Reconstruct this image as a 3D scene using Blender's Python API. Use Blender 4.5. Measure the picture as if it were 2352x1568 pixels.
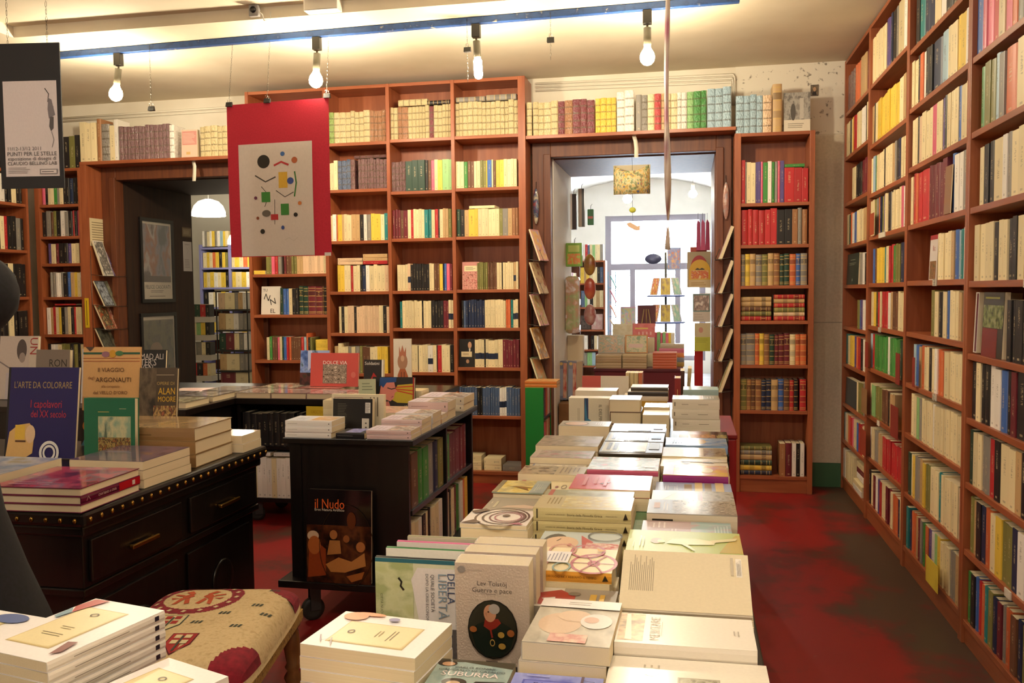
import bpy, math, random, re
from mathutils import Matrix, Vector

for o in list(bpy.data.objects):
    bpy.data.objects.remove(o)
scene = bpy.context.scene
C = scene.collection

# ---------------------------------------------------------------- camera
YAW, PIT, ROL = math.radians(11.247), math.radians(3.208), math.radians(0.59)
CAMZ = 1.40
cy, sy, cp, sp, cr, sr = math.cos(YAW), math.sin(YAW), math.cos(PIT), math.sin(PIT), math.cos(ROL), math.sin(ROL)
R0 = Vector((cy, sy, 0)); F0 = Vector((-cp * sy, cp * cy, -sp)); U0 = Vector((-sp * sy, sp * cy, cp))
right = cr * R0 - sr * U0
up = sr * R0 + cr * U0
cam_data = bpy.data.cameras.new('camera')
cam_data.sensor_width = 36.0
cam_data.lens = 36.0 * 2032.6 / 2352.0
cam_data.clip_start = 0.05
cam = bpy.data.objects.new('camera', cam_data)
C.objects.link(cam)
m3 = Matrix((right, up, -F0)).transposed()
cam.matrix_world = Matrix.Translation((0, 0, CAMZ)) @ m3.to_4x4()
scene.camera = cam

# ---------------------------------------------------------------- world and exposure
world = bpy.data.worlds.new('daylight')
scene.world = world
world.use_nodes = True
bg = world.node_tree.nodes['Background']
bg.inputs[0].default_value = (0.80, 0.90, 1.0, 1)
bg.inputs[1].default_value = 16.0
scene.view_settings.view_transform = 'Standard'
scene.view_settings.look = 'None'
scene.view_settings.gamma = 1.0
scene.view_settings.use_curve_mapping = False
scene.view_settings.exposure = 0.80
BULB = 330.0          # radiance of the shop's bare bulbs
BULB_COL = (1.0, 0.85, 0.60)
FRONT_COL = (1.0, 0.90, 0.76)

random.seed(7)

# ---------------------------------------------------------------- helpers
def lin(h):
    if isinstance(h, str):
        v = [int(h[i:i + 2], 16) / 255 for i in (0, 2, 4)]
    else:
        v = h
    return tuple(((x / 12.92) if x <= 0.04045 else ((x + 0.055) / 1.055) ** 2.4) for x in v)

MATS = {}
def new_mat(name):
    m = bpy.data.materials.new(name)
    m.use_nodes = True
    return m, m.node_tree, m.node_tree.nodes['Principled BSDF']

def pm(hexcol, rough=0.45, metal=0.0, spec=0.5, coat=0.0):
    """plain painted / printed / plastic material with faint procedural mottling"""
    key = ('pm', hexcol, rough, metal, spec, coat)
    if key in MATS: return MATS[key]
    m, nt, b = new_mat('plain_' + hexcol)
    col = lin(hexcol)
    n = nt.nodes.new('ShaderNodeTexNoise'); n.inputs['Scale'].default_value = 35; n.inputs['Detail'].default_value = 3
    mx = nt.nodes.new('ShaderNodeMix'); mx.data_type = 'RGBA'
    mx.inputs[6].default_value = (*[c * 0.92 for c in col], 1); mx.inputs[7].default_value = (*[min(1, c * 1.06) for c in col], 1)
    nt.links.new(n.outputs['Fac'], mx.inputs[0]); nt.links.new(mx.outputs[2], b.inputs['Base Color'])
    b.inputs['Roughness'].default_value = rough; b.inputs['Metallic'].default_value = metal
    b.inputs['Specular IOR Level'].default_value = spec
    if coat: b.inputs['Coat Weight'].default_value = coat; b.inputs['Coat Roughness'].default_value = 0.08
    MATS[key] = m
    return m

def ramp_mat(name, cols, scale=6, detail=4, rough=0.4, coords='Object', stretch=(1, 1, 1), bump=0.0, dist=0.0, contrast=(0.3, 0.7), coat=0.0):
    key = ('ramp', name)
    if key in MATS: return MATS[key]
    m, nt, b = new_mat(name)
    tc = nt.nodes.new('ShaderNodeTexCoord'); mp = nt.nodes.new('ShaderNodeMapping'); mp.inputs['Scale'].default_value = stretch
    n = nt.nodes.new('ShaderNodeTexNoise'); n.inputs['Scale'].default_value = scale; n.inputs['Detail'].default_value = detail
    n.inputs['Distortion'].default_value = dist
    r = nt.nodes.new('ShaderNodeValToRGB')
    nt.links.new(tc.outputs[coords], mp.inputs[0]); nt.links.new(mp.outputs[0], n.inputs['Vector']); nt.links.new(n.outputs['Fac'], r.inputs[0])
    els = r.color_ramp.elements
    while len(els) < len(cols): els.new(0.5)
    for i, c in enumerate(cols):
        els[i].position = contrast[0] + (contrast[1] - contrast[0]) * i / max(1, len(cols) - 1)
        els[i].color = (*lin(c), 1)
    nt.links.new(r.outputs[0], b.inputs['Base Color']); b.inputs['Roughness'].default_value = rough
    if bump:
        bp = nt.nodes.new('ShaderNodeBump'); bp.inputs['Strength'].default_value = bump; bp.inputs['Distance'].default_value = 0.02
        nt.links.new(n.outputs['Fac'], bp.inputs['Height']); nt.links.new(bp.outputs[0], b.inputs['Normal'])
    if coat: b.inputs['Coat Weight'].default_value = coat; b.inputs['Coat Roughness'].default_value = 0.1
    MATS[key] = m
    return m

def emit_mat(name, col, strength):
    key = ('em', name)
    if key in MATS: return MATS[key]
    m, nt, b = new_mat(name)
    b.inputs['Base Color'].default_value = (1, 1, 1, 1)
    b.inputs['Emission Color'].default_value = (*col, 1); b.inputs['Emission Strength'].default_value = strength
    MATS[key] = m
    return m

class MB:
    """collects geometry, then links it as one mesh object"""
    def __init__(s): s.v = []; s.f = []; s.m = []; s.mats = []; s.smooth = []
    def mi(s, mat):
        if mat not in s.mats: s.mats.append(mat)
        return s.mats.index(mat)
    def add(s, vs, fs, mat, M=None, smooth=False):
        b = len(s.v)
        for v in vs:
            v = Vector(v); s.v.append(M @ v if M is not None else v)
        k = s.mi(mat)
        for f in fs: s.f.append([b + i for i in f]); s.m.append(k); s.smooth.append(smooth)
        return s
    def box(s, x0, y0, z0, x1, y1, z1, mat, M=None):
        vs = [(x, y, z) for z in (z0, z1) for y in (y0, y1) for x in (x0, x1)]
        return s.add(vs, [(0, 2, 3, 1), (4, 5, 7, 6), (0, 1, 5, 4), (2, 6, 7, 3), (0, 4, 6, 2), (1, 3, 7, 5)], mat, M)
    def lathe(s, prof, mat, M=None, n=16, smooth=True):
        vs = []; fs = []
        for r, z in prof:
            for i in range(n):
                a = 2 * math.pi * i / n; vs.append((r * math.cos(a), r * math.sin(a), z))
        for j in range(len(prof) - 1):
            for i in range(n):
                k = (i + 1) % n; fs.append((j * n + i, j * n + k, (j + 1) * n + k, (j + 1) * n + i))
        fs.append(list(range(n))[::-1]); fs.append([(len(prof) - 1) * n + i for i in range(n)])
        return s.add(vs, fs, mat, M, smooth)
    def cyl(s, p0, p1, r, mat, n=12, r1=None):
        p0, p1 = Vector(p0), Vector(p1); d = p1 - p0
        M = Matrix.Translation(p0) @ d.to_track_quat('Z', 'Y').to_matrix().to_4x4()
        return s.lathe([(r, 0), (r if r1 is None else r1, d.length)], mat, M, n)
    def tube(s, pts, r, mat, n=6):
        pts = [Vector(p) for p in pts]; vs = []; fs = []
        for i, p in enumerate(pts):
            d = (pts[min(i + 1, len(pts) - 1)] - pts[max(i - 1, 0)]).normalized()
            q = d.to_track_quat('Z', 'Y').to_matrix()
            rr = r[i] if isinstance(r, (list, tuple)) else r
            for k in range(n):
                a = 2 * math.pi * k / n; vs.append(p + q @ Vector((rr * math.cos(a), rr * math.sin(a), 0)))
        for i in range(len(pts) - 1):
            for k in range(n):
                k2 = (k + 1) % n; fs.append((i * n + k, i * n + k2, (i + 1) * n + k2, (i + 1) * n + k))
        fs.append(list(range(n))[::-1]); fs.append([(len(pts) - 1) * n + k for k in range(n)])
        return s.add(vs, fs, mat, None, True)
    def prism(s, poly, z0, z1, mat, M=None):
        n = len(poly)
        vs = [(x, y, z0) for x, y in poly] + [(x, y, z1) for x, y in poly]
        fs = [list(range(n))[::-1], [n + i for i in range(n)]] + [(i, (i + 1) % n, n + (i + 1) % n, n + i) for i in range(n)]
        return s.add(vs, fs, mat, M)
    def sphere(s, c, r, mat, M=None, n=14, m=9):
        if not isinstance(r, (tuple, list)): r = (r, r, r)
        vs = []; fs = []
        for j in range(m + 1):
            t = math.pi * j / m
            for i in range(n):
                a = 2 * math.pi * i / n
                vs.append((c[0] + r[0] * math.sin(t) * math.cos(a), c[1] + r[1] * math.sin(t) * math.sin(a), c[2] + r[2] * math.cos(t)))
        for j in range(m):
            for i in range(n):
                k = (i + 1) % n; fs.append((j * n + i, (j + 1) * n + i, (j + 1) * n + k, j * n + k))
        return s.add(vs, fs, mat, M, True)
    def mesh(s, name):
        me = bpy.data.meshes.new(name)
        me.from_pydata([tuple(v) for v in s.v], [], s.f)
        for m in s.mats: me.materials.append(m)
        me.polygons.foreach_set('material_index', s.m)
        me.polygons.foreach_set('use_smooth', s.smooth)
        me.update()
        return me
    def build(s, name, parent=None, bevel=0.0):
        o = bpy.data.objects.new(name, s.mesh(name)); C.objects.link(o)
        if parent is not None: o.parent = parent
        if bevel:
            b = o.modifiers.new('bevel', 'BEVEL'); b.width = bevel; b.segments = 2; b.limit_method = 'ANGLE'
        return o

def tag(o, label, cat, group=None):
    o['label'] = label; o['category'] = cat
    if group: o['group'] = group
    return o
def struct(o):
    o['kind'] = 'structure'
    return o
def thing(name, label, cat, loc=(0, 0, 0), M=None, group=None):
    o = bpy.data.objects.new(name, None); o.empty_display_size = 0.05; C.objects.link(o)
    o.matrix_world = M if M is not None else Matrix.Translation(loc)
    tag(o, label, cat, group)
    return o

def axes(o, x, y):
    x = Vector(x).normalized(); y = Vector(y).normalized(); z = x.cross(y)
    M = Matrix((x, y, z)).transposed().to_4x4()
    return Matrix.Translation(o) @ M

# ---------------------------------------------------------------- flat print (lettering, pictures)
FONT_CACHE = {}
def text_geo(txt):
    if txt in FONT_CACHE: return FONT_CACHE[txt]
    cu = bpy.data.curves.new('lettering', 'FONT'); cu.body = txt; cu.resolution_u = 2; cu.align_x = 'CENTER'; cu.align_y = 'CENTER'
    ob = bpy.data.objects.new('lettering', cu); C.objects.link(ob)
    dg = bpy.context.evaluated_depsgraph_get(); me = ob.evaluated_get(dg).to_mesh()
    vs = [tuple(v.co) for v in me.vertices]; fs = [list(p.vertices) for p in me.polygons]
    ob.evaluated_get(dg).to_mesh_clear()
    bpy.data.objects.remove(ob); bpy.data.curves.remove(cu)
    w = max(v[0] for v in vs) - min(v[0] for v in vs); h = max(v[1] for v in vs) - min(v[1] for v in vs)
    FONT_CACHE[txt] = (vs, fs, w, h)
    return FONT_CACHE[txt]

def draw(mb, items, W, H, place, gloss=0.35, eps=0.0003):
    """items drawn in a W x H rectangle; place(x, y, k) gives the 3-D point on layer k"""
    for k, it in enumerate(items):
        kind = it[0]; z = (k + 1) * eps
        if kind == 'r':      # rectangle
            _, a, b, c, d, col = it; poly = [(a, b), (c, b), (c, d), (a, d)]; mat = pm(col, gloss)
        elif kind == 'n':    # noisy picture
            _, a, b, c, d, cols, sc = it; poly = [(a, b), (c, b), (c, d), (a, d)]
            mat = ramp_mat('picture_' + '_'.join(cols) + '_%g' % sc, cols, scale=sc, rough=gloss, coords='Generated', contrast=(0.36, 0.64))
        elif kind == 'e':    # ellipse
            _, cx, cyy, rx, ry, col = it; poly = [(cx + rx * math.cos(2 * math.pi * i / 20), cyy + ry * math.sin(2 * math.pi * i / 20)) for i in range(20)]; mat = pm(col, gloss)
        elif kind == 'o':    # ring
            _, cx, cyy, rx, ry, th, col = it
            vs = []; fs = []
            for i in range(28):
                a = 2 * math.pi * i / 28
                vs += [place((cx + rx * math.cos(a)) * W, (cyy + ry * math.sin(a)) * H, z), place((cx + rx * (1 - th) * math.cos(a)) * W, (cyy + ry * (1 - th) * math.sin(a)) * H, z)]
                j = (i + 1) % 28; fs.append((2 * i, 2 * j, 2 * j + 1, 2 * i + 1))
            mb.add(vs, fs, pm(col, gloss)); continue
        elif kind == 'p':
            _, poly, col = it; mat = pm(col, gloss)
        elif kind == 'l':    # polyline stroke (points, width in m)
            _, pts, wd, col = it; vs = []; fs = []
            P = [Vector((x * W, y * H)) for x, y in pts]
            for i, p in enumerate(P):
                d = (P[min(i + 1, len(P) - 1)] - P[max(i - 1, 0)]).normalized(); nn = Vector((-d.y, d.x)) * wd / 2
                vs += [place(*(p + nn), z), place(*(p - nn), z)]
                if i: fs.append((2 * i - 2, 2 * i - 1, 2 * i + 1, 2 * i))
            mb.add(vs, fs, pm(col, gloss)); continue
        elif kind == 't':    # text: txt, cx, cy, width fraction (of W, along the text), colour, rotation, optional height stretch
            _, txt, cx, cyy, wf, col, rot = it[:7]; st = it[7] if len(it) > 7 else 1.0
            vs, fs, w, h = text_geo(txt)
            s = wf * (W if rot % 180 == 0 else H) / max(w, 1e-6); ca, sa = math.cos(math.radians(rot)), math.sin(math.radians(rot))
            out = []
            for x, y, _z in vs:
                x *= s; y *= s * st
                out.append(place(cx * W + x * ca - y * sa, cyy * H + x * sa + y * ca, z))
            mb.add(out, fs, pm(col, gloss)); continue
        elif kind == 'x':    # lines of small unreadable print: x0,y0,x1,y1,n,col,vertical?
            _, a, b, c, d, n, col, vert = it; rr = random.Random(hash((a, b, c, d)) & 0xffff); vs = []; fs = []
            for i in range(n):
                q = rr.uniform(0.7, 1.0)
                if vert:
                    x0 = a + (c - a) * (i + 0.3) / n; x1 = a + (c - a) * (i + 0.62) / n; y0, y1 = d - (d - b) * q, d
                else:
                    y0 = b + (d - b) * (i + 0.3) / n; y1 = b + (d - b) * (i + 0.62) / n; x0, x1 = a, a + (c - a) * q
                bb = len(vs)
                vs += [place(x0 * W, y0 * H, z), place(x1 * W, y0 * H, z), place(x1 * W, y1 * H, z), place(x0 * W, y1 * H, z)]; fs.append((bb, bb + 1, bb + 2, bb + 3))
            mb.add(vs, fs, pm(col, gloss)); continue
        mb.add([place(x * W, y * H, z) for x, y in poly], [list(range(len(poly)))], mat)
    return mb
# ---------------------------------------------------------------- wood, paper and spine materials
def wood_mat(name, c0, c1, rough=0.38, axis=2, scale=1.0):
    m, nt, b = new_mat(name)
    tc = nt.nodes.new('ShaderNodeTexCoord'); mp = nt.nodes.new('ShaderNodeMapping')
    st = [14 * scale, 14 * scale, 14 * scale]; st[axis] = 0.9 * scale; mp.inputs['Scale'].default_value = st
    n = nt.nodes.new('ShaderNodeTexNoise'); n.inputs['Scale'].default_value = 2.5; n.inputs['Detail'].default_value = 6; n.inputs['Distortion'].default_value = 0.6
    r = nt.nodes.new('ShaderNodeValToRGB'); r.color_ramp.elements[0].position = 0.32; r.color_ramp.elements[1].position = 0.72
    r.color_ramp.elements[0].color = (*lin(c0), 1); r.color_ramp.elements[1].color = (*lin(c1), 1)
    nt.links.new(tc.outputs['Object'], mp.inputs[0]); nt.links.new(mp.outputs[0], n.inputs['Vector'])
    nt.links.new(n.outputs['Fac'], r.inputs[0]); nt.links.new(r.outputs[0], b.inputs['Base Color'])
    b.inputs['Roughness'].default_value = rough
    bp = nt.nodes.new('ShaderNodeBump'); bp.inputs['Strength'].default_value = 0.05; bp.inputs['Distance'].default_value = 0.004
    nt.links.new(n.outputs['Fac'], bp.inputs['Height']); nt.links.new(bp.outputs[0], b.inputs['Normal'])
    return m

WOOD_V = wood_mat('cherry_laminate_upright', '8e4a2a', 'a8603a', axis=2)
WOOD_H = wood_mat('cherry_laminate_along_x', '8e4a2a', 'a8603a', axis=0)
WOOD_Y = wood_mat('cherry_laminate_along_y', '8e4a2a', 'a8603a', axis=1)
CASING = wood_mat('reddish_door_casing_wood', '5a2c18', '74401f', axis=2, rough=0.5)
DARKWOOD = wood_mat('dark_stained_door_wood', '24130b', '38200f', axis=2, rough=0.65)
BLACKWOOD = wood_mat('black_stained_wood', '0c0908', '1a1310', axis=2, rough=0.3)
STOOLWOOD = wood_mat('walnut_turned_wood', '5e3c1c', '8a5f33', axis=2, rough=0.32)

def pages_mat():
    m, nt, b = new_mat('page_edges')
    tc = nt.nodes.new('ShaderNodeTexCoord'); mp = nt.nodes.new('ShaderNodeMapping'); mp.inputs['Scale'].default_value = (900, 3, 900)
    n = nt.nodes.new('ShaderNodeTexNoise'); n.inputs['Scale'].default_value = 1.0
    r = nt.nodes.new('ShaderNodeValToRGB'); r.color_ramp.elements[0].color = (*lin('d3c09a'), 1); r.color_ramp.elements[1].color = (*lin('eadcbc'), 1)
    nt.links.new(tc.outputs['Object'], mp.inputs[0]); nt.links.new(mp.outputs[0], n.inputs['Vector']); nt.links.new(n.outputs['Fac'], r.inputs[0]); nt.links.new(r.outputs[0], b.inputs['Base Color'])
    b.inputs['Roughness'].default_value = 0.8
    return m
PAGES = pages_mat()

def spine_mat(name, style):
    """cover of a shelved book: its colour comes from the object, title marks and bands are printed on the spine"""
    m, nt, b = new_mat(name)
    N = nt.nodes.new; L = nt.links.new
    oi = N('ShaderNodeObjectInfo'); tc = N('ShaderNodeTexCoord'); sx = N('ShaderNodeSeparateXYZ'); L(tc.outputs['Generated'], sx.inputs[0])
    def math_(op, a, bb=None):
        n = N('ShaderNodeMath'); n.operation = op
        for i, v in enumerate((a, bb)):
            if v is None: continue
            if isinstance(v, (int, float)): n.inputs[i].default_value = v
            else: L(v, n.inputs[i])
        return n.outputs[0]
    def between(v, lo, hi): return math_('MULTIPLY', math_('GREATER_THAN', v, lo), math_('LESS_THAN', v, hi))
    def mixc(f, a, bcol):
        n = N('ShaderNodeMix'); n.data_type = 'RGBA'; L(f, n.inputs[0])
        for i, v in ((6, a), (7, bcol)):
            if isinstance(v, tuple): n.inputs[i].default_value = (*v, 1)
            else: L(v, n.inputs[i])
        return n.outputs[2]
    spine = math_('LESS_THAN', sx.outputs['Y'], 0.04)
    lum = N('ShaderNodeRGBToBW'); L(oi.outputs['Color'], lum.inputs[0])
    dark = math_('LESS_THAN', lum.outputs[0], 0.25)
    ink = mixc(dark, lin('4a3528'), lin('d8c49a'))
    base = oi.outputs['Color']
    # title marks: noise stretched across the spine, kept inside a column
    mp = N('ShaderNodeMapping'); mp.inputs['Scale'].default_value = (3.0, 0.0, 70.0); L(tc.outputs['Generated'], mp.inputs[0])
    ad = N('ShaderNodeVectorMath'); ad.operation = 'ADD'; L(mp.outputs[0], ad.inputs[0])
    cmb = N('ShaderNodeCombineXYZ'); L(math_('MULTIPLY', oi.outputs['Random'], 90.0), cmb.inputs[1]); L(cmb.outputs[0], ad.inputs[1])
    no = N('ShaderNodeTexNoise'); no.inputs['Scale'].default_value = 1.0; no.inputs['Detail'].default_value = 1.0; L(ad.outputs[0], no.inputs['Vector'])
    lo = math_('ADD', 0.30, math_('MULTIPLY', oi.outputs['Random'], 0.3)); hi = math_('ADD', lo, 0.32)
    col_mask = between(sx.outputs['X'], 0.38, 0.62)
    marks = math_('MULTIPLY', math_('GREATER_THAN', no.outputs['Fac'], 0.52), math_('MULTIPLY', between(sx.outputs['Z'], lo, hi), col_mask))
    dot = math_('MULTIPLY', between(sx.outputs['Z'], 0.05, 0.085), between(sx.outputs['X'], 0.35, 0.65))
    if style in ('paper', 'band'):
        f = math_('MULTIPLY', math_('MULTIPLY', math_('MAXIMUM', marks, dot), spine), 0.42)
        out = mixc(f, base, ink)
        if style == 'band':
            bf = math_('MULTIPLY', between(sx.outputs['Z'], 0.30, 0.52), spine); out = mixc(bf, out, lin('1d2740'))
        b.inputs['Roughness'].default_value = 0.45
    elif style == 'leather':
        z = sx.outputs['Z']
        g = None
        for c in (0.05, 0.10, 0.28, 0.46, 0.66, 0.84, 0.93):
            s = between(z, c - 0.012, c + 0.012); g = s if g is None else math_('MAXIMUM', g, s)
        tit = between(z, 0.68, 0.82); t2 = between(z, 0.30, 0.44)
        out = mixc(math_('MULTIPLY', math_('MAXIMUM', tit, math_('MULTIPLY', t2, 0.6)), math_('MULTIPLY', spine, 0.55)), base, lin('2c1a14'))
        f = math_('MULTIPLY', math_('MAXIMUM', g, math_('MULTIPLY', marks, tit)), math_('MULTIPLY', spine, 0.65))
        out = mixc(f, out, lin('c9a860'))
        b.inputs['Roughness'].default_value = 0.42
    else:                # wrapped in crinkled clear film
        z = sx.outputs['Z']; g = None
        for c in (0.18, 0.38, 0.60, 0.80):
            s = between(z, c - 0.02, c + 0.02); g = s if g is None else math_('MAXIMUM', g, s)
        out = mixc(math_('MULTIPLY', g, math_('MULTIPLY', spine, 0.55)), base, lin('4a3c22'))
        b.inputs['Roughness'].default_value = 0.22
        b.inputs['Coat Weight'].default_value = 1.0; b.inputs['Coat Roughness'].default_value = 0.06
        wv = N('ShaderNodeTexNoise'); wv.inputs['Scale'].default_value = 1.0; wv.inputs['Detail'].default_value = 3
        mp2 = N('ShaderNodeMapping'); mp2.inputs['Scale'].default_value = (5.0, 3.0, 16.0); L(tc.outputs['Generated'], mp2.inputs[0])
        ad2 = N('ShaderNodeVectorMath'); ad2.operation = 'ADD'; L(mp2.outputs[0], ad2.inputs[0]); L(cmb.outputs[0], ad2.inputs[1]); L(ad2.outputs[0], wv.inputs['Vector'])
        bp = N('ShaderNodeBump'); bp.inputs['Strength'].default_value = 0.9; bp.inputs['Distance'].default_value = 0.012
        L(wv.outputs['Fac'], bp.inputs['Height']); L(bp.outputs[0], b.inputs['Coat Normal']); L(bp.outputs[0], b.inputs['Normal'])
    if style in ('paper', 'band'):
        # tiny tonal variation from book to book
        hs = N('ShaderNodeHueSaturation'); L(out, hs.inputs['Color'])
        L(math_('ADD', 0.88, math_('MULTIPLY', oi.outputs['Random'], 0.24)), hs.inputs['Value']); out = hs.outputs[0]
    L(out, b.inputs['Base Color'])
    return m

SPINE = {k: spine_mat('spine_' + k, k) for k in ('paper', 'band', 'leather', 'foil')}

def unit_book(style, rounded):
    """unit book: x thickness, y depth (spine at y=0), z height; boards, rounded spine, recessed page block"""
    mb = MB(); mt = SPINE[style]; c = 0.07 if rounded else 0.05; ins = 0.012 if rounded else 0.0
    if rounded:
        prof = [(0, 0.05), (0.12, 0.018), (0.3, 0.004), (0.5, 0.0), (0.7, 0.004), (0.88, 0.018), (1, 0.05), (1, 1), (1 - c, 1), (1 - c, 0.06), (c, 0.06), (c, 1), (0, 1)]
    else:
        prof = [(0, 0.006), (0.08, 0), (0.92, 0), (1, 0.006), (1, 1), (1 - c, 1), (1 - c, 0.03), (c, 0.03), (c, 1), (0, 1)]
    n = len(prof)
    vs = [(x, y, 0) for x, y in prof] + [(x, y, 1) for x, y in prof]
    fs = [(i, (i + 1) % n, n + (i + 1) % n, n + i) for i in range(n)]
    # end caps in three pieces, because the outline is a U
    def cap(off, flip):
        out = []
        ro, re_, ri_end, ri = n - 7, n - 6, n - 5, n - 4
        li, li_end, lo_end = n - 3, n - 2, n - 1
        quad = [[ro, re_, ri_end, ri], [li, li_end, lo_end, 0], list(range(0, ro + 1)) + [ri, li]]
        for q in quad:
            q = [i + off for i in q]; out.append(q if not flip else q[::-1])
        return out
    fs += cap(0, True) + cap(n, False)
    mb.add(vs, fs, mt)
    mb.box(c, 0.03, ins, 1 - c, 1 - 1.5 * ins, 1 - ins, PAGES)
    return mb.mesh('book_' + style)

UB = {'paper': unit_book('paper', False), 'band': unit_book('band', False), 'hard': unit_book('paper', True), 'leather': unit_book('leather', True), 'foil': unit_book('foil', True)}

# colour codes of shelved books: (colour word, albedo)
COL = {'c': ('cream', 'e6d5a8'), 'y': ('yellow', 'e6c348'), 'w': ('white', 'ece6dc'), 'a': ('tan', 'c2a070'), 'q': ('pale peach', 'dfbf9c'), 'r': ('red', 'b8282c'), 'p': ('pink', 'd8607e'),
       'o': ('orange', 'd0683a'), 'b': ('blue', '3f68b0'), 'n': ('navy', '1c2a4a'), 'k': ('black', '1d1a1b'), 'g': ('green', '3f8a3c'), 'd': ('dark green', '1f3f30'), 'G': ('light green', '8fbf7c'),
       't': ('teal', '1f7f80'), 'e': ('grey', '8d8880'), 'm': ('maroon', '6e1f2a'), 'h': ('brown', '6b4630'), 'l': ('pale blue', '9fbccb'), 'v': ('violet', '5a4a86'), 'u': ('olive', '7d7a40'),
       'f': ('gilded', 'c8b788'), 'j': ('russet', '9a6a44'), 's': ('silvery maroon', '6d4a4c'), 'i': ('mossy green', '7f9a4a'), 'z': ('slate blue', '4c5f80')}
ORD = ['top', 'second', 'third', 'fourth', 'fifth', 'sixth', 'seventh', 'eighth', 'ninth', 'lowest']
TOK = re.compile(r'([a-zA-Z_])(\d*)(?:\*([\d.]+))?(?:\^([\d.]+))?([!#~]?)')
ALL_BOOKS = []
ANCHOR = 'the dark doorway'      # end of the row the books are counted from

def shelf_book(style, name, cat, label, group, col, M, t, d, h):
    o = bpy.data.objects.new(name, UB[style]); C.objects.link(o)
    o.matrix_world = M @ Matrix.Diagonal((t, d, h, 1))
    o.color = (*lin(col), 1)
    tag(o, label, cat, group)
    ALL_BOOKS.append(o)
    return o

ONES = ['', 'first', 'second', 'third', 'fourth', 'fifth', 'sixth', 'seventh', 'eighth', 'ninth', 'tenth', 'eleventh', 'twelfth', 'thirteenth', 'fourteenth', 'fifteenth', 'sixteenth', 'seventeenth', 'eighteenth', 'nineteenth']
TENS = {2: 'twent', 3: 'thirt', 4: 'fort', 5: 'fift', 6: 'sixt'}
NTH = [ONES[k] if k < 20 else (TENS[k // 10] + ('ieth' if k % 10 == 0 else 'y-' + ONES[k % 10])) for k in range(1, 70)]
COUNT = {}
def row(tokens, origin, direction, rotz, length, h, depth, where, nouns=('paperback', 'hardback'), style=None, seed=0, hj=0.05, group=None, frm=None):
    """stand books side by side from origin along direction; '!' foil wrapped, '#' banded, '~' leather"""
    rr = random.Random(seed * 131 + int(h * 1000))
    seq = []
    for c, n, tm, hm, fl in TOK.findall(tokens):
        for _ in range(int(n) if n else 1):
            seq.append((c, (float(tm) if tm else 1) * rr.uniform(0.75, 1.25) * (1 if c != '_' else 1), float(hm) if hm else 1, fl))
    tot = sum(s[1] for s in seq); pos = 0.0
    D = Vector(direction)
    for c, w, hm, fl in seq:
        t = length * w / tot
        if c != '_':
            word, hx = COL[c]
            st = {'!': 'foil', '#': 'band', '~': 'leather'}.get(fl) or style
            if st is None: st = 'paper' if c in 'cywaqG' else ('hard' if rr.random() < 0.5 else 'paper')
            pb = c in 'cywaqG'
            noun, nm = {'foil': ('film-wrapped book', 'wrapped_book'), 'leather': ('leather-bound volume', 'leather_book')}.get(st, (None, None))
            if noun is None:
                noun = nouns[0] if pb else nouns[1]; nm = noun.replace(' ', '_')
            cat = {'film-wrapped book': 'wrapped book', 'leather-bound volume': 'leather book'}.get(noun, noun)
            hh = h * hm * (1 - rr.random() * hj)
            inset = rr.random() * 0.006
            back = Matrix.Rotation(rotz, 3, 'Z') @ Vector((0, 1, 0))
            M = Matrix.Translation(Vector(origin) + D * pos + back * inset) @ Matrix.Rotation(rotz, 4, 'Z')
            shelf_book(st, nm, cat, ('%s %s, %s from %s, %s' % (word, noun, NTH[COUNT.setdefault(where, 0)], frm or ANCHOR, where)).replace(' the ', ' '), group or ('books on ' + where), hx, M, t - 0.0004, depth, hh)
            COUNT[where] += 1
        pos += t

def pile(tokens, origin, along, rotz, L, thick, depth, where, noun='paperback', style='paper', seed=0):
    """books lying flat one on another; first token lowest. spine faces local -y, long side along local x"""
    rr = random.Random(seed + 77); z = 0.0
    for c, n, tm, hm, fl in TOK.findall(tokens):
        for _ in range(int(n) if n else 1):
            word, hx = COL[c]; t = thick * (float(tm) if tm else 1) * rr.uniform(0.85, 1.15); l = L * (float(hm) if hm else 1)
            st = {'!': 'foil', '#': 'band', '~': 'leather'}.get(fl) or style
            # lay down: local z (height) -> +x, local x (thickness) -> +z
            M = Matrix.Translation(Vector(origin) + Vector((0, 0, z))) @ Matrix.Rotation(rotz + rr.uniform(-0.03, 0.03), 4, 'Z') @ Matrix(((0, 0, 1, 0), (0, 1, 0, 0), (-1, 0, 0, t), (0, 0, 0, 1)))
            nm = {'leather': 'leather_book', 'foil': 'wrapped_book'}.get(st, noun.replace(' ', '_'))
            cat = {'leather': 'leather book', 'foil': 'wrapped book'}.get(st, noun)
            shelf_book(st, nm, cat, ('%s %s lying flat, %s, %s' % (word, {'leather': 'leather-bound volume', 'foil': 'film-wrapped book'}.get(st, noun), ['lowest', 'second up', 'third up', 'fourth up', 'fifth up', 'sixth up', 'seventh up'][COUNT.setdefault('flat ' + where, 0)], where)).replace(' the ', ' '), 'books lying flat on ' + where, hx, M, t - 0.0003, depth, l)
            z += t; COUNT['flat ' + where] += 1
    return z

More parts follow.
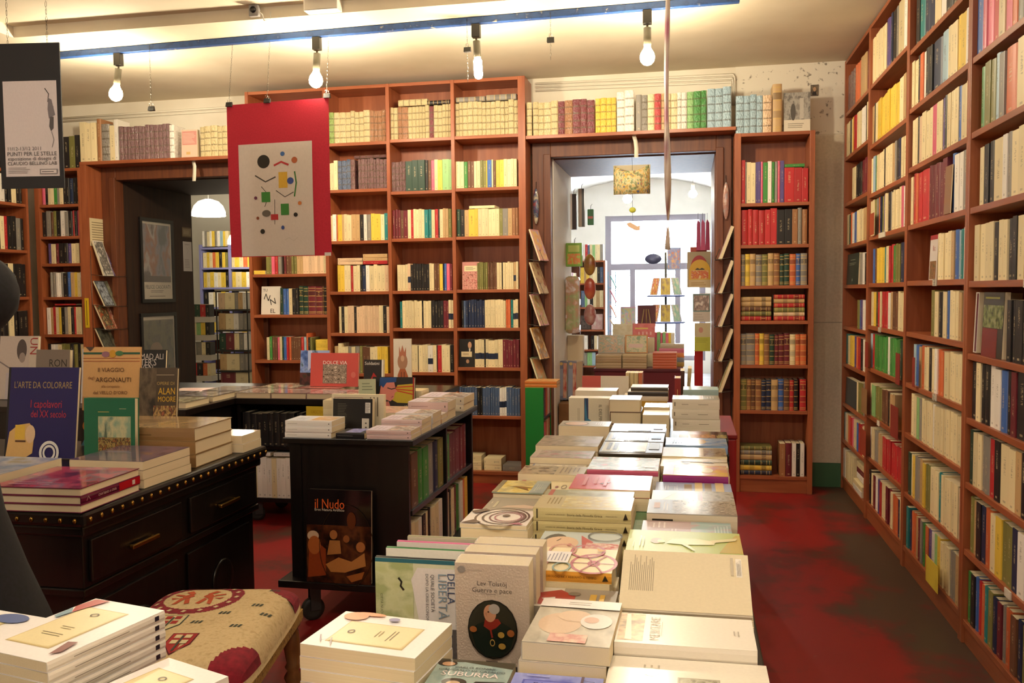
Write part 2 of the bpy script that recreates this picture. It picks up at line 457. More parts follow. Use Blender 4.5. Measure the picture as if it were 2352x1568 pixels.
# ---------------------------------------------------------------- books whose covers show
def book(M, w, l, t, label, col='ece6dc', spine=None, prints=(), spine_prints=(), hard=False, name='paperback', cat='paperback', group=None, gloss=0.35, back_prints=(), coat=0.0):
    """x: spine->fore-edge (w), y: foot->head (l), z: back->front cover (t)"""
    root = thing(name, label, cat, M=M, group=group)
    c = 0.0022 if hard else 0.0009; ins = 0.003 if hard else 0.0
    cm = pm(col, gloss, coat=coat); sm = pm(spine or col, gloss, coat=coat)
    mb = MB()
    mb.box(0, 0, 0, w, l, c, cm); mb.box(0, 0, t - c, w, l, t, cm)
    mb.add([(0, 0, c), (0, 0, t - c), (0, l, c), (0, l, t - c), (-0.0012, 0, t * 0.3), (-0.0012, 0, t * 0.7), (-0.0012, l, t * 0.3), (-0.0012, l, t * 0.7), (c, 0, c), (c, 0, t - c), (c, l, c), (c, l, t - c)],
           [(0, 2, 6, 4), (4, 6, 7, 5), (5, 7, 3, 1), (8, 9, 11, 10), (0, 4, 5, 1, 9, 8), (2, 10, 11, 3, 7, 6)], sm)
    mb.build('cover', root)
    MB().box(c, ins, c, w - ins, l - ins, t - c, PAGES).build('pages', root)
    if prints:
        draw(MB(), prints, w, l, lambda x, y, k: (x, y, t + k), gloss).build('cover_print', root)
    if back_prints:
        draw(MB(), back_prints, w, l, lambda x, y, k: (w - x, y, -k), gloss).build('back_print', root)
    if spine_prints:   # u along the spine from head to foot, v through the thickness
        draw(MB(), spine_prints, l, t, lambda x, y, k: (-0.0012 - k, l - x, y), gloss).build('spine_print', root)
    return root

def flatM(X0, X1, Y0, Y1, z, orient, rot=0.0):
    """placement of a book lying flat in a rectangle: S spine to the viewer, F fore-edge to the viewer, P portrait, D upside down portrait"""
    cx, cyy = (X0 + X1) / 2, (Y0 + Y1) / 2
    o, x, y = {'S': ((X1, Y0, z), (0, 1, 0), (-1, 0, 0)), 'F': ((X0, Y1, z), (0, -1, 0), (1, 0, 0)), 'P': ((X0, Y0, z), (1, 0, 0), (0, 1, 0)), 'D': ((X1, Y1, z), (-1, 0, 0), (0, -1, 0))}[orient]
    M = axes(o, x, y)
    if rot:
        T = Matrix.Translation((cx, cyy, 0)); M = T @ Matrix.Rotation(math.radians(rot), 4, 'Z') @ T.inverted() @ M
    return M

def stack(X0, X1, Y0, Y1, z0, ztop, n, orient, label, under, col='ece6dc', spine=None, prints=(), spine_prints=(), hard=False, rot=0.0, ttop=None, fill=None, cat='paperback', gloss=0.3, jit=0.004, coat=0.0, fill_spine=None, seed=1):
    """a pile on a table: the top book with its cover, n-1 more beneath it down to z0"""
    rr = random.Random(seed * 17 + int(abs(X0 * 1000)) + int(Y0 * 1000))
    nm = cat.replace(' ', '_')
    ttop = ttop or (ztop - z0) / n
    W, Ls = (Y1 - Y0, X1 - X0) if orient in 'SF' else (X1 - X0, Y1 - Y0)
    book(flatM(X0, X1, Y0, Y1, ztop - ttop + 0.0002, orient, rot), W, Ls, ttop - 0.0004, label, col, spine, prints, spine_prints, hard, nm, cat, None, gloss, coat=coat)
    if n > 1:
        t = (ztop - ttop - z0) / (n - 1)
        for i in range(n - 1):
            dx, dy = rr.uniform(-jit, jit), rr.uniform(-jit, jit)
            book(flatM(X0 + dx, X1 + dx, Y0 + dy, Y1 + dy, z0 + i * t + 0.0002, orient, rot + rr.uniform(-0.6, 0.6)), W, Ls, t - 0.0004, (['lowest ', 'second lowest ', 'third lowest ', 'fourth lowest '][i] + under) if n > 2 else under, fill or col, fill_spine or fill or spine or col, (), spine_prints if not fill else (), hard, nm, cat, 'books under the ' + label[:60], gloss)

def standM(X, Y, Z, lean=8, yaw=0.0):
    """upright book facing the viewer: lower left front corner at X,Y,Z, leaning back"""
    return Matrix.Translation((X, Y, Z)) @ Matrix.Rotation(math.radians(yaw), 4, 'Z') @ Matrix.Rotation(math.radians(90 - lean), 4, 'X')
# ================================================================ THE ROOM
YB = 6.53           # front face of the back wall
YB2 = 7.50          # its far face (deep old wall)
CEIL = 2.965
XR = 1.33; XL = -5.45; YF = -2.6

# floor: worn red paint over grey concrete
m, nt, b = new_mat('worn_red_painted_concrete')
N = nt.nodes.new; L = nt.links.new
tc = N('ShaderNodeTexCoord')
n1 = N('ShaderNodeTexNoise'); n1.inputs['Scale'].default_value = 1.6; n1.inputs['Detail'].default_value = 9; n1.inputs['Roughness'].default_value = 0.62
n2 = N('ShaderNodeTexNoise'); n2.inputs['Scale'].default_value = 14; n2.inputs['Detail'].default_value = 6
L(tc.outputs['Object'], n1.inputs['Vector']); L(tc.outputs['Object'], n2.inputs['Vector'])
sx = N('ShaderNodeSeparateXYZ'); L(tc.outputs['Object'], sx.inputs[0])
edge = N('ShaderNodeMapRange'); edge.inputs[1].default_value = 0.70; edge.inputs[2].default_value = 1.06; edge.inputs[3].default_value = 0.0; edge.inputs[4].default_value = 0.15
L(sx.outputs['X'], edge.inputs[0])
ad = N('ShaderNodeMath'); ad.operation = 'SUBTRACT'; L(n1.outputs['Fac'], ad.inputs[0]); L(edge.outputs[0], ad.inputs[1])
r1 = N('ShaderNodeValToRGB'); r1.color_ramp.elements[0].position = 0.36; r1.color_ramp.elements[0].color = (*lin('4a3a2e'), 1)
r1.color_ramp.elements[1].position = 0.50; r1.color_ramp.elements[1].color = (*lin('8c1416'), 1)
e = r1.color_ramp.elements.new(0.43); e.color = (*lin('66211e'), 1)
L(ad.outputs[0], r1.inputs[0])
sc = N('ShaderNodeValToRGB'); sc.color_ramp.elements[0].position = 0.70; sc.color_ramp.elements[0].color = (0, 0, 0, 1); sc.color_ramp.elements[1].position = 0.80; sc.color_ramp.elements[1].color = (0.55, 0.55, 0.55, 1)
L(n2.outputs['Fac'], sc.inputs[0])
mx = N('ShaderNodeMix'); mx.data_type = 'RGBA'; L(sc.outputs[0], mx.inputs[0]); L(r1.outputs[0], mx.inputs[6]); mx.inputs[7].default_value = (*lin('8a6a58'), 1)
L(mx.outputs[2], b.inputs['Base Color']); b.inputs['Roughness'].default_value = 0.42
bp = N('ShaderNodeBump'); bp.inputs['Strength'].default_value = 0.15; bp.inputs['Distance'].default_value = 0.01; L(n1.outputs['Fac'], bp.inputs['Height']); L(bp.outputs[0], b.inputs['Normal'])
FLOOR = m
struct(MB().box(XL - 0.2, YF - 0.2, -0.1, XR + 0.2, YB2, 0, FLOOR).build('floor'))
TILE = ramp_mat('pale_stone_floor', ['8f8d90', 'b5b2b4'], scale=3, rough=0.3)
struct(MB().box(-8.5, YB2, -0.1, 4.0, 16.0, 0, TILE).build('floor_back_room'))

PLASTER = ramp_mat('cream_plaster', ['d9cfbb', 'e9e2d2'], scale=2.2, detail=8, rough=0.85, bump=0.12)
CEILM = ramp_mat('old_ceiling_plaster', ['cfc2a8', 'e4dac4'], scale=1.4, detail=8, rough=0.85, bump=0.15)
PALE = ramp_mat('white_back_room_plaster', ['e6e2d8', 'f2eee6'], scale=2.0, detail=5, rough=0.85)
# speckled flaking plaster near the corner
m, nt, b = new_mat('flaking_plaster')
N = nt.nodes.new; L = nt.links.new
tc = N('ShaderNodeTexCoord'); n1 = N('ShaderNodeTexNoise'); n1.inputs['Scale'].default_value = 30; n1.inputs['Detail'].default_value = 5; L(tc.outputs['Object'], n1.inputs['Vector'])
r1 = N('ShaderNodeValToRGB'); r1.color_ramp.elements[0].position = 0.62; r1.color_ramp.elements[0].color = (*lin('e4dccb'), 1); r1.color_ramp.elements[1].position = 0.70; r1.color_ramp.elements[1].color = (*lin('8d8375'), 1)
L(n1.outputs['Fac'], r1.inputs[0]); L(r1.outputs[0], b.inputs['Base Color']); b.inputs['Roughness'].default_value = 0.9
FLAKE = m

DL0, DL1, DLZ = -4.54, -3.25, 2.35     # dark doorway
DR0, DR1, DRZ = -1.00, 0.215, 2.394    # bright doorway
wb = MB()
wb.box(-8.5, YB, 0, DL0, YB2, 3.4, PLASTER).box(DL1, YB, 0, DR0, YB2, 3.4, PLASTER).box(DR1, YB, 0, 4.0, YB2, 3.4, PLASTER)
wb.box(DL0, YB, DLZ, DL1, YB2, 3.4, PLASTER).box(DR0, YB, DRZ, DR1, YB2, 3.4, PLASTER)
wob = struct(wb.build('wall_back'))
MB().box(0.33, YB - 0.006, 2.47, XR, YB - 0.0005, CEIL, FLAKE).build('flaking_patch', wob)
struct(MB().box(XR, YF, 0, XR + 0.15, YB, 3.4, PLASTER).build('wall_right'))
struct(MB().box(XL - 0.15, YF, 0, XL, YB, 3.4, PLASTER).build('wall_left'))
struct(MB().box(XL - 0.15, YF - 0.15, 0, XR + 0.15, YF, 3.4, PLASTER).build('wall_front'))
# ceiling: lower soffit along the back wall and the left wall, a shallow recess over the rest
cb = MB()
cb.box(XL - 0.15, 4.76, CEIL, XR + 0.15, YB, 3.4, CEILM)
cb.box(XL - 0.15, YF - 0.15, CEIL, -4.0, 4.76, 3.4, CEILM)
cb.box(-4.0, YF - 0.15, 3.03, XR + 0.15, 4.76, 3.4, CEILM)
struct(cb.build('ceiling'))

# fabric-covered strip of wall and green skirting beside the aisle
FAB = ramp_mat('grey_beige_wall_fabric', ['c9bea9', 'd6cbb7'], scale=60, detail=2, rough=0.95)
t1 = struct(MB().box(0.80, YB - 0.012, 0.17, 1.10, YB - 0.001, 1.16, FAB).build('trim_1'))
MB().box(0.80, YB - 0.010, 1.165, 1.10, YB - 0.001, 2.46, FAB).build('upper_panel', t1)
struct(MB().box(0.80, YB - 0.02, 0, 1.10, YB - 0.001, 0.168, pm('3f6b4a', 0.6)).build('baseboard_back'))

# white cable ducts along the top of the back wall
DUCT = pm('e6dfce', 0.5)
d = MB()
for k, zz in enumerate((2.925, 2.90, 2.875)):
    d.tube([(-1.10, YB - 0.014, zz), (0.30 + 0.012 * (2 - k) / 2, YB - 0.014, zz - 0.012), (0.325 - 0.012 * k, YB - 0.014, zz - 0.03), (0.325 - 0.012 * k, YB - 0.014, 2.70)], 0.009, DUCT)
struct(d.build('trim_2'))
d = MB()
for zz in (2.86, 2.835): d.tube([(XL + 0.3, YB - 0.014, zz), (-4.3, YB - 0.014, zz + 0.012), (-3.3, YB - 0.014, zz + 0.02)], 0.009, DUCT)
struct(d.build('trim_3'))

# ---------------------------------------------------------------- doorways
def doorway(name, x0, x1, z, m1, m2, cl, crr, m3_=None):
    o = struct(MB().box(x0 - 0.001, YB - 0.002, 0, x0 + 0.028, YB2 + 0.02, z, m2).build(name))
    MB().box(x1 - 0.028, YB - 0.002, 0, x1 + 0.001, YB2 + 0.02, z, m3_ or m2).build('lining', o)
    MB().box(x0 + 0.028, YB - 0.002, z - 0.028, x1 - 0.028, YB2 + 0.02, z, m3_ or m2).build('head_lining', o)
    a = MB(); a.box(x0 - cl, YB - 0.10, 0, x0 + 0.02, YB - 0.003, z + 0.10, m1); a.box(x0 - 0.03, YB - 0.12, 0, x0 + 0.022, YB - 0.10, z, m1); a.build('casing', o, 0.004)
    a = MB(); a.box(x1 - 0.02, YB - 0.10, 0, x1 + crr, YB - 0.003, z + 0.10, m1); a.box(x1 - 0.022, YB - 0.12, 0, x1 + 0.03, YB - 0.10, z, m1); a.build('casing', o, 0.004)
    a = MB(); a.box(x0 + 0.02, YB - 0.10, z - 0.02, x1 - 0.02, YB - 0.003, z + 0.10, m1); a.build('head_casing', o, 0.004)
    return o
doorway('door_1', DL0, DL1, DLZ, CASING, DARKWOOD, 0.11, 0.0)
doorway('door_2', DR0, DR1, DRZ, CASING, PALE, 0.115, 0.085, CASING)

# ================================================================ BOOKCASES
def bookcase_x(name, label, xs, zs, y0, depth, z_top, plinth, sides=0.018, tops=True, ends=(0.018, 0.018)):
    """bookcase along x: xs upright centre lines (bay edges), zs list (per bay) of shelf centre heights"""
    root = thing(name, label, 'bookcase', ((xs[0] + xs[-1]) / 2, y0, 0))
    inv = root.matrix_world.inverted()
    def P(nm, mb, bev=0.0015):
        o = mb.build(nm, None, bev); o.parent = root; o.matrix_parent_inverse = inv; return o
    for i, x in enumerate(xs):
        e = ends[0] if i == 0 else ends[1] if i == len(xs) - 1 else sides
        P('upright', MB().box(x - e / 2, y0, 0, x + e / 2, y0 + depth, z_top, WOOD_V))
    for k in range(len(xs) - 1):
        a, c = xs[k] + (ends[0] if k == 0 else sides) / 2 + 0.0004, xs[k + 1] - (ends[1] if k == len(xs) - 2 else sides) / 2 - 0.0004
        for z in zs[k]:
            P('shelf', MB().box(a, y0 + 0.004, z - 0.0115, c, y0 + depth - 0.012, z + 0.0115, WOOD_H))
        P('back_panel', MB().box(a, y0 + depth - 0.011, 0, c, y0 + depth, z_top - 0.024, WOOD_V), 0)
        if plinth: P('plinth', MB().box(a, y0 + 0.012, 0, c, y0 + 0.03, plinth, WOOD_H))
        if tops: P('top_board', MB().box(a, y0 + 0.003, z_top - 0.0235, c, y0 + depth - 0.0005, z_top - 0.0005, WOOD_H))
    return root

Y0 = 6.25
Z1 = [2.502, 2.159, 1.78, 1.403, 1.093, 0.79, 0.45, 0.07]
Z2 = [2.51, 2.132, 1.788, 1.404, 1.129, 0.803, 0.47, 0.075]
Z3 = [2.512, 2.14, 1.792, 1.408, 1.13, 0.841, 0.488, 0.078]
ZL = [2.50, 2.16, 1.85, 1.541, 1.233, 0.887, 0.56, 0.07]
bookcase_x('bookcase', 'tall cherry laminate bookcase of four bays between the two doorways', [-3.268, -2.645, -2.154, -1.664, -1.158], [ZL, Z1, Z2, Z3], Y0, 0.265, 2.925, 0.068, 0.026, True, (0.026, 0.052))
ZR = [1.973, 1.691, 1.414, 1.173, 0.872, 0.558, 0.104]
bookcase_x('bookcase', 'narrow cherry bookcase of old bindings past the bright doorway', [0.333, 0.817], [ZR], Y0, 0.265, 2.456, 0.092, 0.03, True, (0.042, 0.034))
ZLB = [2.121, 1.868, 1.652, 1.385, 1.085, 0.80, 0.45, 0.08]
bookcase_x('bookcase', 'slim cherry bookcase in the corner beside the dark doorway', [-5.105, -4.72], [ZLB], Y0, 0.265, 2.414, 0.07, 0.03, True, (0.04, 0.022))

# shelves bridging the doorways
o = thing('door_shelf', 'long cherry shelf board bridging the bright doorway', 'shelf', (-0.4, Y0, 2.48))
a = MB().box(-0.729, 0.0, 0.0, 0.72, 0.265, 0.024, WOOD_H); a.build('shelf_board', o, 0.0015)
MB().box(-0.729, 0.24, -0.07, 0.72, 0.262, -0.0005, WOOD_H).build('apron', o)
o = thing('door_shelf', 'cherry portal with a shelf board over the dark doorway', 'shelf', (-4.0, Y0, 0))
MB().box(-0.708, 0.0, 0.0, -0.652, 0.265, 2.432, WOOD_V).build('upright', o, 0.0015)
MB().box(-0.708, 0.0, 2.4325, 0.715, 0.265, 2.458, WOOD_H).build('shelf_board', o, 0.0015)
MB().box(-0.651, 0.245, 2.36, 0.715, 0.264, 2.4315, WOOD_H).build('apron', o)

# ---------------------------------------------------------------- rows on the back wall
def sh(i, n):
    return 'lowest' if i == n - 1 else ORD[i]
def rows_x(x0, x1, zs, specs, bay, nouns, h0=0.205, dep=0.15, seed=1, set_back=0.02):
    for i, sp in enumerate(specs):
        if not sp: continue
        f0, f1, h, tk = sp
        a, c = x0 + (x1 - x0) * f0, x0 + (x1 - x0) * f1
        row(tk, (a, Y0 + set_back, zs[i] + 0.0118), (1, 0, 0), 0, c - a, h, dep, 'the %s shelf of %s' % (sh(i, len(zs)), bay), nouns, seed=seed * 20 + i)
NB = ('pocket book', 'volume')
bayL, bay1, bay2, bay3 = 'the bay behind the red poster', 'the bay beside the red poster', 'the tall middle bay', 'the bay by the bright doorway'
rows_x(-3.253, -2.66, ZL, [(0.05, 0.95, 0.2, 'c4m3k2c5'), (0.05, 0.95, 0.2, 'c6r2c4e2'), (0.1, 0.95, 0.2, 'c5b2c6'), (0.17, 0.99, 0.215, 'u2pre_mh2u2a2q7c'), None, (0.15, 0.78, 0.18, 'cgh2pcdbrohh3rlo^1.15ku'), None, None], bayL, NB, seed=3)
rows_x(-2.63, -2.169, Z1, [(0.0, 0.99, 0.235, 'i!f!f!f!f!f!f!f!j!j!j!j!'), (0.0, 1.0, 0.225, 'c2^0.9c^1.0z*1.3!z*1.3!z*1.3!s*1.3!_s!s!s!s!s!s!s!s!s!'), (0.0, 1.0, 0.2, 'cwo*0.4ya*0.7ccaakweyy*1.2ct'), (0.12, 0.99, 0.2, 'yyccrcck*0.6nwccccq'), (0.13, 0.99, 0.205, 'ckcqqkqqqqqqqqcckq'), (0.04, 0.95, 0.205, 'ac^1.1cceceuhhccyyy'), (0.05, 0.95, 0.2, 'n8c3k4'), None], bay1, NB, seed=5)
rows_x(-2.140, -1.678, Z2, [(0.0, 1.0, 0.24, 'f!f!j*1.2!j*1.4!f!f!f!f!f!f!m!f!f!f!f!f!'), (0.0, 1.0, 0.225, 's!s!s!s!d*1.4d*1.4d*1.4kh*0.8pcyG*1.5G'), (0.0, 0.98, 0.215, 'mmmhm*1.7crccccttcrk*0.4caau'), (0.07, 0.98, 0.2, 'ccccq#kkkkkkk*1.2cchhyn*0.6bpm'), (0.1, 0.99, 0.205, 'tccccccck*0.6ccc_*0.2kkkkmmc#c#'), (0.0, 0.98, 0.205, 'cck*0.5kc*1.4ccck*0.3cccw*1.5#ck*0.3rcc*1.2k'), (0.0, 0.99, 0.205, 'z8w*1.6zzz'), None], bay2, NB, seed=7)
rows_x(-1.65, -1.186, Z3, [(0.0, 1.0, 0.245, 'f!f!f!f!f!f!f!f!*1.2f!f!f!f!f!f!'), (0.0, 0.97, 0.2, 'cc*1.4ghhccuuy*0.4bc*0.5hyycccc*1.2'), (0.0, 0.99, 0.2, 'dkay*1.3yccccccue*1.2ajj'), (0.32, 0.98, 0.2, 'uuuuuhhhhhcck*0.7ccccca#c'), (0.06, 0.97, 0.205, 'kznnnnnnnc*1.3cccccccootc#c#'), (0.27, 0.98, 0.205, 'c#c#c#*1.2k*0.5c#c#c#c#ccmmmmmm'), (0.0, 0.99, 0.21, 'zzzzzzzkk*0.8zzzzzzzw*0.8#w#w#zzzzz'), None], bay3, NB, seed=9)
# pieces lying on top of rows
pile('f*1.2!', (-2.08, Y0 + 0.03, Z2[0] + 0.0118 + 0.242), 0, 0, 0.22, 0.035, 0.15, 'the gilded row of ' + bay2, 'volume', 'leather')
pile('k', (-1.86, Y0 + 0.03, Z2[0] + 0.0118 + 0.242), 0, 0, 0.17, 0.03, 0.15, 'tilted end of the gilded row of ' + bay2, 'volume', 'leather', 4)
pile('e', (-1.645, Y0 + 0.03, Z3[0] + 0.0118 + 0.246), 0, 0, 0.215, 0.04, 0.15, 'the gilded row of ' + bay3, 'volume', 'leather', 2)
pile('e', (-1.42, Y0 + 0.03, Z3[0] + 0.0118 + 0.246), 0, 0, 0.22, 0.045, 0.15, 'doorway end of the gilded row of ' + bay3, 'volume', 'leather', 3)
pile('s!', (-2.43, Y0 + 0.03, Z1[1] + 0.0118 + 0.227), 0, 0, 0.25, 0.02, 0.15, 'the film-wrapped row of ' + bay1, 'volume', 'foil')
pile('q2', (-2.575, Y0 + 0.03, Z1[3] + 0.0118 + 0.201), 0, 0, 0.195, 0.026, 0.14, 'the cream row of ' + bay1, 'paperback', 'paper', 6)
pile('raa', (-2.375, Y0 + 0.03, Z1[3] + 0.0118 + 0.201), 0, 0, 0.19, 0.028, 0.14, 'the cream row of ' + bay1, 'volume', 'paper', 8)
pile('c', (-1.555, Y0 + 0.03, Z3[2] + 0.0118 + 0.201), 0, 0, 0.19, 0.018, 0.14, 'the yellow and cream row of ' + bay3, 'paperback', 'paper', 9)
pile('y5', (-2.77 + 0.004, Y0 + 0.03, ZL[5] + 0.0118), 0, 0, 0.10, 0.03, 0.13, 'the sixth shelf of ' + bayL, 'paperback', 'paper', 9)
pile('y', (-3.245, Y0 + 0.005, ZL[3] + 0.0118), 0, 0, 0.09, 0.03, 0.12, 'the fourth shelf of ' + bayL, 'paperback', 'paper', 19)
pile('y4', (-3.08, Y0 + 0.03, ZL[6] + 0.0118), 0, 0, 0.18, 0.024, 0.13, 'the seventh shelf of ' + bayL, 'paperback', 'paper', 11)
pile('c2', (-1.47, Y0 + 0.04, Z3[7] + 0.0118), 0, 0, 0.13, 0.045, 0.16, 'middle of the floor of ' + bay3, 'paperback', 'paper', 12)
pile('e1', (-1.33, Y0 + 0.04, Z3[7] + 0.0118), 0, 0, 0.14, 0.05, 0.16, 'doorway end of the floor of ' + bay3, 'volume', 'paper', 13)
pile('c3', (-1.64, Y0 + 0.04, Z3[7] + 0.0118), 0, 0, 0.15, 0.035, 0.16, 'inner end of the floor of ' + bay3, 'paperback', 'paper', 14)

# books whose covers face out on those shelves
def face_out(x, z, w, h, t, label, col, prints, y=None, lean=3, hard=False, cat='paperback', yaw=0):
    return book(standM(x, (y or Y0 + 0.05), z + 0.0002, lean, yaw), w, h, t, label, col, None, prints, (), hard, cat.replace(' ', '_'), cat)
face_out(-1.615, Z3[3] + 0.0118, 0.125, 0.2, 0.02, 'pink paperback facing out with a cream title panel, tall bookcase', 'c98a80', [('n', 0, 0, 1, 0.62, ['b05a58', 'd8a090', '8a4a3c'], 9), ('r', 0.12, 0.66, 0.9, 0.86, 'e6dcae'), ('x', 0.2, 0.7, 0.8, 0.82, 3, '5a4a3a', False)])
face_out(-1.646, Z3[5] + 0.0118, 0.117, 0.205, 0.02, 'black paperback facing out with a suited man and cream panel', '1c1815', [('e', 0.68, 0.78, 0.12, 0.12, 'c89a78'), ('p', [(0.35, 0.0), (0.98, 0.0), (0.95, 0.55), (0.76, 0.68), (0.6, 0.66), (0.42, 0.5)], '2a2622'), ('p', [(0.62, 0.66), (0.74, 0.66), (0.68, 0.42)], 'd8d0c0'), ('r', 0.14, 0.36, 0.82, 0.55, 'dcc9a0'), ('x', 0.25, 0.42, 0.7, 0.5, 2, '5a4632', False), ('e', 0.55, 0.2, 0.1, 0.07, 'b48a6a')])
face_out(-3.21, ZL[4] + 0.0118, 0.155, 0.215, 0.015, 'white paperback with scattered black block letters leaning in its bay', 'ddd6cc', [('t', 'TU', 0.2, 0.86, 0.24, '1c1a18', 0), ('t', 'N', 0.3, 0.6, 0.2, '1c1a18', -20), ('t', 'N', 0.62, 0.45, 0.2, '1c1a18', 15), ('t', 'EL', 0.62, 0.12, 0.26, '1c1a18', 0)], lean=6)
row('dbbc*1.4kk', (-3.045, Y0 + 0.02, ZL[4] + 0.0118), (1, 0, 0), 0, 0.15, 0.205, 0.15, 'the fifth shelf of ' + bayL, NB, seed=201)
row('d*1.3d*1.3m*1.7m*1.5h*0.4k', (-2.89, Y0 + 0.02, ZL[4] + 0.0118), (1, 0, 0), 0, 0.225, 0.22, 0.16, 'the fifth shelf of ' + bayL, NB, style='leather', seed=202)

# narrow bookcase of old bindings
ANCHOR = 'the doorway'
bayR = 'the narrow bookcase by the doorway'
rx0, rx1 = 0.356, 0.797
def rr_(i, f0, f1, h, tk, st=None, sd=0, nouns=('paperback', 'bound book')):
    row(tk, (rx0 + (rx1 - rx0) * f0, Y0 + 0.02, ZR[i] + 0.0118), (1, 0, 0), 0, (rx1 - rx0) * (f1 - f0), h, 0.16, 'the %s shelf of %s' % (sh(i, 7), bayR), nouns, style=st, seed=300 + i + sd)
rr_(0, 0.0, 0.64, 0.285, 'r^1.05e*0.5ccv*0.6vp*0.8gwge*0.6p*0.8v', None)
rr_(0, 0.645, 0.995, 0.235, 'r*2r*2r*1.8', 'paper', 5)
rr_(1, 0.0, 0.99, 0.245, 'r*1.2rrrrrk*1.2k*1.2jej')
rr_(2, 0.0, 0.99, 0.22, 'eyaeuajddobe', 'leather')
rr_(4, 0.0, 0.99, 0.215, 'ee*1.8oyjdmmmcoo', 'leather')
rr_(5, 0.0, 0.99, 0.215, 'ujhjnnabhrk_*0.3r', 'leather')
rr_(6, 0.60, 0.97, 0.235, 'j*1.3m*1.4w*0.9k*0.9w*0.9')
pile('ruhaa', (rx0 + 0.004, Y0 + 0.036, ZR[3] + 0.0118), 0, 0, 0.20, 0.033, 0.15, 'doorway-side pile, fourth shelf, narrow bookcase', 'volume', 'leather', 21)
pile('rqurar', (rx0 + 0.222, Y0 + 0.036, ZR[3] + 0.0118), 0, 0, 0.20, 0.030, 0.15, 'aisle-side pile, fourth shelf, narrow bookcase', 'volume', 'leather', 22)
pile('nydaeu', (rx0 + 0.004, Y0 + 0.036, ZR[6] + 0.0118), 0, 0, 0.21, 0.034, 0.15, 'the bottom shelf of ' + bayR, 'volume', 'leather', 23)
pile('g', (rx0 + 0.645 * 0.441, Y0 + 0.03, ZR[0] + 0.0118 + 0.236), 0, 0, 0.13, 0.02, 0.14, 'the red volumes of ' + bayR, 'volume', 'paper', 24)

# rows on top of the door shelves
ANCHOR = 'the tall bookcase'
dsh = 'the shelf over the bright doorway'
def top_row(tk, x0, x1, z, h, where, sd, dep=0.16):
    row(tk, (x0, Y0 + 0.01, z), (1, 0, 0), 0, x1 - x0, h, dep, where, ('paperback', 'bound book'), seed=sd)
zt = 2.5045
top_row('f!*1.3_*0.2f!f!f!f!m!j!m!m!m!', -1.125, -0.64, zt, 0.24, dsh, 401)
top_row('y*0.9!y*0.9!y*0.9!y*0.8!', -0.635, -0.49, zt, 0.245, dsh, 402)
top_row('w!w!', -0.485, -0.365, zt, 0.285, dsh, 403)
top_row('e*1.1e!c!r!a!c*0.9!c*0.9!w*0.9!w*0.9!G!g!g!', -0.355, 0.125, zt, 0.255, dsh, 404)
top_row('l!l!l!', 0.13, 0.29, zt, 0.275, dsh, 405)
zt2 = 2.4565
dsh2 = 'the narrow bookcase top'
top_row('l!l!l!l!q!', 0.32, 0.555, zt2, 0.26, dsh2, 406)
row('a*1.3', (0.56, Y0 + 0.01, zt2), (1, 0, 0), 0, 0.06, 0.325, 0.16, dsh2, NB, style='leather', seed=407)
face_out(0.635, zt2, 0.17, 0.26, 0.03, 'grey film-wrapped photograph album standing on the narrow bookcase', '8d8a84', [('r', 0, 0, 1, 0.30, 'd8cfbd'), ('n', 0, 0.3, 1, 1, ['6d6a66', 'a8a49c', '87837c'], 6), ('r', 0.6, 0.32, 0.75, 0.85, 'b9b4aa'), ('e', 0.35, 0.5, 0.1, 0.22, '55524e'), ('x', 0.15, 0.08, 0.85, 0.22, 3, '8a8272', False)], y=Y0 + 0.06, lean=2, cat='album')
ANCHOR = 'the corner'
lsh = 'the shelf over the dark doorway'
zl = 2.4585
row('kuk', (-4.86, Y0 + 0.02, 2.4145), (1, 0, 0), 0, 0.14, 0.26, 0.16, 'the corner bookcase top', NB, seed=411)
row('wk', (-5.0, Y0 + 0.02, 2.4145), (1, 0, 0), 0, 0.13, 0.26, 0.16, 'the corner bookcase top', NB, seed=410)
top_row('ccc', -4.705, -4.56, zl, 0.31, lsh, 412)
top_row('j*0.9^1.15e*1.8!c^0.95w*0.8^1.1', -4.555, -4.37, zl, 0.30, lsh, 413)
top_row('s!s!s!s!s!s!s!s!s!s!s!s!s!w*1.2!', -4.365, -3.885, zl, 0.265, lsh, 414)
face_out(-3.83, zl, 0.135, 0.21, 0.03, 'pale pink printed book facing out on the dark doorway shelf', 'd8b9a4', [('r', 0.05, 0.45, 0.95, 0.95, 'c88a80'), ('x', 0.1, 0.5, 0.9, 0.9, 8, 'e0c0b0', False), ('r', 0.3, 0.1, 0.55, 0.2, 'c7a26a')], y=Y0 + 0.05, lean=2)
top_row('f!f!f!f!f!f!f!f!', -3.67, -3.3, zl, 0.235, lsh, 415)

# slim corner bookcase
bayC = 'the corner bookcase by the dark doorway'
for i, (f0, f1, h, tk) in enumerate([(0.0, 0.99, 0.215, 'pkccge*0.6ckknkk'), (0.0, 0.99, 0.205, 'kehuk*1.3w*1.3ekr*0.7kp*1.3'), (0.12, 0.98, 0.165, 'vcmkkvcck'), (0.13, 0.99, 0.20, 'eew*0.9w*0.8ekbaycw'), (0.02, 0.98, 0.22, 'war^1.05cy*0.6kec*0.8krccu'), (0.0, 0.95, 0.21, 'kwwcuukuk*0.6c'), (0.0, 0.95, 0.2, 'k3c3u2n3')]):
    a = -5.084 + 0.352 * f0
    row(tk, (a, Y0 + 0.03, ZLB[i] + 0.0118), (1, 0, 0), 0, 0.352 * (f1 - f0), h, 0.16, 'the %s shelf of %s' % (ORD[i], bayC), ('paperback', 'bound book'), seed=500 + i)
pile('r', (-5.0, Y0 + 0.03, ZLB[4] + 0.0118 + 0.232), 0, 0, 0.19, 0.014, 0.14, 'the white and red row of ' + bayC, 'volume', 'paper', 31)

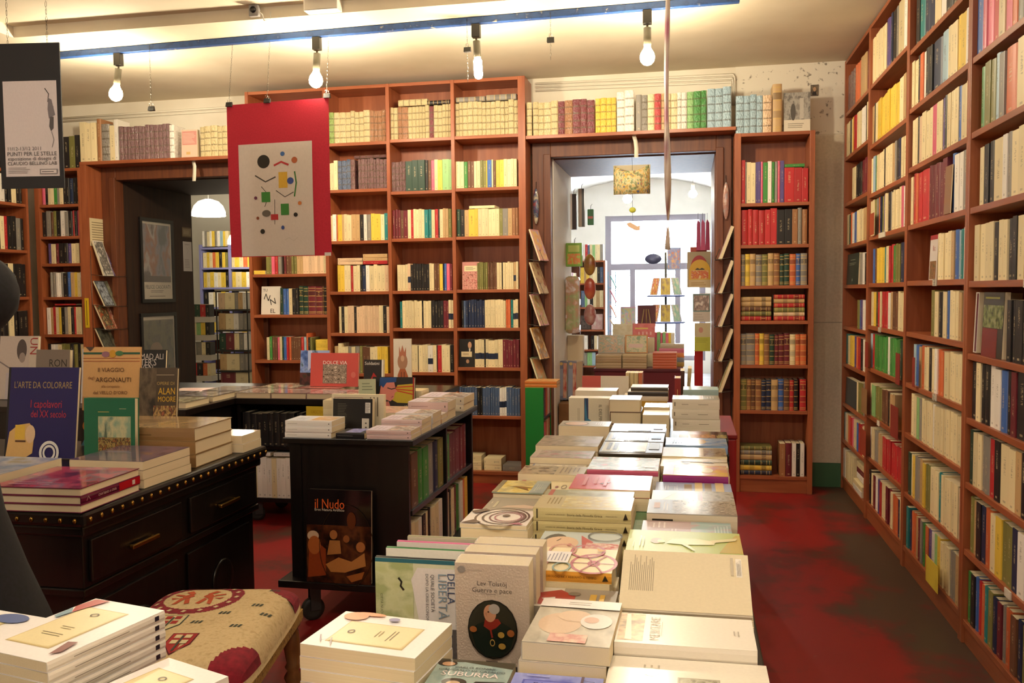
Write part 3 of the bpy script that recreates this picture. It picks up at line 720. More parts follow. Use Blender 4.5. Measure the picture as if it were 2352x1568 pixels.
# ---------------------------------------------------------------- bookcases along the side walls
ANCHOR = 'the back wall'
def bookcase_y(name, label, y_near, y_far, zs, xf, depth, z_top, plinth, sign):
    """bookcase on a side wall: front edge at x = xf, body extends sign * depth"""
    root = thing(name, label, 'bookcase', (xf, (y_near + y_far) / 2, 0)); inv = root.matrix_world.inverted()
    def bx(nm, xa, xb, ya, yb, za, zb, mat, bev=0.0015):
        X = sorted((xf + sign * xa, xf + sign * xb))
        o = MB().box(X[0], ya, za, X[1], yb, zb, mat).build(nm, None, bev); o.parent = root; o.matrix_parent_inverse = inv
    t = 0.024
    bx('upright', 0, depth, y_near + 0.0005, y_near + t, 0, z_top, WOOD_V); bx('upright', 0, depth, y_far - t, y_far - 0.0005, 0, z_top, WOOD_V)
    for z in zs: bx('shelf', 0.004, depth - 0.012, y_near + t + 0.0004, y_far - t - 0.0004, z - 0.012, z + 0.012, WOOD_Y)
    bx('back_panel', depth - 0.011, depth, y_near + t, y_far - t, 0, z_top, WOOD_V, 0)
    bx('plinth', 0.012, 0.03, y_near + t, y_far - t, 0, plinth, WOOD_Y)
    bx('top_board', 0.002, depth - 0.012, y_near + t + 0.0004, y_far - t - 0.0004, z_top - 0.024, z_top - 0.0005, WOOD_Y)
    return root
XF = 1.059
ZA = {0: [2.584, 2.284, 1.971, 1.683, 1.412, 1.129, 0.872, 0.595, 0.340, 0.076], 1: [2.585, 2.232, 1.946, 1.695, 1.417, 1.166, 0.917, 0.636, 0.38, 0.098],
      2: [2.541, 2.257, 1.972, 1.693, 1.421, 1.172, 0.92, 0.669, 0.37, 0.098], 3: [2.541, 2.258, 1.976, 1.691, 1.411, 1.133, 0.883, 0.63, 0.366, 0.085]}
YA = {0: (5.659, 6.515), 1: (4.704, 5.659), 2: (3.722, 4.704), 3: (2.735, 3.722)}
AN = {0: 'the far aisle bookcase', 1: 'the second aisle bookcase', 2: 'the third aisle bookcase', 3: 'the fourth aisle bookcase'}
for k in range(4):
    bookcase_y('bookcase', 'cherry wall unit of packed shelves, ' + AN[k][4:], YA[k][0], YA[k][1], ZA[k], XF, 0.262, 2.955, 0.085, 1)
AISLE = {
 0: [(0.0, 0.95, 0.255, 's!s!s!s!s!oooaaam*0.7b'), (0.0, 0.95, 0.235, 'cckcyrrcccwwkc'), (0.28, 0.98, 0.22, 'cckkkmmv'), (0.03, 0.97, 0.21, 'cdow*1.4bccccah'), (0.62, 0.98, 0.2, 'eewkw'), (0.55, 0.98, 0.19, 'ubvwe'), (0.05, 0.98, 0.205, 'tcyyvork*1.2wc'), (0.58, 0.98, 0.20, 'cuuueu'), (0.0, 0.98, 0.19, 'twcorpcc*0.7brrcr'), (0.0, 0.45, 0.2, 'wcccc')],
 1: [(0.0, 0.98, 0.275, 'c*1.2ccccvv*0.7*0.8n*0.7kec*1.6we'), (0.0, 0.98, 0.235, 'ak*0.6cyyyyyyyyyyc*1.4ab'), (0.0, 0.99, 0.215, 'clgcccck*0.6cccaek*0.8nccr'), (0.0, 0.99, 0.215, 'ccue_*0.3onuvccke*0.4cccccpwc'), (0.06, 0.98, 0.205, 'bhyyyytcrrguun*1.6w'), (0.04, 0.98, 0.205, 'cydrcrrrwahhccc'), (0.02, 0.98, 0.205, 'lrggggggw*0.6ggggdt'), (0.05, 0.75, 0.19, 'cG*1.5uuuhhhkaa'), (0.05, 0.98, 0.185, 'wceeaarrrrrrrrr'), (0.02, 0.98, 0.20, 'kcmwvrccmmcoonc')],
 2: [(0.05, 0.98, 0.24, 'ktnncwkkec'), (0.0, 0.99, 0.225, 'cck*0.7ow*0.6kkn*2.2l*1.6cccyy*1.4w'), (0.02, 0.99, 0.23, 'cck*0.4qcccpccv*0.9k*0.8cccb*0.8cc'), (0.0, 0.98, 0.245, 'crorr*2.2mmmmm_*1.2bwwe'), (0.55, 0.99, 0.205, 'ccccabltw'), (0.44, 0.98, 0.205, 'ucke*0.5cbcccae'), (0.10, 0.98, 0.20, 'lbbaocckk*0.6cwook*0.6c*1.4cccce'), (0.08, 0.99, 0.205, 'ccGeccccwccccccccc'), (0.04, 0.99, 0.215, 'dcyeeayuuc*1.5c*1.5tccccck*0.4q'), (0.02, 0.99, 0.205, 'tnooamegok*0.6vwGyccceean')],
 3: [(0.02, 0.98, 0.23, 'krbcwkk'), (0.0, 0.98, 0.24, 'b*1.3pprcpoeeubanl'), (0.06, 0.99, 0.235, 'guuleo*2.0c*1.6acawv*0.8uccy'), (0.08, 0.99, 0.225, 'ckkc*1.5wecccccccnc'), (0.03, 0.99, 0.215, 'cccckcckkcmcccccwb'), (0.42, 0.99, 0.215, 'kkkkkbckcwG'), (0.02, 0.99, 0.225, 'kckkwwbkmk*1.4ccrcbk'), (0.02, 0.99, 0.215, 'dccee*1.2rkc*2.0cakuccctcb'), (0.02, 0.99, 0.215, 'uaknocyuunwmcnccbw'), (0.02, 0.99, 0.205, 'gkbrotunmeohnuhgokoea')]}
for k in range(4):
    yn, yf = YA[k]; Ln = yf - yn - 0.05
    for i, (f0, f1, h, tk) in enumerate(AISLE[k]):
        hmax = (ZA[k][i - 1] if i else 2.955 - 0.012) - ZA[k][i] - 0.026
        row(tk, (XF + 0.012, yf - 0.025 - Ln * f0, ZA[k][i] + 0.0123), (0, -1, 0), -math.pi / 2, Ln * (f1 - f0), min(h, hmax), 0.15, 'the %s shelf of %s' % (sh(i, 10), AN[k]), ('novel', 'hardback'), seed=600 + 20 * k + i)
# covers turned outwards on the aisle shelves
def side_out(k, i, f0, w, h, t, label, col, prints, hard=False, cat='hardback', out=0.015, lean=2):
    yn, yf = YA[k]; y = yf - 0.025 - (yf - yn - 0.05) * f0
    M = Matrix.Translation((XF + out + t, y, ZA[k][i] + 0.0125)) @ Matrix.Rotation(-math.pi / 2, 4, 'Z') @ Matrix.Rotation(math.radians(90 - lean), 4, 'X')
    return book(M, w, h, t, label, col, None, prints, (), hard, cat.replace(' ', '_'), cat)
side_out(0, 4, 0.05, 0.42, 0.205, 0.03, 'dark green volume turned outwards on the far aisle bookcase', '16302a', [('x', 0.3, 0.78, 0.7, 0.82, 1, 'a8b09a', False), ('x', 0.2, 0.62, 0.8, 0.72, 2, '8f9a86', False), ('e', 0.5, 0.15, 0.03, 0.05, 'a8b09a')])
side_out(0, 7, 0.05, 0.42, 0.18, 0.04, 'dark slate blue volume turned outwards on the far aisle bookcase', '22343c', [])
side_out(2, 4, 0.38, 0.125, 0.20, 0.01, 'white and red magazine cover turned outwards in the third aisle bookcase', 'd8cfc8', [('r', 0, 0.9, 0.95, 1, 'a8262c'), ('t', 'Il c', 0.55, 0.7, 0.3, 'b04040', 0), ('n', 0.1, 0.02, 0.9, 0.42, ['5a2a1c', 'a0703c', '3c4a2a'], 8)], cat='magazine')
side_out(3, 5, 0.03, 0.04, 0.23, 0.15, 'thin white and maroon picture book at the bay end, fourth aisle bookcase', 'd9d2c8', [('r', 0.35, 0.02, 0.85, 0.98, '5a1a30')], cat='picture book')
side_out(3, 5, 0.13, 0.22, 0.235, 0.02, 'garden photograph book turned outwards in the fourth aisle bookcase', '2c2a1a', [('n', 0.02, 0.45, 0.98, 0.8, ['28301a', '6a7a3a', '9a9a70'], 9), ('r', 0.02, 0.0, 0.75, 0.44, '7a1f14'), ('x', 0.1, 0.87, 0.9, 0.96, 1, '8a8a2a', False)], cat='picture book')
side_out(2, 3, 0.68, 0.09, 0.20, 0.006, 'brown cardboard divider standing before third aisle bookcase volumes', '8f6a44', [], cat='divider', out=0.0)
pile('wc', (XF + 0.012, 6.10, ZA[0][9] + 0.0123), 0, -math.pi / 2, 0.30, 0.034, 0.16, 'the lowest shelf of ' + AN[0], 'novel', 'paper', 41)
pile('wmc', (XF + 0.03, 6.08, ZA[0][9] + 0.0125 + 0.078), 0, -math.pi / 2, 0.26, 0.032, 0.15, 'the pile at the bottom of ' + AN[0], 'novel', 'paper', 42)
# card dividers, price labels and a note on the aisle shelves
def divider(k, i, f, w, h, col, label, out=-0.012, dz=0.0):
    yn, yf = YA[k]; y = yf - 0.025 - (yf - yn - 0.05) * f; z = ZA[k][i] + 0.0125 + dz
    o = MB().box(XF + out - 0.002, y - w, z, XF + out, y, z + h, pm(col, 0.7)).build('card_divider'); tag(o, label, 'divider')
divider(1, 3, 0.13, 0.11, 0.125, 'a04424', 'terracotta card divider before the fourth shelf, second aisle bookcase')
divider(1, 6, 0.02, 0.09, 0.15, '8a2a1a', 'rust card divider before the green books, second aisle bookcase')
divider(1, 6, 0.90, 0.09, 0.16, '84281a', 'rust card divider after the green books, second aisle bookcase', dz=-0.02)
divider(1, 7, -0.06, 0.16, 0.15, '8f6a44', 'tan cardboard divider at the bay edge, second aisle bookcase', -0.016)
divider(1, 7, 0.80, 0.17, 0.165, '84281a', 'rust card divider beside brown spines, second aisle bookcase', -0.014, -0.02)
divider(1, 8, -0.10, 0.18, 0.155, '943820', 'terracotta card divider before the red series, second aisle bookcase', -0.016)
divider(2, 6, 0.22, 0.045, 0.14, '8a2a1a', 'small rust card divider before the blue spines, third aisle bookcase')
o = MB().box(XF - 0.026, 3.94, 0.11, XF - 0.024, 4.13, 0.225, pm('d8bc3a', 0.8)).build('paper_note')
tag(o, 'yellow square paper note hanging on the lowest aisle shelf', 'note')
for k, i, f, txt in ((2, 4, 0.52, '58'), (3, 4, 0.62, '261'), (1, 5, 0.35, '53'), (1, 7, 0.35, ''), (1, 3, 0.33, ''), (2, 6, 0.55, '62'), (3, 3, 0.75, ''), (3, 1, 0.7, ''), (3, 8, 0.5, '')):
    yn, yf = YA[k]; y = yf - 0.025 - (yf - yn - 0.05) * f; w = 0.055 if len(txt) < 4 else 0.2
    if (k, i) in ((3, 1), (3, 3), (1, 3)): w = 0.16
    a = MB().box(XF - 0.0015, y - w, ZA[k][i] - 0.014, XF + 0.0035, y, ZA[k][i] + 0.014, pm('d5cdbc', 0.6))
    if txt: draw(a, [('t', txt, 0.5, 0.5, 0.7, '2a2622', 0)], w, 0.028, lambda x, yy, q: (XF - 0.0015 - q, y - x, ZA[k][i] - 0.014 + yy))
    tag(a.build('shelf_label'), 'small printed label %s on a shelf edge of %s' % (txt or 'strip', AN[k]), 'label', 'shelf edge labels on ' + AN[k])

# left wall bookcase
ANCHOR = 'the shop front'
ZW = [2.374, 2.12, 1.756, 1.389, 1.02, 0.65, 0.09]
bookcase_y('bookcase', 'dark cherry bookcase on the side wall behind the person', 5.25, 6.2, ZW, -5.14, 0.28, 2.64, 0.08, -1)
for i, tk in enumerate(['k3c2k4r2k6', 'wl*0.6tk*0.6rkkkkkkhhkkwkkckk', 'kkkkhkkkurwewkkcrkkek', 'kwwkcackkkuhkkkckkk', 'cacwwcakkntkkkckkk', 'k6c3n4w3k6', None]):
    if tk: row(tk, (-5.152, 5.28, ZW[i] + 0.0123), (0, 1, 0), math.pi / 2, 0.88, min(0.26, (ZW[i - 1] if i else 2.6) - ZW[i] - 0.04), 0.17, 'the %s shelf of the side-wall bookcase' % ORD[i], ('art paperback', 'monograph'), seed=900 + i)
# ================================================================ LIGHTS ON THE TRACK
def track_lamp(x, y, z, tilt, shape, label, col=BULB_COL, power=1.0):
    root = thing('track_lamp', label, 'lamp', (x, y, z))
    BK = pm('2a2620', 0.45); GR = pm('5f5846', 0.4)
    MB().box(-0.024, -0.02, -0.075, 0.024, 0.02, 0, BK).build('adapter', root, 0.003)
    T = Matrix.Translation((0, 0, -0.08)) @ Matrix.Rotation(math.radians(tilt), 4, 'Y')
    MB().lathe([(0.006, 0.0), (0.006, -0.012), (0.021, -0.014), (0.021, -0.105), (0.019, -0.11)], GR, T).build('socket', root)
    E_ = emit_mat('bulb_light_%g' % col[2], col, BULB * power)
    if shape == 'tube': prof = [(0.017, -0.112), (0.024, -0.125), (0.025, -0.205), (0.019, -0.222), (0.006, -0.228)]
    else: prof = [(0.016, -0.112), (0.022, -0.128), (0.036, -0.15), (0.041, -0.172), (0.036, -0.195), (0.022, -0.21), (0.006, -0.216)]
    MB().lathe(prof, E_, T, 18).build('bulb', root)
    return root
def track_at(x): return 4.962 + (0.266 - x) * 0.0348
a = MB()
p0, p1 = Vector((-4.4, track_at(-4.4), 2.945)), Vector((0.27, track_at(0.27), 2.945))
BLUEP = ramp_mat('chipped_blue_paint', ['b9b49a', '2b4f8c', '28497f', '2f5594'], scale=22, detail=6, rough=0.4, contrast=(0.28, 0.5))
M = axes(p0, (p1 - p0), (0, 1, 0)); LL = (p1 - p0).length
a.box(0, -0.02, -0.018, LL, 0.02, 0.019, BLUEP, M)
tr = a.build('track_rail', None, 0.003); tag(tr, 'long chipped blue lighting track under the ceiling', 'lighting track')
for x, tl, shp, nm in ((-3.53, 9, 'bulb', 'bare bulb lamp at the track end near the black poster'), (-2.172, 4, 'bulb', 'bare bulb lamp on the track over the red poster'), (-1.187, -3, 'tube', 'tubular bulb lamp on the track before the tall bookcase'), (-0.218, 0, 'bulb', 'bare bulb lamp on the track near the hanging ribbon')):
    track_lamp(x, track_at(x), 2.9265, tl, shp, nm)
# guessed track, unseen behind the viewer, added to light the near half
a = MB(); a.box(-4.2, -0.02, -0.018, 0.7, 0.02, 0.02, BLUEP, Matrix.Translation((0, 0.4, 3.009)))
tag(a.build('track_rail', None, 0.003), 'second blue lighting track nearer the shop front', 'lighting track')
for k, x in enumerate((-3.2, -1.7, -0.4, 0.55)):
    track_lamp(x, 0.4, 2.9905, 0, 'bulb', ['first', 'second', 'third', 'fourth'][k] + ' bulb lamp along the guessed front track, counted from the dark side', FRONT_COL, 0.85)
# ================================================================ MAIN TABLE
TZ = 0.78
tb = thing('display_table', 'long dark display table covered with rows of books', 'table', (-0.23, 2.9, 0))
MB().box(-0.262, -1.98, 0.745, 0.355, 2.05, TZ, BLACKWOOD).build('tabletop', tb, 0.003)
MB().box(-0.225, -1.94, 0.65, 0.315, 2.01, 0.7445, BLACKWOOD).build('apron', tb)
for x in (-0.215, 0.25):
    for y in (-1.93, 0.0, 1.94):
        MB().box(x, y, 0, x + 0.055, y + 0.055, 0.6495, BLACKWOOD).build('leg', tb)
rb = thing('red_crate', 'red wooden crate standing against the far end of the long table', 'crate', (0.21, 4.5, 0))
RED = pm('a01216', 0.5)
MB().box(-0.06, -0.32, 0, 0.012, 0.32, 0.71, RED).build('box', rb, 0.008)
MB().box(-0.06, -0.325, 0.7105, 0.016, 0.325, 0.73, pm('8a0f12', 0.5)).build('lid', rb, 0.004)

def S(*a, **k): stack(*a, **k)
T = TZ + 0.0003
# --- right-hand column, from the near end
S(-0.112, 0.112, 1.155, 1.302, T, 0.855, 3, 'S', 'white paperback with a grey photograph and pale title at the table near end', 'white paperback under the white book with grey photograph',
  col='ebe3d2', prints=[('t', 'ÓCE', 0.6, 0.72, 0.45, 'b9ae9a', 0), ('r', 0.08, 0.30, 0.58, 0.56, 'a8a08c'), ('n', 0.1, 0.31, 0.56, 0.55, ['6f6a58', 'b9b39c', '8a8570'], 7)], gloss=0.18)
S(-0.108, 0.100, 1.3045, 1.428, T, 0.875, 4, 'S', 'white paperback with a cropped painting and vertical grey title', 'white paperback beneath the book with cropped painting', col='ece4d6', ttop=0.024,
  prints=[('n', 0.08, 0.80, 0.98, 0.985, ['a8784c', 'd9b988', '7a5a3a'], 5), ('p', [(0.1, 0.88), (0.95, 0.91), (0.95, 0.94), (0.1, 0.93)], 'e8dcc0'), ('t', 'MERITARE', 0.5, 0.715, 0.75, '9a9286', 0), ('x', 0.25, 0.66, 0.75, 0.69, 2, 'aaa296', False), ('x', 0.4, 0.1, 0.6, 0.16, 2, 'b8b0a2', False)], gloss=0.25)
# three white books propped with their back covers up
for k in range(3):
    th = math.radians(24); off = k * 0.0115
    M = axes((0.105 - k * 0.001, 1.436 + 0.012 + off * -math.sin(th) + k * 0.003, 0.846 + k * 0.0002 + off * math.cos(th)), (0, math.cos(th), math.sin(th)), (-1, 0, 0))
    book(M, 0.145, 0.215, 0.011, 'cream paperback propped at a slant, back cover with blurb and barcode' if k == 2 else 'cream paperback propped under the slanted one with barcode', 'ddcfb0', 'e8dfcd',
         [('x', 0.30, 0.74, 0.92, 0.94, 13, '9a8f7a', False), ('r', 0.60, 0.055, 0.92, 0.10, 'efe8dc'), ('x', 0.62, 0.06, 0.90, 0.095, 9, '3a3632', False), ('r', 0.62, 0.12, 0.93, 0.14, 'c0b5a0')] if k == 2 else (), (), False, group=None if k == 2 else 'propped cream paperbacks')
S(-0.10, 0.095, 1.53, 1.66, T, 0.845, 3, 'S', 'grey-green paperback supporting the slanted cream books', 'grey paperback under the slanted cream books', col='a8a89a')
S(-0.118, 0.104, 1.683, 1.846, T, 0.90, 5, 'S', 'light green paperback with a pale reclining figure on its cover', 'paperback stacked under the green one with reclining figure', col='b4bf66', spine='a8b45c', ttop=0.014, fill='c9c2ae',
  prints=[('p', [(0.12, 0.02), (0.12, 0.20), (0.55, 0.12), (0.9, 0.04), (0.9, 0.0), (0.12, 0.0)], 'c0a84c'), ('e', 0.52, 0.74, 0.12, 0.055, 'b59a68'), ('e', 0.50, 0.70, 0.07, 0.035, 'e6dc9a'), ('p', [(0.42, 0.66), (0.64, 0.60), (0.66, 0.40), (0.56, 0.22), (0.42, 0.24), (0.38, 0.48)], 'e4dca0'), ('p', [(0.5, 0.25), (0.62, 0.05), (0.74, 0.03), (0.72, 0.08), (0.6, 0.27)], 'dcd092'), ('p', [(0.38, 0.52), (0.14, 0.42), (0.16, 0.40), (0.42, 0.48)], 'e0d698'), ('x', 0.25, 0.84, 0.8, 0.9, 2, 'dfe0b8', False), ('x', 0.2, 0.93, 0.5, 0.95, 1, 'dfe0b8', False)], gloss=0.3)
S(-0.097, 0.092, 1.852, 1.972, T, 0.888, 4, 'S', 'mauve and pale blue paperback with small white titles', 'paperback in the pile under the mauve cover', col='b59a9c', fill='b0a8a0',
  prints=[('n', 0, 0, 1, 0.45, ['a8a8ac', '8fb0ae', 'b59a9c'], 3), ('x', 0.5, 0.72, 0.9, 0.9, 3, 'd9c9c4', False), ('x', 0.3, 0.6, 0.5, 0.68, 2, 'd9c9c4', False), ('x', 0.2, 0.03, 0.8, 0.2, 5, 'c5d0cc', False)], gloss=0.3)
S(-0.090, 0.108, 1.985, 2.118, T, 0.902, 3, 'S', 'glossy grey hardback with a crowded old photograph', 'thick book in the pile under the glossy grey hardback', col='9a9284', spine='c9bda6', ttop=0.045, hard=True,
  prints=[('n', 0.05, 0.0, 0.98, 0.72, ['6f675a', 'b8ae9a', '8a8272', 'cfc6b0'], 9), ('r', 0.35, 0.86, 0.75, 0.93, 'c79a70'), ('x', 0.2, 0.76, 0.85, 0.83, 2, 'e0d8c6', False)], spine_prints=[('x', 0.06, 0.5, 0.34, 0.85, 1, '2a2620', False)], gloss=0.12, coat=0.6)
S(-0.088, 0.112, 2.124, 2.286, T, 0.886, 4, 'S', 'magazine with a cream block, pink block and rocky landscape', 'magazine in the pile under the rocky landscape one', col='c9bfa8', cat='magazine',
  prints=[('r', 0, 0.62, 1, 1, 'e3d6ae'), ('r', 0, 0.38, 1, 0.62, 'c87878'), ('x', 0.2, 0.41, 0.95, 0.58, 2, 'e9c9bc', False), ('n', 0, 0, 1, 0.38, ['7a7666', 'b9b5a6', '9a968a'], 10), ('l', [(0.2, 0.9), (0.7, 0.75), (0.8, 0.7)], 0.002, 'a89c80')], gloss=0.25)
S(-0.084, 0.114, 2.294, 2.444, T, 0.874, 4, 'S', 'powder blue paperback with tan and cream upright stripes', 'paperback in the pile under the powder blue cover', col='9fb0d0', fill='c0b8a8',
  prints=[('r', 0.0, 0.52, 0.85, 0.62, '9c8c6c'), ('r', 0.0, 0.38, 1, 0.48, 'dcc48a'), ('r', 0.0, 0.26, 0.95, 0.35, '948464'), ('r', 0.0, 0.10, 1, 0.21, 'dcc48a'), ('x', 0.3, 0.7, 0.7, 0.76, 2, 'd6dae6', False), ('x', 0.3, 0.82, 0.8, 0.88, 2, 'd6dae6', False)], gloss=0.3)
S(-0.067, 0.109, 2.455, 2.598, T, 0.892, 4, 'S', 'yellow and pink picture paperback with a purple spine', 'paperback under the purple-spined yellow book', col='e6c04a', spine='8a1c6c', ttop=0.024, fill='cbbfa6',
  prints=[('n', 0, 0.0, 1, 1, ['e8c53c', 'e6b060', 'd9a0a0', 'efd98a'], 2), ('r', 0.0, 0.84, 1, 1, 'd0a8c0'), ('e', 0.5, 0.32, 0.25, 0.1, 'f3e6b0')], gloss=0.16, coat=0.4)
S(-0.078, 0.116, 2.605, 2.738, T, 0.886, 4, 'S', 'cream paperback with a pen sketch of birds', 'paperback in the pile under the pen sketch cover', col='dccba6',
  prints=[('l', [(0.5, 0.95), (0.6, 0.8)], 0.002, '3a3024'), ('e', 0.5, 0.62, 0.18, 0.06, '5a4c3a'), ('p', [(0.5, 0.38), (0.75, 0.30), (0.4, 0.2), (0.45, 0.3)], '4a3e30'), ('n', 0.55, 0.0, 1, 0.7, ['b5a488', 'd2c3a2', 'a89878'], 6)], gloss=0.3)
S(-0.080, 0.118, 2.745, 2.905, T, 0.890, 4, 'S', 'pale cream book with a faded brown landscape and glossy highlight', 'book in the pile under the faded landscape', col='dfd0a8',
  prints=[('n', 0.1, 0, 0.9, 0.35, ['6a5a40', 'a8977a', '8a7858'], 4), ('n', 0.1, 0.35, 0.9, 0.7, ['e0d2ae', 'cfc096'], 4)], gloss=0.1, coat=0.8)
S(-0.072, 0.128, 2.935, 3.085, T, 0.892, 4, 'S', 'blue glossy book with a small castle town picture', 'book in the pile under the blue castle cover', col='6d8cb4', spine='7a98bc',
  prints=[('n', 0, 0, 1, 0.6, ['5c80b0', '8aa4c4', 'a0a8a8'], 4), ('e', 0.5, 0.42, 0.3, 0.08, 'b89a60'), ('x', 0.3, 0.72, 0.8, 0.9, 4, 'c3cfdc', False)], gloss=0.12, coat=0.7)
S(-0.057, 0.138, 3.115, 3.270, T, 0.886, 4, 'S', 'black film-wrapped art book with gold figures', 'film-wrapped book under the black one with gold figures', col='2a2624', spine='26221f', cat='art book',
  prints=[('r', 0.1, 0.70, 0.5, 0.86, 'cfc29a'), ('n', 0.05, 0.22, 0.55, 0.66, ['a8603c', 'd0a070', '5a3a2a'], 10), ('n', 0.05, 0.02, 0.5, 0.2, ['c9b26a', '3a342c'], 14)], gloss=0.08, coat=1.0)
S(-0.063, 0.130, 3.745, 3.89, T, 0.945, 4, 'S', 'topmost white hardback of four with a pale draped painting', 'white-spined hardback in the pile under the draped painting', col='e3dbc6', spine='e4dac6', ttop=0.041, cat='hardback',
  prints=[('n', 0.03, 0.36, 0.97, 0.96, ['c9a060', 'e0cc94', 'b58a70', 'd8c890'], 5), ('r', 0.0, 0.0, 1, 0.34, '9c9478'), ('x', 0.2, 0.1, 0.7, 0.28, 3, 'cfc6a8', False)], spine_prints=[('x', 0.2, 0.4, 0.35, 0.55, 1, '8d8270', False), ('x', 0.55, 0.4, 0.8, 0.55, 1, '8d8270', False), ('r', 0.04, 0.3, 0.07, 0.7, '8d8270')], gloss=0.25)
S(-0.02, 0.135, 4.02, 4.16, T, 0.955, 5, 'S', 'pale blue paperback with a faint coast on top of its pile', 'paperback beneath the pale blue coast cover', col='9ab4b4', fill='c9b48a', prints=[('n', 0.1, 0.1, 0.9, 0.9, ['8aa8a8', 'b5bfa0', '9ab4b4'], 3)])
# --- middle column
S(-0.372, -0.255, 1.10, 1.285, T, 0.838, 3, 'P', 'blue-grey crime paperback with white title and two dark figures', 'paperback under the blue-grey crime cover', col='8fa6a4', ttop=0.02,
  prints=[('n', 0, 0, 1, 1, ['7d9696', 'a3b5ac', '8fa6a4'], 3), ('p', [(0.0, 0.93), (0.35, 0.96), (1.0, 0.88), (1, 1), (0, 1)], '4a4434'), ('e', 0.13, 0.915, 0.13, 0.055, '2c2420'), ('e', 0.15, 0.90, 0.085, 0.04, 'c99c78'), ('t', 'CARLO BONINI', 0.52, 0.845, 0.52, '33363a', 0), ('t', 'GIANCARLO DE CATALDO', 0.5, 0.79, 0.86, '33363a', 0), ('t', 'SUBURRA', 0.5, 0.715, 0.74, 'f3e2de', 0), ('p', [(0.3, 0.0), (0.98, 0.0), (0.98, 0.62), (0.62, 0.6), (0.5, 0.4)], '201c1c'), ('e', 0.36, 0.56, 0.16, 0.07, '2c201a'), ('e', 0.36, 0.53, 0.09, 0.05, 'c9a888')], gloss=0.3)
S(-0.248, -0.118, 1.075, 1.247, T, 0.842, 3, 'P', 'violet-blue paperback with a street sign title panel', 'paperback under the violet-blue street cover', col='7378c8', ttop=0.02,
  prints=[('n', 0, 0, 1, 1, ['6a70c4', '9aa2dc', '7a80cc'], 2), ('r', 0.12, 0.3, 0.72, 0.88, '5a60b8'), ('r', 0.145, 0.32, 0.70, 0.86, '7c82d4'), ('t', 'FABIO', 0.42, 0.79, 0.34, '3a3c7a', 0), ('t', 'DEOTTO', 0.42, 0.72, 0.42, '3a3c7a', 0), ('t', 'UN ATTIMO', 0.42, 0.63, 0.48, 'f2f0ee', 0), ('t', 'PRIMA', 0.42, 0.55, 0.32, 'f2f0ee', 0), ('r', 0.76, 0.3, 0.79, 0.98, '6a5a6a'), ('r', 0.88, 0.78, 0.94, 0.83, 'b06078'), ('l', [(0.79, 0.9), (0.91, 0.88), (0.91, 0.83)], 0.0012, '4a4a70'), ('x', 0.15, 0.91, 0.5, 0.95, 1, 'a8aee0', False)], gloss=0.25)
S(-0.238, -0.108, 1.256, 1.440, T, 0.885, 3, 'P', 'soft grey paperback with a leaning figure and white wrap band', 'paperback under the soft grey one with white band', col='b9b0a0', ttop=0.028, rot=-1.5,
  prints=[('n', 0, 0, 1, 0.8, ['9c9482', 'c5bca8', 'b0a692'], 2), ('e', 0.34, 0.44, 0.26, 0.24, 'd2b394'), ('e', 0.48, 0.62, 0.2, 0.13, 'd6b898'), ('e', 0.76, 0.52, 0.19, 0.17, 'dcd6cc'), ('e', 0.70, 0.54, 0.09, 0.07, 'd0a890'), ('n', 0.28, 0.03, 0.72, 0.2, ['d8a898', 'c8887c', 'e0c0a8'], 5), ('r', 0, 0.80, 1, 1, 'ece4de'), ('x', 0.35, 0.86, 0.7, 0.95, 2, 'b5aca4', False)], gloss=0.3)
S(-0.262, -0.120, 1.447, 1.543, T, 0.870, 3, 'S', 'grey paperback with an old red car on the cover', 'paperback under the old red car cover', col='9a9080',
  prints=[('r', 0, 0.66, 1, 1, 'd8cfbd'), ('p', [(0.05, 0.62), (0.1, 0.92), (0.7, 0.95), (0.9, 0.7), (0.6, 0.5), (0.3, 0.5)], 'a8332e'), ('p', [(0.1, 0.72), (0.4, 0.9), (0.5, 0.74)], 'c9c2b6'), ('e', 0.7, 0.52, 0.1, 0.08, '7a7468'), ('r', 0.35, 0.24, 0.7, 0.32, 'd0a84c'), ('r', 0.35, 0.14, 0.7, 0.20, 'd0a84c')], gloss=0.3)
S(-0.300, -0.132, 1.548, 1.692, T, 0.900, 4, 'S', 'cream paperback with red cog wheels and an orange spine', 'paperback under the red cog wheel cover', col='ead9ac', spine='dd9c34', ttop=0.021, fill='d6c6a0',
  prints=[('o', 0.35, 0.22, 0.42, 0.26, 0.14, 'b8606a'), ('o', 0.35, 0.22, 0.12, 0.07, 0.5, 'b8606a'), ('l', [(0.35, 0.0), (0.35, 0.46)], 0.003, 'b8606a'), ('l', [(0.0, 0.1), (0.7, 0.34)], 0.003, 'b8606a'), ('l', [(0.0, 0.34), (0.7, 0.1)], 0.003, 'b8606a'), ('o', 0.85, 0.33, 0.3, 0.2, 0.16, 'b8606a'), ('o', 0.85, 0.62, 0.28, 0.16, 0.16, 'c08070'), ('o', 0.12, 0.55, 0.2, 0.1, 0.2, '7a9a94'), ('o', 0.3, 0.85, 0.35, 0.14, 0.2, 'b8606a'), ('r', 0.28, 0.5, 0.75, 0.78, 'e9e4e2'), ('x', 0.35, 0.52, 0.7, 0.75, 6, '8a8898', False), ('p', [(0.8, 0.2), (0.95, 0.24), (0.85, 0.12)], 'e0a83c')],
  spine_prints=[('t', 'VOI AVETE GLI OROLOGI NOI ABBIAMO IL TEMPO', 0.45, 0.5, 0.78, '7a5014', 0), ('p', [(0.9, 0.25), (0.93, 0.8), (0.965, 0.3)], '2a2014')], gloss=0.3)
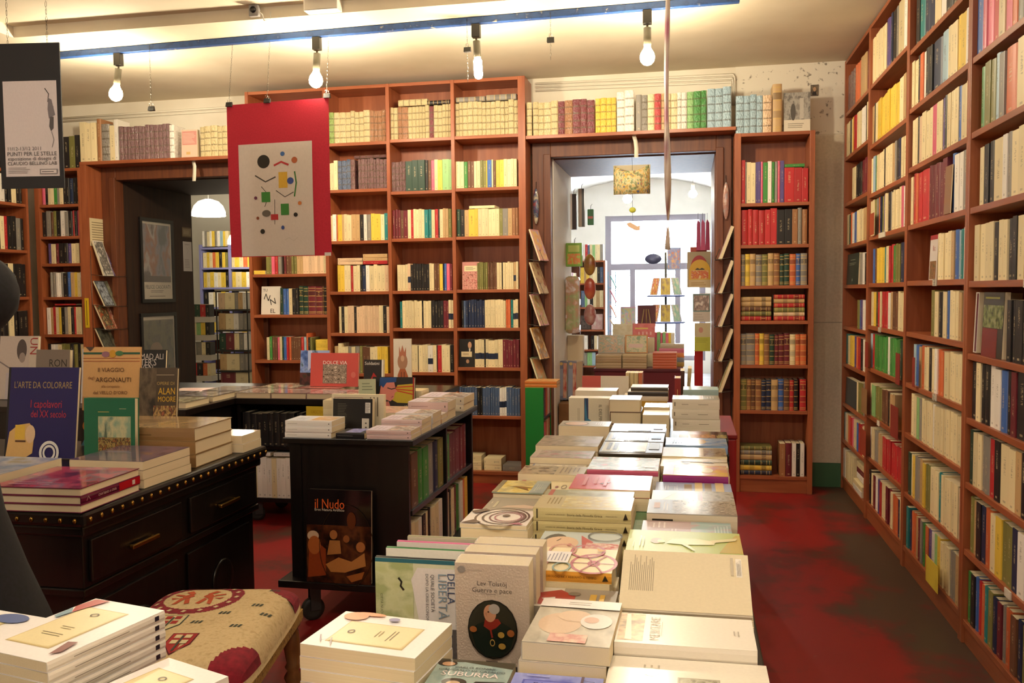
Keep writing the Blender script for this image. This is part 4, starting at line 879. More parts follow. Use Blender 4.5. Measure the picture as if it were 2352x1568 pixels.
S(-0.300, -0.135, 1.700, 1.850, T, 0.888, 4, 'S', "paperback with a dark-haired woman's face lying sideways", "paperback under the sideways woman's face", col='b8c2c0',
  prints=[('e', 0.45, 0.80, 0.42, 0.16, '2a201c'), ('e', 0.42, 0.72, 0.32, 0.22, 'd6b08e'), ('l', [(0.5, 0.78), (0.62, 0.74)], 0.002, '3a2a20'), ('e', 0.33, 0.60, 0.06, 0.03, 'b04848'), ('p', [(0.1, 0.42), (0.8, 0.5), (0.5, 0.32)], 'b83a40'), ('n', 0.0, 0.0, 0.45, 0.4, ['b83a40', 'd8c0b0'], 14), ('o', 0.8, 0.2, 0.25, 0.22, 0.1, '30384a')], gloss=0.3)
S(-0.335, -0.120, 1.906, 2.030, T, 0.924, 5, 'S', 'upper volume of a two-part philosophy set in matching beige', 'beige philosophy volume under the upper one', col='d3c598', spine='cbbd88', ttop=0.0285,
  prints=[('n', 0.12, 0.08, 0.95, 0.72, ['d9c27a', 'c9ba8c', 'e6da9c'], 7), ('x', 0.3, 0.75, 0.85, 0.9, 4, '9a8a5c', False)], spine_prints=[('t', '1', 0.04, 0.5, 0.014, '3a3224', 0), ('t', 'LUCIANO DE CRESCENZO', 0.23, 0.5, 0.2, '5a4c34', 0), ('t', 'Storia della Filosofia Greca', 0.53, 0.5, 0.36, '4a3c28', 0), ('t', 'I PRESOCRATICI', 0.80, 0.5, 0.12, '6a5c40', 0), ('p', [(0.92, 0.25), (0.945, 0.8), (0.97, 0.3)], '2a2014')], gloss=0.2, coat=0.3)
S(-0.345, -0.128, 2.040, 2.172, T, 0.905, 4, 'S', 'grey-green paperback with a red corner stripe', 'paperback under the grey-green one with red stripe', col='a8a684', prints=[('r', 0.0, 0.90, 1, 0.95, 'b86a5c'), ('n', 0.1, 0.2, 0.9, 0.75, ['9a9878', 'c2bf9c'], 4)], gloss=0.2)
book(flatM(-0.125, -0.090, 2.02, 2.19, T, 'P'), 0.035, 0.17, 0.07, 'thick small green book wedged beside the philosophy volumes', '5c8a5c', '4a7a50', [('x', 0.2, 0.3, 0.8, 0.5, 3, 'a9c0a0', False)])
S(-0.295, -0.092, 2.200, 2.378, T, 0.903, 4, 'F', 'coral red paperback with a scattered letter cover', 'paperback under the coral red cover', col='d05a58', ttop=0.02, fill='4a7a54',
  prints=[('r', 0.0, 0.86, 1, 1, 'e6d2ae'), ('e', 0.2, 0.9, 0.08, 0.02, 'b82a34'), ('x', 0.1, 0.62, 0.9, 0.68, 1, 'e89a8a', False), ('p', [(0.55, 0.2), (0.65, 0.35), (0.5, 0.5), (0.7, 0.42)], '7a3a40'), ('x', 0.2, 0.1, 0.8, 0.5, 3, 'e08078', False)], gloss=0.2)
S(-0.278, -0.080, 2.462, 2.650, T, 0.900, 4, 'S', 'glossy collage art book with a pink spine', 'book under the glossy collage one', col='cfcabf', spine='c85a78', ttop=0.017, fill='d9d0c2', cat='art book',
  prints=[('n', 0, 0, 1, 1, ['b5b0a0', 'e6e2d8', '9aa89a', 'd89a90'], 4), ('r', 0.75, 0.3, 0.98, 0.55, 'c86a60'), ('r', 0.3, 0.25, 0.7, 0.55, 'b8c0aa'), ('r', 0.2, 0.05, 0.5, 0.2, 'd9d4c8')], gloss=0.08, coat=1.0)
for k, (ya, yb) in enumerate(((2.738, 2.925), (2.940, 3.125), (3.150, 3.335))):
    S(-0.272, -0.078, ya, yb, T, 0.900, 4, 'S', ['black-edged art book with ochre panel, first of three alike', 'black-edged art book with olive panel, middle of three alike', 'black-edged art book with red tab, last of three alike'][k], 'book under the black-edged art book ' + ['with ochre panel', 'in the middle', 'with red tab'][k], col='6a5c44', spine='241c18', ttop=0.017, cat='art book', hard=True,
      prints=[('r', 0.06, 0.70, 0.98, 0.96, 'cfc4a4'), ('r', 0.2, 0.73, 0.9, 0.80, '4a3c30'), ('r', 0.2, 0.84, 0.9, 0.9, '5a4a3c'), ('n', 0.06, 0.26, 0.96, 0.68, [['c99a3c', 'e0bc60'], ['a8925c', '8a7848'], ['9a8450', 'b09a64']][k], 5), ('r', 0.3, 0.05, 0.9, 0.22, ['8f8a7a', '3a3a34', 'a0402c'][k])], gloss=0.1, coat=0.8)
S(-0.328, -0.196, 3.760, 3.925, T, 0.938, 3, 'P', 'thick hardback with rounded page edges, topmost of three', 'thick cream-paged hardback in the pile of three', col='c9b8a0', spine='b39a80', hard=True, cat='hardback', fill='5a3326', prints=[('n', 0.05, 0.05, 0.95, 0.95, ['d9b8a8', 'c2b094', 'b8b8a0'], 3)])
S(-0.183, -0.075, 3.690, 3.840, T, 0.885, 2, 'P', 'small thick cream book on a low pair', 'small thick cream book under its pair', col='e6d9b0', spine='d9c894', cat='hardback', prints=[('r', 0.0, 0.45, 1, 0.5, 'cfc196')])
S(-0.185, -0.078, 3.865, 4.01, T, 0.895, 2, 'P', 'white film-wrapped book shining behind the small cream pair', 'film-wrapped book under the shining white one', col='eceaf0', gloss=0.08, coat=1.0)
S(-0.310, -0.096, 4.28, 4.42, T, 0.868, 1, 'S', 'deep yellow hardback standing thick at the table far end', 'x', col='d9a83c', spine='d0a038', cat='hardback', hard=True, spine_prints=[('r', 0.1, 0.15, 0.18, 0.85, 'd8d2c0'), ('x', 0.11, 0.2, 0.17, 0.8, 5, '4a4238', False)])
book(flatM(-0.305, -0.092, 4.285, 4.425, 0.8685, 'S'), 0.14, 0.213, 0.022, 'white book lying on the deep yellow hardback', 'e6dccb', 'e2d4bc')
book(flatM(-0.285, -0.092, 4.29, 4.43, 0.891, 'S'), 0.14, 0.193, 0.022, 'dark-edged white book lying in the far pile', 'cfc4bb', '3a322e', cat='paperback')
book(flatM(-0.270, -0.092, 4.30, 4.44, 0.9135, 'S'), 0.14, 0.178, 0.020, 'grey hardback on top of the far pile', '9c9684', '4a4238', hard=True)
for k in range(4):
    x = -0.335 + k * 0.022
    book(axes((x + 0.0195, 4.60, T), (0, 1, 0), (0, 0, 1)), 0.11, 0.195, 0.0195, ['first', 'second', 'third', 'orange last'][k] + ' small paperback of the upright row at the table end', 'e0cc9c' if k < 3 else 'd07a58', 'dcc694' if k < 3 else 'cf7450', group='upright row at the table end')
book(axes((-0.060, 4.18, T), (0, 1, 0), (0, 0, 1)), 0.14, 0.21, 0.028, 'dark red hardback standing upright with gold spine lettering', '8a1c22', '861a20', (), [('x', 0.25, 0.35, 0.75, 0.65, 1, 'c9a060', False), ('e', 0.88, 0.5, 0.02, 0.2, 'c9a060')], True, 'hardback', 'hardback')
book(axes((-0.035, 4.40, T), (0, 1, 0), (0, 0, 1)), 0.14, 0.225, 0.02, 'thin dark brown book upright beside the dark red one', '4a2a20', '4a2a20')
book(axes((-0.012, 4.44, T), (0, 1, 0), (0.06, 0, 1)), 0.14, 0.235, 0.018, 'cream magazine leaning upright at the table far end', 'd9c898', 'd0bd88', (), [('x', 0.2, 0.3, 0.8, 0.6, 1, '5a4a34', False)], cat='magazine', name='magazine')
S(0.015, 0.105, 4.55, 4.70, T, 0.90, 3, 'P', 'plain white book on a short tan pile at the far end', 'tan paperback under the plain white book', col='eeeaf0', fill='c08f58', spine='c08f58')
# --- left-hand column
S(-0.535, -0.375, 1.645, 1.785, T, 0.875, 3, 'F', 'art paperback with a misty blue mountain painting', 'paperback under the misty blue mountain cover', col='8f9aa2', prints=[('n', 0, 0, 1, 1, ['7d8c98', 'a8a8b4', '6a5a4c', 'b8b4c0'], 2.5), ('p', [(0.9, 0.4), (0.3, 0.75), (0.2, 0.95), (0.6, 0.9)], '8a6a58'), ('x', 0.3, 0.05, 0.45, 0.25, 1, 'd8a8a0', False)], gloss=0.2)
S(-0.515, -0.345, 1.790, 1.832, T, 0.868, 3, 'F', 'gold film-wrapped paperback half under the spiral cover', 'paperback under the gold film-wrapped one', col='c2a468', prints=[('n', 0, 0, 1, 1, ['a88a50', 'd8c288', 'c2a468'], 3)], gloss=0.1, coat=1.0)
S(-0.485, -0.338, 1.838, 1.966, T, 0.900, 5, 'F', 'white paperback with black and rose concentric spirals', 'paperback under the concentric spirals', col='ebe2da', spine='c9c0b4', ttop=0.01, fill='c9bfa0',
  prints=[('o', 0.5, 0.55, 0.62, 0.42, 0.08, '4a3438'), ('o', 0.5, 0.58, 0.48, 0.34, 0.1, '4a3438'), ('o', 0.5, 0.62, 0.38, 0.27, 0.1, '7a4a54'), ('o', 0.5, 0.64, 0.29, 0.21, 0.1, 'a05a70'), ('e', 0.42, 0.6, 0.08, 0.06, '4a3438'), ('p', [(1.0, 0.0), (0.75, 0.16), (0.9, 0.3), (1.0, 0.22)], '4a3438'), ('p', [(0.2, 0.0), (0.0, 0.2), (0.1, 0.3), (0.35, 0.1)], '4a3438'), ('p', [(1.0, 0.7), (0.86, 0.86), (1.0, 0.95)], 'b06a84')][:8], gloss=0.2)
S(-0.475, -0.345, 1.995, 2.128, T, 0.890, 4, 'F', 'taupe paperback with a pale sleeping figure', 'paperback under the taupe cover with sleeping figure', col='8f836c', fill='c9b98c', ttop=0.012,
  prints=[('p', [(0.75, 0.3), (0.6, 0.4), (0.5, 0.7), (0.6, 0.92), (0.78, 0.9), (0.72, 0.5)], 'c2a68c'), ('r', 0.3, 0.15, 0.75, 0.2, 'b8ae88'), ('x', 0.35, 0.06, 0.5, 0.1, 1, 'd9d0b8', False)], gloss=0.3)
S(-0.482, -0.352, 2.142, 2.282, T, 0.900, 4, 'F', 'hardback with a bird gliding over a golden sky', 'hardback under the golden sky cover', col='9aa694', spine='7a7050', ttop=0.022, hard=True, cat='hardback', fill='8a7f60',
  prints=[('n', 0, 0.1, 1, 0.72, ['d9b93c', 'e8d98c', 'b9b07c', 'e6c858'], 1.8), ('r', 0, 0, 1, 0.1, '7c745c'), ('n', 0, 0.72, 1, 1, ['9fb0ac', 'b5c0b4'], 3), ('p', [(0.5, 0.15), (0.55, 0.35), (0.7, 0.55), (0.85, 0.7), (0.62, 0.62), (0.6, 0.75), (0.52, 0.5)], '8a6a30'), ('x', 0.3, 0.78, 0.9, 0.9, 3, 'd0d4c8', False)], gloss=0.15, coat=0.4)
S(-0.455, -0.305, 2.298, 2.420, T, 0.872, 4, 'F', 'cream paperback with red insect drawings and a red corner', 'paperback under the insect drawings', col='ddcda0', fill='d0b48a', prints=[('r', 0, 0, 0.6, 0.08, 'b83a50'), ('e', 0.6, 0.5, 0.1, 0.03, '8a3a34'), ('e', 0.62, 0.72, 0.1, 0.03, '8a3a34'), ('o', 0.6, 0.85, 0.2, 0.05, 0.3, '7a6a50')])
S(-0.470, -0.285, 2.430, 2.550, T, 0.888, 4, 'F', 'grey paperback with an old photograph and pale text block', 'paperback under the old photograph cover', col='c5b593', fill='cfae70', prints=[('n', 0.05, 0.0, 0.95, 0.55, ['5a5446', 'c0b498', '8a8270'], 4), ('x', 0.15, 0.6, 0.85, 0.92, 5, '9a8a78', False)], gloss=0.15)
S(-0.462, -0.300, 2.560, 2.660, T, 0.872, 3, 'F', 'open-page comic strip album in grey and cream', 'album under the comic strip', col='d3c9b4', cat='comic album', prints=[('r', 0.1, 0.05, 0.9, 0.45, 'c2b8a6'), ('l', [(0.2, 0.1), (0.8, 0.3)], 0.002, '6a5f58'), ('l', [(0.8, 0.25), (0.2, 0.4)], 0.002, '6a5f58'), ('r', 0.15, 0.55, 0.85, 0.6, 'b0a694'), ('r', 0.25, 0.66, 0.6, 0.8, 'a89e90'), ('r', 0.2, 0.84, 0.8, 0.96, 'a8a09a'), ('r', 0.1, 0.0, 0.9, 0.03, '5a6c8c')])
S(-0.478, -0.288, 2.670, 2.800, T, 0.890, 3, 'F', 'grey and pink paperback with rounded corner print', 'paperback under the grey and pink one', col='b9aca0', fill='b08468', ttop=0.02, prints=[('n', 0.1, 0.1, 0.95, 0.95, ['9a9088', 'c2b6aa', 'b88a90'], 4), ('r', 0.0, 0.0, 1, 0.1, 'cdbfb2')], gloss=0.18)
S(-0.490, -0.285, 2.842, 3.045, T, 0.897, 3, 'F', 'large curled paperback with a misty stone sculpture photograph', 'paperback under the misty sculpture cover', col='a89a88', fill='b98a58', ttop=0.018, prints=[('n', 0, 0, 1, 1, ['8f8274', 'b9ab98', 'a39684', 'c6b9a8'], 2.2), ('r', 0.35, 0.75, 0.7, 0.98, 'b8aca0')], gloss=0.15, coat=0.4)
S(-0.462, -0.278, 3.175, 3.300, T, 0.912, 3, 'F', 'thick cream-paged book with an oval portrait and grey title strip', 'thick book under the oval portrait cover', col='a8a090', spine='c2b8a0', ttop=0.05, fill='c9b48a', prints=[('e', 0.55, 0.32, 0.4, 0.26, '7a6a5a'), ('e', 0.55, 0.32, 0.33, 0.22, 'cfae94'), ('x', 0.3, 0.7, 0.8, 0.88, 4, 'd8d0c0', False)])
for k in range(3):
    M = axes((-0.515, 3.862 + k * 0.027 + 0.0265, 0.93), (0, 0, -1), (1, 0, 0))
    book(M, 0.149, 0.19, 0.0265, 'white book on its side with a blue swimmer picture and grey title' if k == 0 else 'white book on its side behind the blue swimmer one', 'ddd3b8', 'e6e0cf',
         [('r', 0.0, 0.36, 1, 0.455, '2c3f66'), ('p', [(0.0, 0.39), (0.6, 0.43), (0.66, 0.52), (0.75, 0.47), (1, 0.46), (1, 0.4), (0.4, 0.37)], '3f7fa0'), ('x', 0.3, 0.2, 0.9, 0.26, 2, 'a89c80', False), ('x', 0.2, 0.9, 0.9, 0.93, 1, 'a89c80', False)] + [('t', 'IL DELFINO', 0.5, 0.73, 0.62, '6a5f4c', 0)] if k == 0 else (), (), group=None if k == 0 else 'white books on their sides')
S(-0.510, -0.320, 4.055, 4.185, T, 0.942, 2, 'S', 'plain white thick book on the far pile', 'white thick book under the plain one', col='efe9dc', spine='ddd3bf', gloss=0.3)
book(standM(-0.525, 4.47, T, 5), 0.235, 0.19, 0.03, 'white book with a red square standing upright at the far end', 'ddd4c4', 'ddd4c4', [('r', 0.0, 0.5, 0.40, 1, 'c9564c'), ('x', 0.25, 0.55, 0.34, 0.6, 1, 'e0b0a0', False)], name='hardback', cat='hardback')
# standing pair of wrapped novels with an oval portrait
GP = [('t', 'Lev Tolstòj', 0.5, 0.81, 0.40, '4a3f3c', 0), ('t', 'Guerra e pace', 0.5, 0.745, 0.54, '4a3f3c', 0), ('x', 0.36, 0.705, 0.62, 0.72, 1, '8a7c70', False), ('e', 0.09, 0.94, 0.055, 0.034, '8d8580'), ('x', 0.17, 0.93, 0.45, 0.945, 1, '9a8c80', False), ('r', 0.40, 0.05, 0.56, 0.062, '6a5c54'),
      ('e', 0.5, 0.37, 0.34, 0.29, '1e1a16'), ('e', 0.5, 0.37, 0.325, 0.278, '2c2a20'), ('p', [(0.2, 0.36), (0.3, 0.42), (0.44, 0.46), (0.6, 0.46), (0.74, 0.40), (0.80, 0.34), (0.74, 0.2), (0.6, 0.105), (0.4, 0.105), (0.27, 0.19)], '1c241c'), ('p', [(0.40, 0.47), (0.38, 0.40), (0.47, 0.36), (0.55, 0.39), (0.62, 0.44), (0.58, 0.48)], '8a2a20'), ('e', 0.47, 0.53, 0.085, 0.085, 'c08a6a'), ('e', 0.53, 0.575, 0.075, 0.05, 'a8a098'), ('e', 0.45, 0.545, 0.012, 0.008, '3a2a20'), ('p', [(0.40, 0.53), (0.43, 0.5), (0.43, 0.545)], 'b07a5c'), ('e', 0.24, 0.37, 0.05, 0.03, '9a5a2c'), ('e', 0.75, 0.35, 0.05, 0.035, '9a5a2c'), ('e', 0.62, 0.33, 0.045, 0.03, 'a8843c'), ('e', 0.63, 0.22, 0.05, 0.03, 'a8843c'), ('o', 0.5, 0.25, 0.035, 0.035, 0.3, 'b08a4a'), ('l', [(0.48, 0.38), (0.5, 0.3)], 0.003, '8a2a20')]
WRAP = None
def film_mat():
    m, nt, b = new_mat('clear_shrink_film')
    b.inputs['Base Color'].default_value = (1, 1, 1, 1); b.inputs['Roughness'].default_value = 0.06; b.inputs['IOR'].default_value = 1.3
    n = nt.nodes.new('ShaderNodeTexNoise'); n.inputs['Scale'].default_value = 45; n.inputs['Detail'].default_value = 3
    bp = nt.nodes.new('ShaderNodeBump'); bp.inputs['Strength'].default_value = 0.8; bp.inputs['Distance'].default_value = 0.01
    nt.links.new(n.outputs['Fac'], bp.inputs['Height']); nt.links.new(bp.outputs[0], b.inputs['Normal'])
    tr = nt.nodes.new('ShaderNodeBsdfTransparent'); gl = nt.nodes.new('ShaderNodeBsdfGlossy'); gl.inputs['Roughness'].default_value = 0.08
    nt.links.new(bp.outputs[0], gl.inputs['Normal'])
    mx = nt.nodes.new('ShaderNodeMixShader'); mx.inputs[0].default_value = 0.16
    nt.links.new(tr.outputs[0], mx.inputs[1]); nt.links.new(gl.outputs[0], mx.inputs[2])
    nt.links.new(mx.outputs[0], nt.nodes['Material Output'].inputs['Surface'])
    return m
FILM = film_mat()
def wrapped_upright(X, Y, Z, w, h, t, lean, label, prints):
    r_ = book(standM(X, Y, Z, lean), w, h, t, label, 'cdb9a6', 'cdb9a6', prints, (), False, 'wrapped_book', 'wrapped book', gloss=0.25)
    a = MB()
    nx = 6
    e = 0.0012
    a.box(-e, -e, -e, w + e, h + e, t + e, FILM)
    a.build('film_wrap', r_)
    return r_
wrapped_upright(-0.378, 1.448, T, 0.124, 0.176, 0.043, -3, 'film-wrapped novel standing upright with a generic oval portrait', GP)
wrapped_upright(-0.376, 1.50, T, 0.124, 0.176, 0.043, -1, 'film-wrapped novel standing right behind the oval portrait one', GP)
wrapped_upright(-0.374, 1.56, T, 0.124, 0.172, 0.045, 0, 'third film-wrapped novel at the back of the upright set', GP)
# magazines standing on their long side beside it
mags = [('d6d8b8', '24282c', 0.128, 'pale green magazine on its long side with vertical block titles'), ('e8e4da', '3a7a48', 0.142, 'white magazine with a yellow and green spine on its long side'), ('d9d0cc', 'c85a8a', 0.150, 'grey magazine with a pink spine strip on its long side'), ('b8b49c', '8c8868', 0.156, 'olive paperback on its long side behind the magazines')]
for k, (c_, s_, hh, lb) in enumerate(mags):
    y = 1.545 + k * 0.016
    M = axes((-0.572 + k * 0.016, y + 0.012, T + hh), (0, 0, -1), (1, 0, 0))
    pr = [('r', 0.0, 0.0, 0.06, 1.0, '2c6a78'), ('n', 0.06, 0, 1, 0.36, ['bfc78c', 'cdd3a4', 'a8b47c'], 4), ('p', [(0.3, 0.34), (0.12, 0.40), (0.12, 1), (1, 1), (1, 0.42)], 'e8e2dc'), ('l', [(0.28, 0.22), (0.34, 0.25), (0.40, 0.24), (0.46, 0.27)], 0.004, '2a2a22'), ('t', 'IL DESTINO', 0.62, 0.80, 0.9, '3c4a66', 0), ('t', 'DELLA', 0.40, 0.71, 0.44, '44567a', 0), ('t', 'LIBERTÀ', 0.52, 0.63, 0.66, '8aa0b0', 0), ('t', 'QUALE SOCIETÀ', 0.48, 0.54, 0.55, '4a4a4a', 0), ('t', 'DOPO LA CRISI ECONOMICA', 0.6, 0.49, 0.8, '4a4a4a', 0), ('t', 'MAURO MAGATTI', 0.55, 0.93, 0.7, '3a3a3a', 0), ('t', 'CITTÀ NUOVA', 0.7, 0.06, 0.36, '5a5f44', 0)] if k == 0 else ()
    book(M, hh, 0.205, 0.012, lb, c_, s_, pr, [('x', 0.2, 0.3, 0.8, 0.6, 1, 'd9d4c8', False)] if k < 2 else (), False, 'magazine', 'magazine')
# --- cream label paperbacks in the foreground
def label_book(X0, X1, Y0_, Y1_, z, t, rot, label, art, orient='F'):
    wd, ln = (Y1_ - Y0_, X1 - X0) if orient in 'SF' else (X1 - X0, Y1_ - Y0_)
    pr = [('r', 0.26, 0.16, 0.86, 0.84, 'c9b27a'), ('r', 0.275, 0.17, 0.845, 0.83, 'e3cf94'), ('r', 0.29, 0.18, 0.83, 0.82, 'e6d6a4'), ('x', 0.42, 0.62, 0.70, 0.68, 2, '7a6a44', False), ('x', 0.46, 0.5, 0.66, 0.56, 2, 'a08f62', False), ('o', 0.56, 0.28, 0.05, 0.03, 0.35, '5a4c34')] + art
    return book(flatM(X0, X1, Y0_, Y1_, z, orient, rot), wd, ln, t - 0.0004, label, 'efe9e4', 'efe6da', pr, [('r', 0.90, 0.25, 0.94, 0.75, '2a2430'), ('x', 0.2, 0.35, 0.7, 0.6, 1, '9a8f84', False)])
artA = [('e', 0.14, 0.16, 0.12, 0.11, 'e0966a'), ('e', 0.05, 0.27, 0.05, 0.14, 'e0966a'), ('l', [(0.75, 0.08), (0.9, 0.14), (0.8, 0.2), (0.95, 0.25)], 0.0025, '9a8c94'), ('e', 0.14, 0.52, 0.05, 0.05, '8f8ab0')]
for i in range(4):
    label_book(-0.562 + 0.001 * (i % 2), -0.374 + 0.001 * (i % 2), 1.198, 1.338, 0.8005 + 0.0195 * i, 0.0195, -7.5 + (0.4 if i % 2 else 0), 'white novella with cream label and peach drawing, topmost of four' if i == 3 else ['lowest', 'second', 'third'][i] + ' white novella of the four with peach drawing on top', artA if i == 3 else [])['group'] = 'white novellas in the near pile'
label_book(-0.545, -0.355, 1.045, 1.185, T, 0.0195, -8, 'white novella with cream label lying alone before the pile of four', [('e', 0.95, 0.3, 0.12, 0.1, '8a2a3a')])
# ================================================================ SIDE TABLE WITH MORE NOVELLAS
st_ = thing('side_table', 'dark side table under two piles of white novellas', 'table', (-1.05, 1.1, 0))
MB().box(-0.32, -0.32, 0.755, 0.285, 0.165, 0.78, BLACKWOOD).build('tabletop', st_, 0.002)
for x in (-0.30, 0.21):
    for y in (-0.30, 0.11): MB().box(x, y, 0, x + 0.04, y + 0.04, 0.7545, BLACKWOOD).build('leg', st_)
artB = [('p', [(0.75, 0.02), (0.95, 0.03), (0.97, 0.2), (0.86, 0.3), (0.8, 0.14)], 'b03a34'), ('p', [(0.86, 0.3), (0.97, 0.22), (0.95, 0.4), (0.88, 0.42)], '7a9aa8'), ('p', [(0.05, 0.86), (0.1, 0.7), (0.2, 0.72), (0.12, 0.92)], '8a5a54')]
for i in range(5):
    o = label_book(-1.06, -0.90, 1.13, 1.36, T + 0.0165 * i, 0.0165, -12 + 0.5 * (i % 2), 'white novella with cream label and red drawing on top of its pile' if i == 4 else ['lowest', 'second', 'third', 'fourth'][i] + ' white novella of the pile with red drawing on top', artB if i == 4 else [], 'D')
    o['group'] = 'white novellas on the side table'
label_book(-0.865, -0.725, 1.04, 1.25, T, 0.034, -20, 'white novella with an orange pastry drawing on the side table', [('e', 0.12, 0.62, 0.09, 0.14, 'e0a050'), ('p', [(0.0, 0.5), (0.2, 0.48), (0.22, 0.7), (0.05, 0.74)], 'e3b050')], 'D')
label_book(-1.29, -1.115, 1.13, 1.345, T, 0.06, -10, 'white book with a blue hat drawing at the side table edge', [('e', 0.3, 0.12, 0.2, 0.09, '5a6a9a')], 'D')
# ================================================================ DARK DESK WITH BRASS STUDS
DZ = 0.75
BRASS = pm('a8803c', 0.3, 1.0)
dk = thing('desk', 'old dark wooden desk with brass studs and bar handles', 'desk', (-2.55, 2.83, 0))
X1, Yn, Yf = 0.765, -0.50, 0.69
MB().box(-0.765, Yn, 0.70, X1, Yf, DZ - 0.002, BLACKWOOD).build('desktop', dk, 0.012)
MB().box(-0.74, Yn + 0.02, 0.665, X1 - 0.02, Yf - 0.02, 0.6995, BLACKWOOD).build('moulding', dk, 0.008)
MB().box(-0.72, Yn + 0.035, 0.50, X1 - 0.035, Yf - 0.035, 0.6645, BLACKWOOD).build('frieze', dk, 0.003)
MB().box(-0.73, Yn + 0.03, 0.475, X1 - 0.03, Yf - 0.03, 0.4995, BLACKWOOD).build('ledge', dk, 0.004)
for xa, xb in ((-0.70, -0.2), (0.2, X1 - 0.05)):
    MB().box(xa, Yn + 0.05, 0.06, xb, Yf - 0.05, 0.4745, BLACKWOOD).build('pedestal', dk, 0.003)
    MB().box(xa - 0.012, Yn + 0.035, 0, xb + 0.012, Yf - 0.035, 0.0595, BLACKWOOD).build('plinth', dk, 0.004)
for y0_, y1_ in ((-0.44, 0.06), (0.12, 0.62)):
    d_ = MB().box(X1 - 0.0345, y0_, 0.515, X1 - 0.022, y1_, 0.65, BLACKWOOD).build('drawer', dk, 0.004)
    hm = MB(); yc = (y0_ + y1_) / 2
    hm.box(X1 - 0.010, yc - 0.075, 0.568, X1 + 0.002, yc + 0.075, 0.582, BRASS); hm.box(X1 - 0.0218, yc - 0.065, 0.57, X1 - 0.010, yc - 0.055, 0.58, BRASS); hm.box(X1 - 0.0218, yc + 0.055, 0.57, X1 - 0.010, yc + 0.065, 0.58, BRASS)
    h_ = hm.build('handle', d_, 0.003)
for y0_, y1_ in ((-0.42, 0.05), (0.12, 0.59)):
    p_ = MB().box(X1 - 0.0495, y0_, 0.10, X1 - 0.038, y1_, 0.44, BLACKWOOD).build('door_panel', dk, 0.004)
    MB().lathe([(0.075, 0), (0.08, 0.004), (0.07, 0.008), (0.05, 0.006)], BLACKWOOD, Matrix.Translation((X1 - 0.038, (y0_ + y1_) / 2, 0.27)) @ Matrix.Rotation(math.pi / 2, 4, 'Y'), 24).build('rosette', p_)
stud = MB().sphere((0, 0, 0), (0.0062, 0.0062, 0.0085), BRASS, None, 10, 6).mesh('stud')
def put_stud(x, y, z):
    o = bpy.data.objects.new('brass_stud', stud); C.objects.link(o); o.parent = dk; o.location = (x, y, z)
for i in range(23): put_stud(X1 + 0.0005, Yn + 0.03 + i * 0.052, 0.722)
for i in range(15): put_stud(X1 - 0.03 - i * 0.05, Yn - 0.0005, 0.722)

B = DZ - 0.0008
PIC = [('n', 0, 0, 1, 1, ['5a2440', 'b03a58', '8a6a80', 'c86a80'], 2.5), ('x', 0.1, 0.1, 0.7, 0.25, 2, 'b8a0b0', False)]
for k in range(3):
    book(flatM(-2.095, -1.792, 2.318, 2.625, B + k * 0.0252, 'D' if k == 1 else 'P', 2), 0.303, 0.307, 0.0248, ['lowest large magenta photo book of three on the desk corner', 'middle magenta photo book of three, purple and red spine outwards', 'topmost large magenta photo book of three on the desk corner'][k], '7a2c4c', '5a1030', PIC if k == 2 else (),
         [('r', 0.62, 0, 1, 1, 'b01c24'), ('t', 'RINO V GHIRLANO', 0.42, 0.5, 0.3, 'd8b8b0', 180), ('l', [(0.08, 0.3), (0.11, 0.8), (0.14, 0.3)], 0.0015, 'd8b8b0'), ('r', 0.85, 0.2, 0.9, 0.8, 'e0c8c0')] if k == 1 else (), True, 'art_book', 'art book', gloss=0.1, coat=0.6)
S(-2.44, -2.115, 2.36, 2.66, B, 0.845, 3, 'P', 'large pale art book topmost of the pile at the desk front', 'large art book in the pile at the desk front', col='b9bac6', spine='d8cdbb', cat='art book', prints=[('n', 0, 0, 1, 1, ['8fa0c0', 'c8c8d0', 'b8a878'], 3)], gloss=0.12, coat=0.5, fill='d8c8a8')
S(-2.08, -1.80, 2.655, 2.94, B, 0.842, 3, 'P', 'dark violet glossy photo book on the middle desk pile', 'photo book under the dark violet one', col='4a3f5c', spine='cdbf9c', cat='art book', prints=[('n', 0, 0, 1, 1, ['3a3450', '7a5a6a', '55506a', '8a6a58'], 3), ('x', 0.1, 0.5, 0.5, 0.62, 2, 'a8a0b8', False)], gloss=0.1, coat=0.7, fill='c9b894')
S(-2.235, -1.825, 3.005, 3.30, B, 0.90, 3, 'S', 'thick brown-jacketed hardback with rounded spine, topmost of three', 'thick brown-jacketed hardback in the pile of three', col='9a7a52', spine='8f6c44', hard=True, cat='hardback', prints=[('n', 0, 0, 1, 1, ['8f7048', 'b59668', 'a0825a'], 2), ('x', 0.2, 0.45, 0.6, 0.5, 1, 'c9ae78', False)], gloss=0.1, coat=0.8, rot=1.5, spine_prints=[('x', 0.2, 0.3, 0.6, 0.6, 1, '6a4c2c', False)])
S(-2.02, -1.80, 3.33, 3.49, B, 0.82, 2, 'P', 'cream paperback on the pair behind the brown hardbacks', 'cream paperback under its pair behind the brown hardbacks', col='e0d4c4', prints=[('n', 0.1, 0.1, 0.9, 0.9, ['e6dcd0', 'd0c4b8'], 3)], gloss=0.1, coat=0.6)
